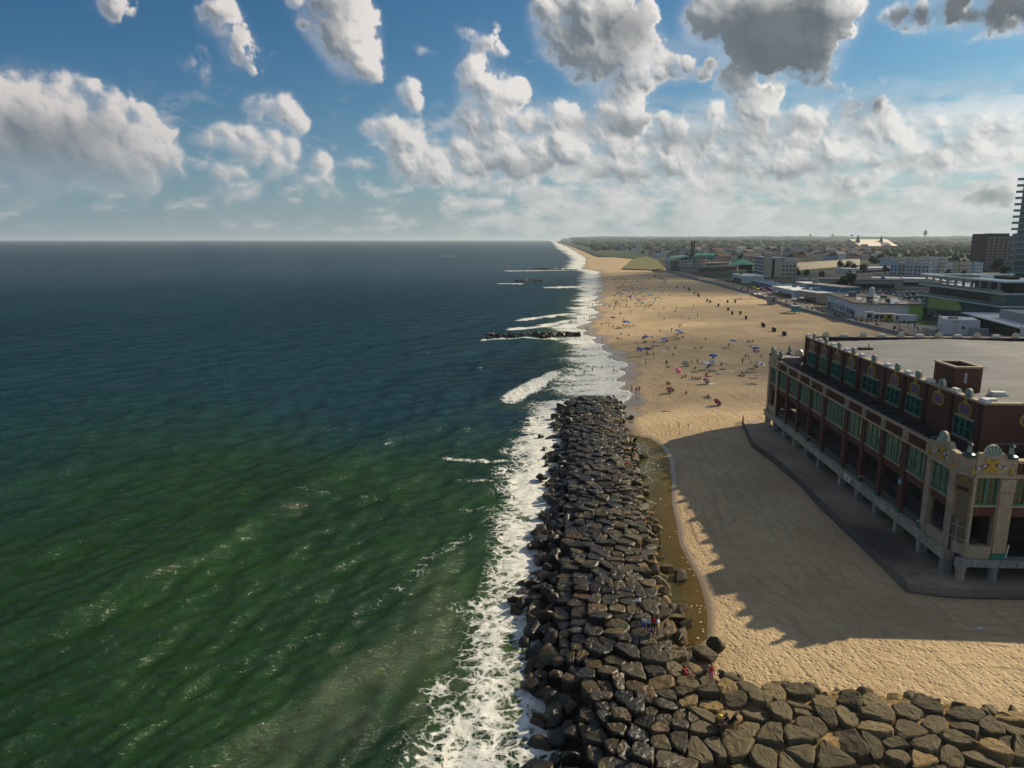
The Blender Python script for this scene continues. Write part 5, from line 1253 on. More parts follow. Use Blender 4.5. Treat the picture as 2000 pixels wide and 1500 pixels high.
# ------------------------------------------------------------------ houses of the town
NTH = ['first', 'second', 'third', 'fourth', 'fifth', 'sixth', 'seventh', 'eighth', 'ninth', 'tenth', 'eleventh', 'twelfth']
HCOL = [('white', w_white), ('cream', w_cream), ('white', w_white), ('blue', P('house_blue', (.19, .28, .36))), ('tan', w_beige), ('pink', w_pink)]
RCOL = [('grey', r_grey), ('brown', r_brown), ('red', r_red), ('dark', P('roof_dark', None))]
def build_houses():
    r = random.Random(12); n = 0; taken = []
    bigs = [(396, 1055, 45), (231, 935, 45), (240, 951, 30), (240, 808, 50), (450, 690, 60), (370, 650, 40), (500, 780, 60), (300, 760, 40), (425, 812, 60), (470, 850, 60)]
    rows = [(880, 1, 1310, 1560), (960, 1, 1290, 1600), (1010, 1, 1300, 1620), (1060, 1, 1280, 1640), (1160, 1, 1270, 1690), (1280, 1, 1262, 1690), (1420, 1, 1255, 1680), (1520, 1, 1250, 1680), (1660, 1, 1225, 1700), (1850, 1, 1215, 1720), (2100, 1, 1200, 1660)]
    for ri, (Y0, _, a, b) in enumerate(rows):
        cnt = {}
        X = XAT(a, 520, Y0); X1 = XAT(b, 520, Y0)
        while X < X1:
            y = Y0 + r.uniform(-18, 18); w = r.uniform(10, 18); dp = r.uniform(10, 15); h = r.uniform(7.5, 13) * (1 + (Y0 - 880) / 3500)
            X += w * r.uniform(1.15, 1.9) * (1 + (Y0 - 880) / 1500)
            if X < town_edge(np.array(y)) + 10 or any(math.hypot(X - bx, y - by) < br for bx, by, br in bigs): continue
            (cn, cm), (rn, rm) = r.choice(HCOL), r.choice(RCOL); al = r.choice('xy')
            o = empty('town_house', (X, y, 3.0), r.choice([0, .15, -.25]) + r.gauss(0, .04)); o['kind'] = 'thing'
            q = cnt.get((cn, rn), 0); cnt[(cn, rn)] = q + 1; tag(o, f'far {cn} house with {rn} roof, {NTH[q]} such from the sea in town row {NTH[ri]}', 'house', 'far houses of the town')
            bpart('wall', cm, o, (-w / 2, w / 2, 0, dp, 0, h)); gable(o, -w / 2, w / 2, 0, dp, h, r.uniform(3, 5.2), rm, al, .5)
            if Y0 < 1300: win_grid(o, [-w * .28, w * .02, w * .3][:r.choice([2, 3])], [1.2, 4.2][:2], 1.3, 1.7, 0, win_m)
            n += 1
build_houses()
# ------------------------------------------------------------------ trees
def m_leaf(c1, c2):
    def f(t):
        p = t.geo(); n = t.noise(p, .35, 4, .6); n2 = t.attr('tone'); t.out(t.bsdf(t.mix((n * .6 + n2 * .5).ramp(.25, .8), c1, c2), .85, .15))
    return f
leaf_far = mat('leaf_far', m_leaf((.014, .026, .010), (.045, .060, .020))); leaf_near = mat('leaf_near', m_leaf((.012, .026, .009), (.050, .075, .020))); bark = P('bark', (.07, .05, .035), rough=.95)
def ico():
    bm = bmesh.new(); bmesh.ops.create_icosphere(bm, subdivisions=2, radius=1); bm.verts.index_update(); V = np.array([v.co[:] for v in bm.verts]); F = np.array([[v.index for v in f.verts] for f in bm.faces]); bm.free(); return V, F
ICO_V, ICO_F = ico()
def build_woods():
    r = np.random.default_rng(8); V0, F0 = ICO_V, ICO_F; vs = []; fs = []; tn = []; k = 0
    var = []
    for i in range(7):
        s = 1 + .30 * np.array([mnoise.noise(Vector(v * 1.6) + Vector((i * 9, 0, 0))) for v in V0]) + .16 * np.array([mnoise.noise(Vector(v * 4) + Vector((i * 5, 3, 0))) for v in V0]); var.append(V0 * s[:, None])
    def put(x, y, rad, hgt, tone):
        nonlocal k
        v = var[r.integers(7)] * np.array([rad, rad, hgt * .5]); z = float(land_z(np.array(x), np.array(y)))
        vs.append(v + np.array([x, y, z + hgt * .52])); fs.append(F0 + k); tn.append(np.full(len(v), tone)); k += len(v)
    for a, b, n, rad, h in ((640, 1000, 140, 4.5, 9), (1000, 1500, 200, 5.0, 9.0), (1500, 2200, 330, 6.5, 10), (2200, 3400, 900, 11, 12.5), (3400, 5500, 1000, 21, 15), (5500, 9000, 850, 40, 18), (9000, 13000, 500, 85, 24)):
        for i in range(n):
            y = r.uniform(a, b); px = r.uniform(1120, 2060); x = XAT(px, 500, y)
            if x < float(town_edge(np.array(y))) + (30 if y < 2500 else 60): continue
            if y < 2000 and px < 1690 and r.random() < .80: continue
            if y < 1000 and px < 1700: continue
            if 2050 < y < 2330 and 1680 < px < 1760: continue
            if y < 1000 and x < 470: continue
            if 730 < y < 900 and x > 410 and x < 620: continue
            s = r.uniform(.65, 1.35); put(x, y, rad * s, h * s, r.random())
    me = np_mesh('woodland', np.concatenate(vs), np.concatenate(fs), leaf_far, False); fattr(me, 'tone', np.concatenate(tn)); tag(link('woodland', me), 'hazy woods spreading behind the town to the horizon', 'woods', kind='stuff')
build_woods()
def leafy(r, rad, hgt, n):
    V = []; F = []; T = []
    blobs = [(Vector((r.gauss(0, .38), r.gauss(0, .38), r.uniform(.25, .85))), r.uniform(.28, .5)) for _ in range(9)]
    for i in range(n):
        c, q = r.choice(blobs); d = Vector((r.gauss(0, 1), r.gauss(0, 1), r.gauss(0, 1))).normalized(); p = c + d * q * r.uniform(.7, 1.05); p = Vector((p.x * rad, p.y * rad, p.z * hgt)); s = r.uniform(.22, .5)
        u = d.orthogonal().normalized(); w = d.cross(u); a = r.uniform(0, 6.28); u, w = u * math.cos(a) + w * math.sin(a), w * math.cos(a) - u * math.sin(a); b = len(V); nn = d * s * .4
        V += [p - u * s, p + w * s * .6 + nn, p + u * s, p - w * s * .6 + nn]; F.append((b, b + 1, b + 2, b + 3)); T += [r.random() * .5 + .5 * p.z / hgt] * 4
    return V, F, T
def build_trees():
    r = random.Random(31); protos = []
    for i in range(4):
        V, F, T = leafy(r, 3.0, 6.0, 900); me = np_mesh('crown', V, F, leaf_near); fattr(me, 'tone', T); protos.append(me)
    mb = MB(); mb.tube((0, 0, -.3), (0, 0, 2.4), .28, .16); mb.tube((0, 0, 2.0), (.9, .3, 3.8), .12, .04); mb.tube((0, 0, 2.0), (-.8, .4, 3.9), .12, .04); mb.tube((0, 0, 2.2), (.1, -.8, 4.0), .11, .04); tm = mb.mesh('trunk', bark)
    spots = [(1655, 566, 1.5, 'round dark tree at the edge of the car park'), (1643, 568, 1.1, 'smaller dark tree left of the round car park tree'), (1558, 541, 1.0, 'conical dark tree right of the white motel'), (1575, 543, .9, 'bushy dark tree beside the pale wall'), (1640, 527, 1.3, 'broad dark tree in front of the long pale wall'), (1655, 529, 1.2, 'dark tree beside the lamp poles of the car park'),
             (1668, 533, 1.2, 'dark tree left of the white townhouses'), (1685, 535, 1.2, 'tree just left of the white townhouse wing'), (1728, 536, 1.1, 'tree at the left end of the white townhouses'), (1850, 541, .8, 'small tree before the white townhouse row'), (1880, 541, .8, 'another small tree at the right of the townhouse row'), (1925, 560, 1.0, 'leafy tree on the terrace building podium'),
             (1965, 548, 1.6, 'large dark tree at the foot of the glass tower'), (1945, 530, 1.5, 'tree before the brown brick slab block'), (1605, 545, .9, 'low dark tree left of the beige depot'), (1465, 545, 1.0, 'dark tree at the left end of the motel'), (1410, 495, 2.2, 'large yellow-green tree above the far houses'), (1795, 619, .7, 'bush beside the lime green pavilion wall')]
    for i, (px, py, s, lab) in enumerate(spots):
        p = G(px, py, 3.2); o = empty('tree', (p.x, p.y, 3.2), r.uniform(0, 6)); o.scale = (s * 1.15, s * 1.15, s); tag(o, lab, 'tree'); link('trunk', tm, o); c = link('crown', protos[i % 4], o, (0, 0, 1.6)); c.rotation_euler = (0, 0, r.uniform(0, 6))
build_trees()
# ------------------------------------------------------------------ people
def nth(n): return ['first', 'second', 'third', 'fourth', 'fifth', 'sixth', 'seventh', 'eighth', 'ninth', 'tenth', 'eleventh', 'twelfth', 'thirteenth', 'fourteenth', 'fifteenth', 'sixteenth', 'seventeenth', 'eighteenth', 'nineteenth', 'twentieth'][n] if n < 20 else f'{n + 1}th'
def capsule(a, b, ra, rb, n=10):
    a, b = Vector(a), Vector(b); d = b - a; L = max(d.length, 1e-4); q = d.to_track_quat('Z', 'Y').to_matrix().to_4x4(); prof = []
    for k in range(4): t = math.pi / 2 * k / 3.5; prof.append((max(ra * math.sin(t + .2), .002), -ra * math.cos(t + .2)))
    for k in range(4): t = math.pi / 2 * (3.5 - k - .5) / 3.5; prof.append((max(rb * math.sin(t), .002), L + rb * math.cos(t)))
    m = MB(); m.lathe(prof, n, 0, Matrix.Translation(a) @ q); return m
def pose_caps(p):
    """tapered limbs between joints; last item says what covers them: 0 skin 1 top 2 bottom 3 hair"""
    J = {k: Vector(v) for k, v in p.items()}; c = []
    mid = (J['pelvis'] + J['chest']) / 2; up = (J['neck'] - J['chest']).normalized(); side = (J['shR'] - J['shL']).normalized(); fwd = side.cross(up) * -1
    hd = J['head']; hu = (hd - J['neck']).normalized(); hf = Vector(p['face']).normalized()
    c += [(J['hipL'], J['hipR'], .115, .115, 2), (J['pelvis'] - side * .05, mid - side * .04, .125, .110, 2), (J['pelvis'] + side * .05, mid + side * .04, .125, .110, 2), (mid - side * .04, J['chest'] - side * .07, .110, .120, 1), (mid + side * .04, J['chest'] + side * .07, .110, .120, 1),
          (J['chest'], J['neck'] - up * .05, .125, .095, 1), (J['shL'], J['shR'], .070, .070, 1), (J['neck'] - up * .06, hd - hu * .04, .055, .050, 0), (hd - hu * .035 + hf * .01, hd + hu * .035, .078, .088, 0), (hd + hu * .045 - hf * .02, hd + hu * .03 - hf * .05, .088, .085, 3), (hd - hu * .03 - hf * .05, hd + hu * .03 - hf * .055, .072, .080, 3),
          (hd + hf * .085 - hu * .015, hd + hf * .105 - hu * .022, .014, .016, 0), (hd - hu * .075 + hf * .045, hd - hu * .085 + hf * .06, .035, .026, 0)]
    for s in (-1, 1): c.append((hd + side * s * .085, hd + side * s * .092 - hf * .01, .020, .018, 0))
    for s, X in ((-1, 'L'), (1, 'R')):
        kn, an, to = J['knee' + X], J['ankle' + X], J['toe' + X]; hp = J['hip' + X]; th = hp.lerp(kn, .55)
        c += [(hp, th, .092, .078, 2), (th, kn, .070, .056, 0), (kn, kn.lerp(an, .35), .056, .056, 0), (kn.lerp(an, .35), an, .054, .036, 0), (an, to, .042, .034, 0), (an, an + (an - to).normalized() * .04, .04, .034, 0)]
        sh, eb, wr, hn = J['sh' + X], J['elb' + X], J['wri' + X], J['hand' + X]; c += [(sh, sh.lerp(eb, .6), .056, .048, 1), (sh.lerp(eb, .6), eb, .044, .040, 0), (eb, wr, .040, .027, 0)]
        hd_ = (hn - wr).normalized(); hs = hd_.cross(fwd); hs = (hs if hs.length > .1 else hd_.cross(up)).normalized(); palm = wr + hd_ * .075; c.append((wr, palm, .028, .030, 0)); nrm = hd_.cross(hs)
        for k, l in enumerate((.062, .075, .070, .052)):
            b = palm + hs * (.027 * (k - 1.5)) * .75; m = b + hd_ * l * .55 + nrm * .006; c += [(b, m, .010, .0095, 0), (m, m + hd_ * l * .45 + nrm * .02, .0095, .008, 0)]
        b = wr + hd_ * .03 - hs * .028; c += [(b, b + hd_ * .035 - hs * .03, .011, .010, 0), (b + hd_ * .035 - hs * .03, b + hd_ * .062 - hs * .034, .010, .009, 0)]
    return c
POSE = {}
POSE['stand'] = dict(pelvis=(0, 0, .95), chest=(0, -.01, 1.27), neck=(0, 0, 1.47), head=(0, -.02, 1.61), face=(0, -1, 0), hipL=(-.09, 0, .92), hipR=(.09, 0, .92), kneeL=(-.11, -.02, .50), kneeR=(.11, -.01, .50), ankleL=(-.12, .03, .085), ankleR=(.13, .01, .085), toeL=(-.15, -.13, .035), toeR=(.17, -.14, .035), shL=(-.17, 0, 1.42), shR=(.17, 0, 1.42), elbL=(-.25, .03, 1.15), elbR=(.25, .03, 1.15), wriL=(-.27, -.05, .92), wriR=(.26, -.05, .92), handL=(-.27, -.08, .80), handR=(.26, -.09, .80))
POSE['walk'] = dict(POSE['stand'], kneeL=(-.10, -.18, .52), ankleL=(-.10, -.26, .12), toeL=(-.10, -.41, .07), kneeR=(.10, .05, .50), ankleR=(.10, .30, .13), toeR=(.10, .19, .035), elbL=(-.24, .12, 1.17), wriL=(-.25, .16, .94), handL=(-.25, .16, .82), elbR=(.24, -.08, 1.17), wriR=(.23, -.25, 1.0), handR=(.22, -.34, .93), chest=(0, -.04, 1.26), neck=(0, -.04, 1.46), head=(0, -.07, 1.60))
POSE['phone'] = dict(POSE['stand'], elbL=(-.25, .0, 1.15), elbR=(.25, .0, 1.15), wriL=(-.10, -.20, 1.20), wriR=(.10, -.20, 1.20), handL=(-.03, -.28, 1.25), handR=(.03, -.28, 1.25), head=(0, -.06, 1.60), face=(0, -1, -.5))
POSE['sit'] = dict(pelvis=(0, 0, .13), chest=(0, .07, .46), neck=(0, .06, .67), head=(0, .03, .81), face=(0, -1, 0), hipL=(-.09, -.02, .12), hipR=(.09, -.02, .12), kneeL=(-.15, -.36, .42), kneeR=(.15, -.38, .40), ankleL=(-.14, -.58, .085), ankleR=(.14, -.60, .085), toeL=(-.16, -.75, .05), toeR=(.16, -.77, .05), shL=(-.17, .06, .62), shR=(.17, .06, .62), elbL=(-.24, -.14, .48), elbR=(.24, -.14, .48), wriL=(-.12, -.34, .48), wriR=(.10, -.34, .47), handL=(-.03, -.42, .47), handR=(.0, -.42, .45))
POSE['lean'] = dict(POSE['sit'], chest=(0, .22, .40), neck=(0, .31, .58), head=(0, .33, .73), shL=(-.17, .30, .53), shR=(.17, .30, .53), elbL=(-.26, .44, .30), elbR=(.26, .44, .30), wriL=(-.27, .47, .07), wriR=(.27, .47, .07), handL=(-.28, .58, .03), handR=(.28, .58, .03), kneeR=(.13, -.45, .12), ankleR=(.13, -.85, .085), toeR=(.15, -.92, .22))
POSE['lie'] = dict(pelvis=(0, 0, .13), chest=(0, .33, .14), neck=(0, .54, .13), head=(0, .68, .12), face=(0, -.1, 1), hipL=(-.09, -.03, .12), hipR=(.09, -.03, .12), kneeL=(-.12, -.42, .20), kneeR=(.12, -.45, .10), ankleL=(-.13, -.80, .08), ankleR=(.14, -.85, .08), toeL=(-.17, -.88, .20), toeR=(.18, -.93, .20), shL=(-.17, .48, .13), shR=(.17, .48, .13), elbL=(-.30, .26, .08), elbR=(.30, .26, .08), wriL=(-.30, .03, .06), wriR=(.30, .03, .06), handL=(-.30, -.08, .05), handR=(.30, -.08, .05))
POSE['bend'] = dict(POSE['stand'], pelvis=(0, .12, .90), chest=(0, -.16, 1.05), neck=(0, -.36, 1.06), head=(0, -.50, 1.00), face=(0, -.6, -1), hipL=(-.10, .12, .88), hipR=(.10, .12, .88), shL=(-.17, -.32, 1.05), shR=(.17, -.32, 1.05), elbL=(-.21, -.36, .77), elbR=(.21, -.36, .77), wriL=(-.14, -.42, .55), wriR=(.14, -.42, .55), handL=(-.10, -.46, .43), handR=(.10, -.46, .43), kneeL=(-.15, .02, .48), kneeR=(.15, .02, .48))
POSE['squat'] = dict(POSE['sit'], pelvis=(0, .10, .30), chest=(0, -.02, .58), neck=(0, -.10, .76), head=(0, -.16, .89), face=(0, -1, -.4), hipL=(-.10, .10, .28), hipR=(.10, .10, .28), kneeL=(-.17, -.28, .50), kneeR=(.17, -.28, .50), ankleL=(-.15, -.10, .085), ankleR=(.15, -.10, .085), toeL=(-.17, -.28, .035), toeR=(.17, -.28, .035), shL=(-.17, -.06, .71), shR=(.17, -.06, .71), elbL=(-.22, -.30, .55), elbR=(.22, -.30, .55), wriL=(-.12, -.46, .42), wriR=(.12, -.46, .42), handL=(-.08, -.54, .36), handR=(.08, -.54, .36))
BODY = {}
slot_mats = [P('skin_mid', (.36, .20, .13), rough=.6), P('cloth_a', (.5, .5, .5)), P('cloth_b', (.1, .1, .1)), P('hair_dark', (.02, .014, .010), rough=.7)]
def body_mesh(name):
    if name in BODY: return BODY[name]
    caps = pose_caps(POSE[name]); mb = MB()
    for a, b, ra, rb, k in caps: c = capsule(a, b, ra, rb); mb.add(c.v, c.f)
    o = mb.build('tmp', slot_mats); m = o.modifiers.new('r', 'REMESH'); m.mode = 'VOXEL'; m.voxel_size = .0145; d = o.modifiers.new('d', 'DECIMATE'); d.ratio = .30
    dg = bpy.context.evaluated_depsgraph_get(); me = bpy.data.meshes.new_from_object(o.evaluated_get(dg)); bpy.data.objects.remove(o)
    n = len(me.polygons); cen = np.zeros(n * 3, np.float32); me.polygons.foreach_get('center', cen); cen = cen.reshape(-1, 3).astype(float)
    best = np.full(n, 1e9); reg = np.zeros(n, np.int32)
    for a, b, ra, rb, k in caps:
        A_, B_ = np.array(a), np.array(b); d_ = B_ - A_; t = np.clip(((cen - A_) @ d_) / max(d_ @ d_, 1e-9), 0, 1); dist = np.linalg.norm(cen - A_ - t[:, None] * d_, axis=1) - (ra + (rb - ra) * t); w = dist < best; best[w] = dist[w]; reg[w] = k
    me.materials.clear()
    for q in slot_mats: me.materials.append(q)
    me.polygons.foreach_set('material_index', reg); me.polygons.foreach_set('use_smooth', np.ones(n, bool)); me.update(); me.name = 'person'; BODY[name] = me; return me
for _k in POSE: body_mesh(_k)
SKIN = [P('skin_light', (.46, .29, .21), rough=.6), slot_mats[0], P('skin_dark', (.14, .075, .045), rough=.6)]
HAIR = [slot_mats[3], P('hair_brown', (.06, .035, .018), rough=.7), P('hair_fair', (.26, .18, .08), rough=.7)]
CLOTH = {n: P('cloth_' + n.replace(' ', '_'), c, rough=.85, amt=.15) for n, c in {'white': (.66, .66, .66), 'black': (.012, .012, .014), 'red': (.42, .03, .03), 'blue': (.03, .10, .36), 'navy': (.012, .02, .07), 'green': (.03, .20, .06), 'lime green': (.22, .55, .03), 'pink': (.60, .16, .26), 'orange': (.62, .20, .03), 'yellow': (.62, .45, .05), 'teal': (.03, .28, .30), 'purple': (.16, .05, .26), 'grey': (.20, .20, .21), 'pale blue': (.28, .42, .62)}.items()}
USED = set(); prng = random.Random(77)
DO = {'stand': 'standing', 'walk': 'walking', 'phone': 'standing looking down', 'sit': 'sitting', 'lean': 'sitting leaning back', 'lie': 'lying', 'bend': 'bending over', 'squat': 'squatting'}
def person(pose, loc, rz, top, bot, where, skin=None, hair=None, h=1.0, group=None, label=None):
    o = link('person', BODY[pose], None, loc, rz); s = h * prng.uniform(.96, 1.03); o.scale = (s, s, s)
    sk = SKIN[prng.randrange(3) if skin is None else skin]
    for i, m in enumerate((sk, CLOTH[top] if top else sk, CLOTH[bot], HAIR[prng.randrange(3) if hair is None else hair])): o.material_slots[i].link = 'OBJECT'; o.material_slots[i].material = m
    if label is None:
        what = f'in {top} top and {bot} bottoms' if top else f'with bare back in {bot} swimwear'
        label = f"{'child' if h < .8 else 'person'} {what} {DO[pose]} {where}"
    tag(o, label, 'person', group); USED.add(label); return o
def sandz(x, y): return float(sand_h(np.array([x]), np.array([y]))[0])
def dress(): return prng.choice([None, None] + list(CLOTH)), prng.choice(['black', 'red', 'blue', 'navy', 'green', 'pink', 'orange', 'teal', 'purple', 'grey'])
def beachgoer(px, py, pose, where, h=1.0, group=None, wade=0.0):
    p = G(px, py, 1.6)
    for _ in range(3): p = G(px, py, max(sandz(p.x, p.y), -.1))
    for _ in range(60):
        t_, b_ = dress(); what = f'in {t_} top and {b_} bottoms' if t_ else f'with bare back in {b_} swimwear'
        if f"{'child' if h < .8 else 'person'} {what} {DO[pose]} {where}" not in USED: break
    return person(pose, (p.x, p.y, max(sandz(p.x, p.y), -.05) - wade), prng.uniform(0, 6.28), t_, b_, where, h=h, group=group)
# on the rocks
def on_rock(px, py, pose, rz, top, bot, label, z0=2.9, **k):
    p = G(px, py, z0); dg = bpy.context.evaluated_depsgraph_get(); hit = None
    org = Vector((0, 0, CAM_H)); ok, lc, nr, ix, ob, mx = scene.ray_cast(dg, org, (p - org).normalized())
    if ok: p = lc
    ok, lc, nr, ix, ob, mx = scene.ray_cast(dg, Vector((p.x, p.y, 8)), Vector((0, 0, -1)))
    return person(pose, (p.x, p.y, (lc.z if ok else p.z) - .01), rz, top, bot, '', label=label, **k)
bpy.context.view_layer.update()
on_rock(1246, 1198, 'phone', .2, 'white', 'black', 'person in white shirt and black shorts standing alone on the jetty rocks', skin=2, hair=0)
on_rock(1257, 1234, 'stand', 2.6, 'white', 'blue', 'child in white shirt and blue shorts at the left of the rock group', skin=2, hair=0, h=.85)
on_rock(1266, 1238, 'stand', .6, 'pale blue', 'navy', 'person in pale blue shirt and navy shorts second from left in rock group', skin=1, hair=1, h=.95)
on_rock(1275, 1241, 'walk', 2.9, 'red', 'black', 'person in red shirt and black shorts in the middle of rock group', skin=2, hair=0, h=1.05)
on_rock(1284, 1239, 'stand', 1.1, 'white', 'yellow', 'person in white top and yellow skirt at the right of rock group', skin=2, hair=0)
on_rock(1272, 1244, 'squat', .3, 'navy', 'navy', 'person in navy squatting in front of the rock group', skin=1, hair=0, h=.9)
on_rock(1338, 1320, 'sit', 1.2, 'red', 'red', 'person in red swimwear sitting on a dark slab of the jetty root', skin=1, hair=0)
on_rock(1388, 1336, 'stand', .4, 'red', 'pink', 'person in red and pink swimwear standing beside the sand edge', skin=1, hair=1)
on_rock(1417, 1415, 'sit', 5.2, 'black', 'navy', 'left of two dark-clothed people sitting on the sea wall stones', skin=2, hair=0)
on_rock(1427, 1414, 'lean', 4.8, 'black', 'black', 'right of two dark-clothed people sitting on the sea wall stones', skin=1, hair=0)
on_rock(1222, 917, 'bend', 2.0, 'red', 'red', 'person in red bending among the middle jetty rocks near the pool', skin=1, hair=0)
on_rock(1262, 1016, 'squat', 1.0, 'lime green', 'black', 'person in lime green shirt squatting at the pool edge of the jetty', skin=1, hair=0)
bag = G(1407, 1404, 3.3); mb = MB(); mb.lathe([(.16, 0), (.22, .12), (.20, .30), (.08, .38)], 8); mb.tube((-.08, 0, .36), (.08, 0, .36), .02); bo = mb.build('beach_bag', CLOTH['yellow'], None, True, (bag.x, bag.y, 3.25)); tag(bo, 'small yellow bag beside the people sitting on the sea wall', 'bag')
# on the sand, read off the photo (spots in a 5.56x enlargement that starts at 1180, 540)
def zs(zx, zy): return 1180 + zx * .18, 540 + zy * .18
ST = [(152, 705), (187, 715), (512, 790), (530, 790), (535, 880), (675, 975), (948, 965), (1010, 955), (1500, 945), (1530, 900), (300, 1250), (348, 1270), (380, 1265), (50, 340), (135, 290), (590, 310), (296, 405), (110, 365), (1030, 205), (865, 125), (895, 150)]
for i, (a, b) in enumerate(ST):
    px, py = zs(a, b); wh = 'on wet sand beyond the jetty' if b > 1200 else 'on the open sand' if a > 1400 else 'between the umbrellas' if b > 600 else 'on the middle beach' if a < 640 else 'beside the bins'
    beachgoer(px, py, 'walk' if i % 3 == 0 else 'stand', wh)
beachgoer(*zs(1568, 905), 'stand', 'on the open sand', h=.66); beachgoer(*zs(1590, 955), 'stand', 'on the open sand', h=.66); beachgoer(*zs(450, 965), 'walk', 'running towards the wash'); beachgoer(*zs(105, 1045), 'bend', 'in the white wash'); beachgoer(*zs(137, 1047), 'bend', 'in the white wash', h=.75)
SIT = [(185, 630), (270, 640), (855, 665), (785, 685), (812, 685), (695, 780), (750, 855), (1555, 715), (1585, 720), (1612, 708), (1595, 770), (1700, 875), (905, 980), (985, 1000), (1272, 965), (1140, 1045), (1110, 1075), (850, 1100), (880, 1095), (955, 1118), (985, 1118), (1015, 1116), (1045, 1118), (885, 1280), (1118, 1162), (1110, 1318), (1135, 1322), (1500, 1060), (1520, 1075), (1545, 1045), (450, 722), (455, 835), (470, 850), (430, 678), (390, 800), (235, 275), (440, 262), (435, 338), (240, 330), (640, 712), (675, 708), (1640, 985), (1660, 990), (1130, 980), (1155, 975), (1185, 970), (1175, 895), (870, 945), (1640, 820), (1670, 825), (1350, 750), (250, 540), (275, 545), (320, 535), (710, 1180), (690, 1175)]
for i, (a, b) in enumerate(SIT):
    px, py = zs(a, b); wh = 'on the near sand' if b > 1040 else 'before the brick hall' if a > 1400 else 'by the blue umbrellas' if 560 < b < 1040 and a < 900 else 'in the middle of the beach' if b > 560 else 'on the middle beach'
    beachgoer(px, py, ('sit', 'lean', 'sit', 'squat')[i % 4], wh)
LIE = [(540, 715, 'pale blue'), (650, 810, 'white'), (1365, 1030, 'white'), (1160, 1168, 'white'), (1560, 1168, 'grey'), (1615, 1168, 'navy'), (1185, 1030, 'grey'), (700, 982, 'green'), (1600, 1008, 'green'), (1130, 1088, 'pink'), (1485, 1082, 'orange'), (1290, 1010, 'pink'), (1235, 1055, 'teal'), (800, 985, 'yellow')]
def towel(px, py, col, i):
    p = G(px, py, 1.8); p = G(px, py, sandz(p.x, p.y)); mb = MB(); r = random.Random(i); n = 6; V = []
    for k in range(n + 1):
        for j in range(4): V.append((-.5 + j / 3 + r.uniform(-.03, .03), -1 + 2 * k / n, .03 + r.uniform(0, .05)))
    mb.add(V, [(k * 4 + j, k * 4 + j + 1, k * 4 + j + 5, k * 4 + j + 4) for k in range(n) for j in range(3)]); o = mb.build('beach_towel', CLOTH[col], None, False, (p.x, p.y, sandz(p.x, p.y) + .02), r.uniform(0, 3)); tag(o, f'{col} beach towel, {nth(i)} of the spread towels counting from the wash to the hall', 'towel'); return o
for i, (a, b, col) in enumerate(sorted(LIE)):
    t_ = towel(*zs(a, b), col, i)
    if i % 2 == 0: x, y, z = t_.location; tp, bt = dress(); person('lie', (x, y, z + .03), t_.rotation_euler.z, tp, bt, '', label=f'sunbather in {bt} swimwear lying on the {col} towel, {nth(i)} towel from the wash')
for i in range(34):
    px, py = 1195 + 190 * prng.random() ** 1.3, 596 + 92 * prng.random()
    if px > shore_x(np.array(G(px, py, 1.8).y)) * 0 + 1185 + (py - 590) * .25: beachgoer(px, py, prng.choice(['sit', 'lean', 'stand', 'walk', 'sit']), 'scattered over the middle sand')
# wash line and shallow water beyond the near groyne (6.67x enlargement from 1000, 450)
def zw(a, b): return 1000 + a * .15, 450 + b * .15
WL = [(755, 1220), (772, 1222), (832, 1192), (898, 1175), (938, 1170), (1005, 1162), (1038, 1150), (950, 1302), (982, 1312), (858, 1300), (1165, 1255), (1258, 1252), (1050, 985), (1005, 955), (1090, 945), (1078, 1012), (978, 1035), (1205, 1002), (1262, 1005), (1133, 805), (1105, 805), (1178, 1460)]
for i, (a, b) in enumerate(WL): beachgoer(*zw(a, b), 'stand' if i % 2 else 'walk', 'at the wash by the rock groyne' if b > 1100 else 'in the farther surf', h=(1, .95, 1.03, .75)[i % 4])
for a, b in ((1157, 726), (1175, 722), (1141, 734)): beachgoer(a, b, 'stand', 'wading beyond the jetty', wade=.35)
# the far crowd: nothing tells these specks apart
spots = []
for i in range(125):
    t_ = prng.random(); py = 537 + 62 * t_ ** .8; lo = 1185 + 8 * prng.random() + max(0, (600 - py) * .05); px = lo + abs(prng.gauss(0, 1)) * (38 if t_ > .3 else 24) + 10
    if px < 1345: spots.append((py, px))
for i, (py, px) in enumerate(sorted(spots, reverse=True)):
    p = G(px, py, 1.8); ps = prng.choice(['stand', 'sit', 'sit', 'walk', 'lie']); tp, bt = dress()
    person(ps, (p.x, p.y, sandz(p.x, p.y)), prng.uniform(0, 6.28), tp, bt, '', group='far crowd on the beach', label=f'tiny person in {bt} bottoms {DO[ps]}, {nth(i)} into the far crowd from the jetty')
# ------------------------------------------------------------------ umbrellas
def umb_mesh(r_=1.25):
    mb = MB(); n = 8; V = [(0, 0, 2.25)]
    for k in range(n): a = k * 2 * math.pi / n; V += [(r_ * .62 * math.cos(a), r_ * .62 * math.sin(a), 2.10), (r_ * math.cos(a), r_ * math.sin(a), 1.80)]
    F = []; ms = []
    for k in range(n): j = (k + 1) % n; mb.add([V[0], V[1 + 2 * k], V[1 + 2 * j]], [(0, 1, 2)], k % 2); mb.add([V[1 + 2 * k], V[2 + 2 * k], ((V[2 + 2 * k][0] + V[2 + 2 * j][0]) / 2.06, (V[2 + 2 * k][1] + V[2 + 2 * j][1]) / 2.06, 1.86), V[2 + 2 * j], V[1 + 2 * j]], [(0, 1, 2, 3, 4)], k % 2)
    return mb.mesh('canopy', [CLOTH['blue'], CLOTH['blue']])
UC = umb_mesh(); mb = MB(); mb.tube((0, 0, -.25), (0, 0, 2.35), .022); mb.lathe([(.01, 2.3), (.03, 2.34), (.005, 2.42)], 6); UP = mb.mesh('pole', w_white)
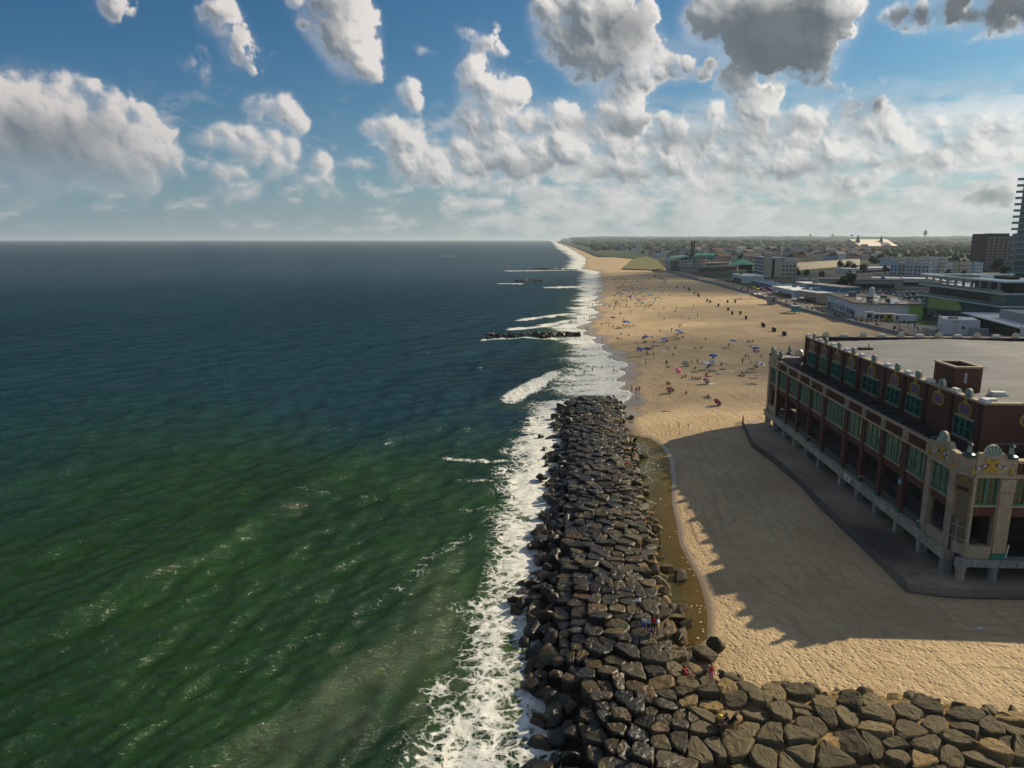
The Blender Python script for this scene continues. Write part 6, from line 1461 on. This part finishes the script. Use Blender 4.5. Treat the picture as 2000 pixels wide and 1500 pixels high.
def umbrella(px, py, c1, c2, label, tilt=(0.1, 0.1), s=1.0, group=None):
    # px, py: the canopy's middle; it stands about 2 m below
    p = G(px, py, 4.0); x, y = p.x, p.y; o = empty('beach_umbrella', (x, y, sandz(x, y)), prng.uniform(0, 3)); o.rotation_euler = (tilt[0], tilt[1], prng.uniform(0, 3)); o.scale = (s, s, s); tag(o, label, 'umbrella', group)
    c = link('canopy', UC, o); link('pole', UP, o)
    for i, q in enumerate((c1, c2)): c.material_slots[i].link = 'OBJECT'; c.material_slots[i].material = CLOTH[q]
    return o
UM = [(793, 582, 'blue', 'blue', 'upper of two blue beach umbrellas in the middle of the open sand'), (833, 610, 'blue', 'blue', 'lower right of two blue beach umbrellas in the middle of the open sand'), (655, 665, 'blue', 'blue', 'large blue beach umbrella shading dark chairs left of the pair'), (400, 752, 'blue', 'blue', 'bright blue beach umbrella near the wash'), (470, 755, 'navy', 'navy', 'dark navy beach umbrella next to the bright blue one near the wash'), (1392, 700, 'blue', 'blue', 'lone blue beach umbrella on the empty sand'), (1655, 778, 'blue', 'blue', 'blue beach umbrella closest to the far corner of the brick hall'), (1185, 842, 'blue', 'blue', 'blue umbrella behind the largest near umbrella'), (1185, 910, 'blue', 'pale blue', 'largest near blue and pale beach umbrella'), (1108, 922, 'pale blue', 'white', 'pale blue umbrella just left of the largest near one'), (885, 880, 'white', 'white', 'tilted white beach umbrella left of the large blue one', ), (775, 932, 'pink', 'pink', 'tilted pink beach umbrella left of the white one'), (1675, 938, 'white', 'purple', 'white and lilac beach umbrella beside the brick hall'), (460, 635, 'purple', 'blue', 'purple and blue beach umbrella near the wash'), (95, 425, 'purple', 'navy', 'purple beach umbrella beside the wet sand'), (710, 1150, 'red', 'white', 'red and white umbrella lowered on the near sand'), (1195, 1285, 'pink', 'purple', 'small pink umbrella lowest on the near sand'), (510, 305, 'red', 'red', 'red beach umbrella in the far middle'), (550, 285, 'teal', 'white', 'teal beach umbrella behind the red one in the far middle'), (465, 170, 'teal', 'teal', 'left of two far teal beach umbrellas'), (512, 195, 'teal', 'green', 'right of two far teal beach umbrellas'), (165, 162, 'red', 'red', 'small far red umbrella by the crowd'), (345, 310, 'purple', 'pink', 'pink and purple umbrella in the far middle'), (1080, 1062, 'pink', 'white', 'pink and white striped umbrella lying low on the near sand')]
for i, (a, b, c1, c2, lab) in enumerate(UM):
    low = b in (1150, 1285, 1062, 932, 880); px, py = zs(a, b); umbrella(px, py, c1, c2, lab, (1.0 if low else prng.uniform(-.2, .2), prng.uniform(-.25, .25)), .8 if low else 1.1)
fu = sorted([(541 + 52 * prng.random(), 1200 + abs(prng.gauss(0, 1)) * 46) for _ in range(34)], reverse=True)
for i, (py, px) in enumerate(fu):
    c = prng.choice([('blue', 'blue'), ('blue', 'blue'), ('navy', 'blue'), ('red', 'red'), ('green', 'teal'), ('pale blue', 'blue')]); umbrella(px, py, *c, f'tiny {c[0]} beach umbrella, {nth(i)} into the distant crowd from the jetty', group='far umbrellas in the crowd')
# blue shelter tent
p = G(1223, 637, 1.9); o = empty('beach_shelter', (p.x, p.y, sandz(p.x, p.y)), .3); tag(o, 'square blue canopy shelter on four legs near the wash', 'shelter')
mb = MB(); mb.prism([(-1.5, -1.5), (1.5, -1.5), (1.5, 1.5), (-1.5, 1.5)], 2.1, 2.9, top=[(-.1, -.1), (.1, -.1), (.1, .1), (-.1, .1)]); mb.build('canopy', CLOTH['blue'], o)
for x in (-1.4, 1.4):
    for y in (-1.4, 1.4): MB().tube((x, y, -.1), (x, y, 2.15), .03).build('leg', w_white, o)
# low beach chairs
mb = MB(); 
for s_ in (-1, 1): mb.tube((s_ * .27, -.3, 0), (s_ * .27, .38, .62), .018, m=1); mb.tube((s_ * .27, .3, 0), (s_ * .27, -.28, .26), .018, m=1); mb.tube((s_ * .28, -.3, .42), (s_ * .28, .2, .44), .02, m=1)
CH_F = mb; mb.add([(-.26, -.26, .24), (.26, -.26, .24), (.26, .1, .18), (-.26, .1, .18)], [(0, 1, 2, 3)], 0); mb.add([(-.26, .1, .18), (.26, .1, .18), (.26, .38, .72), (-.26, .38, .72)], [(0, 1, 2, 3)], 0); CHM = mb.mesh('beach_chair', [CLOTH['navy'], w_grey])
for i, (a, b) in enumerate([(630, 705), (660, 712), (690, 700), (400, 790), (785, 630), (805, 632), (420, 670), (1625, 825), (1660, 830), (1650, 990), (1150, 965), (1120, 990), (1190, 885), (870, 935), (1275, 960), (210, 525), (240, 535), (480, 330), (520, 325), (700, 775)]):
    px, py = zs(a, b); p = G(px, py, 1.9); o = link('beach_chair', CHM, None, (p.x, p.y, sandz(p.x, p.y)), prng.uniform(0, 6.28)); c = prng.choice(['navy', 'blue', 'green', 'black', 'teal', 'red']); o.material_slots[0].link = 'OBJECT'; o.material_slots[0].material = CLOTH[c]; tag(o, f'low {c} folding beach chair, {nth(i)} of the chairs on the sand', 'chair')
# surfboard and small things on the near sand
def board(px, py, c, lab, L=2.2):
    p = G(px, py, 1.9); mb = MB(); pr = [(.02, -L / 2), (.2, -L * .36), (.27, -L * .1), (.26, L * .15), (.14, L * .4), (.02, L / 2)]; V = []; 
    for w, y in pr: V += [(-w, y, .06), (w, y, .06), (0, y, .13)]
    mb.add(V, [f for k in range(5) for f in ((3 * k, 3 * k + 2, 3 * k + 5, 3 * k + 3), (3 * k + 2, 3 * k + 1, 3 * k + 4, 3 * k + 5), (3 * k, 3 * k + 3, 3 * k + 4, 3 * k + 1))]); o = mb.build('surfboard', CLOTH[c], None, True, (p.x, p.y, sandz(p.x, p.y)), 1.4); tag(o, lab, 'surfboard')
board(1301, 799, 'teal', 'pale teal surfboard lying alone on the near sand'); board(1471, 738, 'blue', 'blue board lying on the sand left of the brick hall', 2.6)
# ------------------------------------------------------------------ litter bins across the sand
mb = MB(); mb.lathe([(.36, 0), (.40, .5), (.40, .95), (.43, .97), (.43, 1.05)], 12); BINB = mb.mesh('bin_body', P('bin_blue', (.022, .030, .045), rough=.6)); mb = MB(); mb.lathe([(.44, 1.051), (.36, 1.2), (.12, 1.28)], 12); BINL = mb.mesh('lid', P('bin_lid', (.035, .05, .05), rough=.6))
BINS = [(1583, 669), (1587, 670), (1530, 655), (1533, 656), (1510, 647), (1513, 648), (1489, 637), (1492, 639), (1457, 623), (1446, 614), (1430, 614), (1422, 606), (1403, 598), (1387, 591), (1381, 589), (1365, 580), (1363, 577), (1356, 574), (1347, 568), (1345, 565), (1336, 563), (1322, 563), (1300, 549), (1294, 547), (1288, 544), (1280, 541), (1421, 591), (1436, 591)]
for i, (px, py) in enumerate(BINS):
    p = G(px, py, 2.2); o = empty('litter_bin', (p.x, p.y, sandz(p.x, p.y)), prng.uniform(0, 3)); o.scale = (1.25,) * 3; tag(o, f'dark litter bin with lid, {nth(i)} from the brick hall in the line across the sand', 'bin', 'litter bins across the sand'); link('body', BINB, o); link('lid', BINL, o)
# ------------------------------------------------------------------ boardwalk furniture
mb = MB(); mb.lathe([(.22, 0), (.20, .5), (.09, .8), (.06, 1.2), (.05, 5.2)], 8); LPM = mb.mesh('post', green_metal); mb = MB(); mb.tube((-.9, 0, 5.1), (.9, 0, 5.1), .04); mb.lathe([(.05, 5.1), (.05, 5.5)], 6); LAM = mb.mesh('arm', green_metal); mb = MB()
for x in (-.9, .9): mb.lathe([(.05, 4.55), (.20, 4.75), (.22, 4.95), (.10, 5.12)], 8, 0, None, (x, 0, 0))
LGM = mb.mesh('globe', glass_lamp)
for side, (off, word) in enumerate(((1.2, 'beach'), (11.8, 'town'))):
    for i in range(17):
        y = 232 + 24 * i + side * 9; o = empty('lamp_post', (float(walk_x(y)) + off, y, 3.45), .1); tag(o, f'dark green lamp post, {nth(i)} from the brick hall on the {word} side of the boardwalk', 'lamp post', f'lamp posts on the {word} side'); link('post', LPM, o); link('arm', LAM, o); link('globe', LGM, o)
mb = MB()
for k in range(4): mb.box(-.9, .9, -.25 + k * .14, -.15 + k * .14, .42, .46)
for k in range(3): mb.box(-.9, .9, .30 + k * .03, .33 + k * .03, .52 + k * .14, .62 + k * .14)
BSEAT = mb.mesh('slats', wood_grey); mb = MB()
for x in (-.75, .75): mb.box(x - .04, x + .04, -.25, .3, 0, .42); mb.box(x - .04, x + .04, .28, .36, .42, .95)
BLEG = mb.mesh('frame', dark_metal)
for i in range(15):
    y = 240 + 17 * i; o = empty('bench', (float(walk_x(y)) + 2.2, y, 3.45), 1.6); tag(o, f'slatted bench, {nth(i)} from the brick hall along the boardwalk', 'bench', 'benches along the boardwalk'); link('slats', BSEAT, o); link('frame', BLEG, o)
for i in range(10):
    y = 236 + 25 * i; o = empty('litter_bin', (float(walk_x(y)) + 1.9, y, 3.45)); tag(o, f'dark litter bin, {nth(i)} from the brick hall on the boardwalk edge', 'bin', 'litter bins on the boardwalk'); link('body', BINB, o); link('lid', BINL, o)
for i in range(46):
    y = 236 + 330 * prng.random() ** 1.1; x = float(walk_x(y)) + prng.uniform(2.5, 11.5); tp, bt = dress(); tp = tp or 'white'
    while f'stroller {i}' in USED: break
    person(prng.choice(['walk', 'walk', 'stand']), (x, y, 3.46), prng.choice([0.1, 3.2]) + prng.gauss(0, .3), tp, bt, '', group='strollers on the boardwalk', label=f'stroller in {tp} top and {bt} bottoms, {nth(i)} of the walkers on the boardwalk', h=1.03)
# teal kiosk, ramp shelter, cafe parasols
p = G(1554, 607, 3.4); o = empty('teal_kiosk', (p.x, p.y, 2.6), .1); o['kind'] = 'thing'; tag(o, 'small bright teal ticket booth at the beach edge of the boardwalk', 'booth'); bpart('wall', CLOTH['teal'], o, (-1.6, 1.6, -1.4, 1.4, .4, 3.0)); bpart('roof', r_white, o, (-1.9, 1.9, -1.7, 1.7, 3.0, 3.25)); bpart('hatch', w_blue, o, (-.8, .8, -1.46, -1.4, 1.4, 2.5)); bpart('stilt', w_grey, o, (-1.5, -1.3, -1.3, -1.1, -.6, .4), (1.3, 1.5, -1.3, -1.1, -.6, .4))
p = G(1545, 611, 2.4); o = empty('beach_ramp', (p.x, p.y, 2.2), .2); o['kind'] = 'thing'; tag(o, 'timber ramp down to the sand beside the teal booth', 'ramp'); mb = MB(); mb.add([(-6, -1.2, .1), (2, -1.2, 1.2), (2, 1.2, 1.2), (-6, 1.2, .1)], [(0, 1, 2, 3)]); mb.build('deck', wood_grey, o)
for x in (-3, -1, 1): bpart('post', wood_grey, o, (x, x + .15, -1.2, -1.05, -.6, 1.0))
p = G(1455, 583, 2.4); o = empty('shade_roof', (p.x, p.y, 2.2), .35); o['kind'] = 'thing'; tag(o, 'low lean-to shade roof with white sails on the sand by the boardwalk', 'shelter'); bpart('roof', w_grey, o, (-5, 3, -2, 2, 2.5, 2.7)); 
for x in (-4.8, 2.6): bpart('post', w_white, o, (x, x + .18, -1.9, -1.7, -.2, 2.5))
for k in range(3): mb = MB(); mb.add([(4 + 3 * k, -2.5, 2.9), (7.5 + 3 * k, -2, 2.5), (7 + 3 * k, .8, 3.2)], [(0, 1, 2)]); mb.build('sail', r_white, o)
p = G(1507, 590, 3.4); o = empty('ramp_hut', (p.x, p.y, 3.4), .1); o['kind'] = 'thing'; tag(o, 'grey hut on the boardwalk edge below the pink cafe parasols', 'hut'); bpart('wall', w_grey, o, (-1.8, 1.8, -2, 2, -1, 2.8)); bpart('roof', r_grey, o, (-2, 2, -2.2, 2.2, 2.8, 3.0)); bpart('door', w_black, o, (-.5, .5, -2.06, -2.0, 0, 2))
for k, (px, py, c1, c2, lab) in enumerate([(1487 + 5.5 * j, 564 + (j % 3) * 3.5, 'pink', 'purple', f'pink cafe parasol on the boardwalk, {nth(j)} of the pink cluster') for j in range(6)] + [(1472, 562, 'yellow', 'lime green', 'left of two yellow-green cafe parasols'), (1479, 565, 'yellow', 'yellow', 'right of two yellow cafe parasols'), (1463, 552, 'lime green', 'lime green', 'lime green parasol on the boardwalk'), (1550, 585, 'white', 'white', 'left white market parasol by the teal booth'), (1564, 583, 'white', 'white', 'right white market parasol before the pavilion end')] + [(1352 + 6 * j, 528 + j * 1.2, 'red', 'purple', f'dark red parasol before the far shop arcade, {nth(j)} from the sea') for j in range(6)]):
    p = G(px, py, 5.6); o = empty('cafe_parasol', (p.x, p.y, 3.45), k); o.scale = (1.35,) * 3; tag(o, lab, 'parasol'); c = link('canopy', UC, o); link('pole', UP, o)
    for i, q in enumerate((c1, c2)): c.material_slots[i].link = 'OBJECT'; c.material_slots[i].material = CLOTH[q]
# ------------------------------------------------------------------ cars
CARC = {n: mat('car_' + n.replace(' ', '_'), (lambda c: lambda t: t.out(t.bsdf(c, .25, .5, Coat_Weight=.6)))(c)) for n, c in {'white': (.62, .62, .62), 'silver': (.36, .37, .38), 'black': (.012, .012, .013), 'grey': (.11, .115, .12), 'dark blue': (.02, .035, .09), 'red': (.25, .02, .02), 'tan': (.26, .22, .16)}.items()}
car_glass = mat('car_glass', m_glass((.012, .016, .018))); tyre_m = P('tyre', (.012, .012, .012), rough=.9); lampw = P('lamp_white', (.6, .6, .58), rough=.2); lampr = P('lamp_red', (.35, .01, .01), rough=.2)
def car_meshes(L, H, van=0):
    W_ = .9; prof = [(-L / 2, .35), (-L / 2 + .05, .78), (-L / 2 + .95, .92), (L / 2 - .55, .95), (L / 2 - .03, .85), (L / 2, .38)]; mb = MB(); n = len(prof)
    V = [(x, -W_, z) for x, z in prof] + [(x, W_, z) for x, z in prof]; mb.add(V, [tuple(range(n))[::-1], tuple(range(n, 2 * n))] + [(i, (i + 1) % n, n + (i + 1) % n, n + i) for i in range(n)])
    a, b, c, d = -L / 2 + 1.0, -L / 2 + 1.75, L / 2 - (.35 if van else 1.15), L / 2 - (.15 if van else .5)
    mb.add([(b, -.66, H), (c, -.66, H), (c, .66, H), (b, .66, H), (b - .08, -.70, H - .06), (c + .06, -.70, H - .06), (c + .06, .70, H - .06), (b - .08, .70, H - .06)], [(0, 1, 2, 3), (4, 5, 1, 0), (6, 7, 3, 2), (5, 6, 2, 1), (7, 4, 0, 3)]); body = mb.mesh('body', CARC['white'])
    mb = MB(); mb.add([(a, -.82, .92), (d, -.82, .94), (d, .82, .94), (a, .82, .92), (b - .08, -.70, H - .06), (c + .06, -.70, H - .06), (c + .06, .70, H - .06), (b - .08, .70, H - .06)], [(0, 1, 5, 4), (2, 3, 7, 6), (1, 2, 6, 5), (3, 0, 4, 7)]); gl = mb.mesh('windows', car_glass)
    mb = MB(); mb.lathe([(.20, -.09), (.31, -.10), (.31, .10), (.20, .09)], 12, 0, Matrix.Rotation(math.pi / 2, 4, 'X')); wh = mb.mesh('wheel', tyre_m); mb = MB(); mb.box(-.03, .03, -.2, .2, -.07, .07); hl = mb.mesh('headlight', lampw); tl = mb.mesh('tail_light', lampr); return body, gl, wh, hl, tl, L
CARK = [car_meshes(4.5, 1.45), car_meshes(4.7, 1.75, 1), car_meshes(4.2, 1.42)]
CCOUNT = {}
def car(x, y, rz, row, z=3.27):
    b, g, w, hl, tl, L = prng.choice(CARK); cn = prng.choice(['white', 'white', 'silver', 'silver', 'black', 'grey', 'grey', 'dark blue', 'red', 'tan']); o = empty('parked_car', (x, y, z), rz); k = CCOUNT.get((cn, row), 0); CCOUNT[(cn, row)] = k + 1
    tag(o, f'{cn} parked car, {nth(k)} {cn} one from the sea, {row}', 'car', 'cars in the car park'); bd = link('body', b, o); bd.material_slots[0].link = 'OBJECT'; bd.material_slots[0].material = CARC[cn]; link('windows', g, o)
    for sx in (-1, 1):
        for sy in (-1, 1): link('wheel', w, o, (sx * (L / 2 - .85), sy * .82, .31))
    for sy in (-.6, .6): link('headlight', hl, o, (-L / 2 + .02, sy, .68)); link('tail_light', tl, o, (L / 2 - .02, sy, .72))
for (yr, n, x0, row) in ((362, 17, 180, 'front row'), (380, 19, 184, 'second row'), (386, 19, 184, 'third row'), (406, 20, 188, 'fourth row'), (412, 18, 188, 'fifth row'), (436, 16, 196, 'sixth row'), (452, 14, 200, 'back row')):
    for i in range(n):
        if prng.random() < .84: car(x0 + 3.1 * i + prng.uniform(-.2, .2), yr - .08 * 3.1 * i, math.pi / 2 + prng.choice([0, math.pi]) + prng.gauss(0, .04), row)
for i in range(7): car(179 + 2.6 * i * .4, 292 + 6.0 * i, .9 + prng.gauss(0, .05), 'lane beside black building', 3.28)
for i in range(9): car(232 + 4.5 * i, 585 + 12 * i, 1.1 + prng.gauss(0, .1), 'road by the motel', 3.26)
# tall car park lamps
for i, (px, py) in enumerate(((1686, 549), (1704, 556), (1722, 548), (1655, 598), (1757, 560))):
    p = G(px, py, 3.2); o = empty('car_park_light', (p.x, p.y, 3.2)); tag(o, f'tall thin car park light, {nth(i)} along the car park', 'lamp post', 'car park lights'); MB().tube((0, 0, 0), (0, 0, 11), .13, .07).build('post', w_grey, o); bpart('lamp_head', w_white, o, (-.6, .6, -.15, .15, 10.9, 11.1))
# little white wind scoop on the pavilion roof
p = Vector((170, 338, 9.7)); o = empty('roof_cowl', p); tag(o, 'white curved cowl standing behind the white pavilion roof', 'cowl'); mb = MB(); mb.lathe([(1.6, 0), (1.3, 1.5), (1.2, 3.2), (.9, 4.0), (.2, 4.4)], 10); mb.build('cowl', w_white, o)
# ------------------------------------------------------------------ boat and birds
p = G(908, 500, 0.2); o = empty('motor_boat', (p.x, p.y, .2), .3); tag(o, 'tiny white motor boat leaving a wake far out at sea', 'boat')
mb = MB(); mb.prism([(-4, -1.3), (3, -1.4), (5.5, 0), (3, 1.4), (-4, 1.3)], -.3, .8, top=[(-4.1, -1.6), (3.2, -1.7), (6.3, 0), (3.2, 1.7), (-4.1, 1.6)]); mb.build('hull', w_white, o); bpart('cabin', w_grey, o, (-1.5, 1.8, -1, 1, .8, 2.2))
wk = MB(); wk.add([(4.5, 0, .15), (-60, 22, .12), (-58, 17, .12), (0, 0, .16), (-58, -4, .12), (-60, 2, .12)], [(0, 1, 2, 3), (3, 4, 5)]); wm = wk.build('wake', mat('foam_white', m_flat((.55, .56, .55), (.75, .75, .74), .3)), o)
def gull(px, py, dist, lab, m, s=1.0, rz=0.5):
    d = ray(px, py).normalized() * dist; o = empty('gull', Vector((0, 0, CAM_H)) + d, rz); o.scale = (s,) * 3; tag(o, lab, 'bird'); mb = MB(); mb.lathe([(.02, -.28), (.07, -.1), (.075, .05), (.05, .18), (.012, .27)], 8, 0, Matrix.Rotation(math.pi / 2, 4, 'X')); mb.build('body', m, o, True)
    for sx in (-1, 1): mb = MB(); mb.add([(sx * .05, -.10, .02), (sx * .32, -.14, .14), (sx * .66, -.02, .06), (sx * .34, .05, .12), (sx * .05, .10, .02)], [(0, 1, 2, 3, 4)]); mb.build('wing', m, o)
gull(938, 719, 110, 'white gull gliding low over the dark waves', w_white, 1.0, .8); gull(909, 451, 130, 'small dark bird flying just above the sea horizon', w_grey, .7); gull(1664, 460, 150, 'small dark bird above the town skyline', w_black, 1.1); gull(1912, 1228, (G(1912, 1228, 2.2) - Vector((0, 0, CAM_H))).length, 'white gull standing on the shaded sand', w_white, .9, .2)
# ------------------------------------------------------------------ hazy air
hz_ = MB(); hz_.box(-33000, 33000, -4000, 33000, -8, 88); ho = hz_.build('haze', mat('haze_air', lambda t: None)); 
t = NT(MATS['haze_air'].node_tree); v = t.node('ShaderNodeVolumePrincipled'); v.inputs['Color'].default_value = (.74, .88, 1.0, 1); v.inputs['Density'].default_value = HAZE; v.inputs['Anisotropy'].default_value = .25; t.out(None, S(t.nt, v.outputs[0])); tag(ho, 'pale blue summer haze over the coast', 'haze', kind='stuff')

# ------------------------------------------------------------------ an unseen cumulus off to the right, placed so its shade lies on the middle beach and the town
def build_cloud():
    r = np.random.default_rng(5); vs = []; fs = []; k = 0; sh = Vector((math.tan(SUN_AZ) and 1, 0, 0)); H_ = 720.0; ox, oy = H_ / math.tan(SUN_EL) * math.sin(SUN_AZ), H_ / math.tan(SUN_EL) * math.cos(SUN_AZ)
    bm = bmesh.new(); bmesh.ops.create_icosphere(bm, subdivisions=3, radius=1); bm.verts.index_update(); V0 = np.array([v.co[:] for v in bm.verts]); F0 = np.array([[v.index for v in f.verts] for f in bm.faces]); bm.free()
    for i in range(46):
        y = r.uniform(215, 760); x = r.uniform(20, 420) + (y - 250) * .12
        R_ = r.uniform(38, 75); n = np.array([mnoise.fractal(Vector(v * 1.7) + Vector((i * 7.0, 0, 0)), 1.0, 2.0, 4) for v in V0]); v = V0 * (1 + .28 * n)[:, None] * np.array([R_, R_, R_ * .45]); vs.append(v + np.array([x + ox, y + oy, H_ + r.uniform(-10, 30)])); fs.append(F0 + k); k += len(v)
    def m_cloud(t):
        d = t.bsdf((.9, .9, .9), 1.0, 0.0); tr = t.node('ShaderNodeBsdfTransparent'); t.out(t.mixsh(.23, S(t.nt, tr.outputs[0]), d))
    me = np_mesh('cloud', np.concatenate(vs), np.concatenate(fs), mat('cloud_vapour', m_cloud), True); tag(link('cloud', me), 'thin white cumulus cloud out of view to the right, shading beach and town', 'cloud', kind='stuff')
build_cloud()
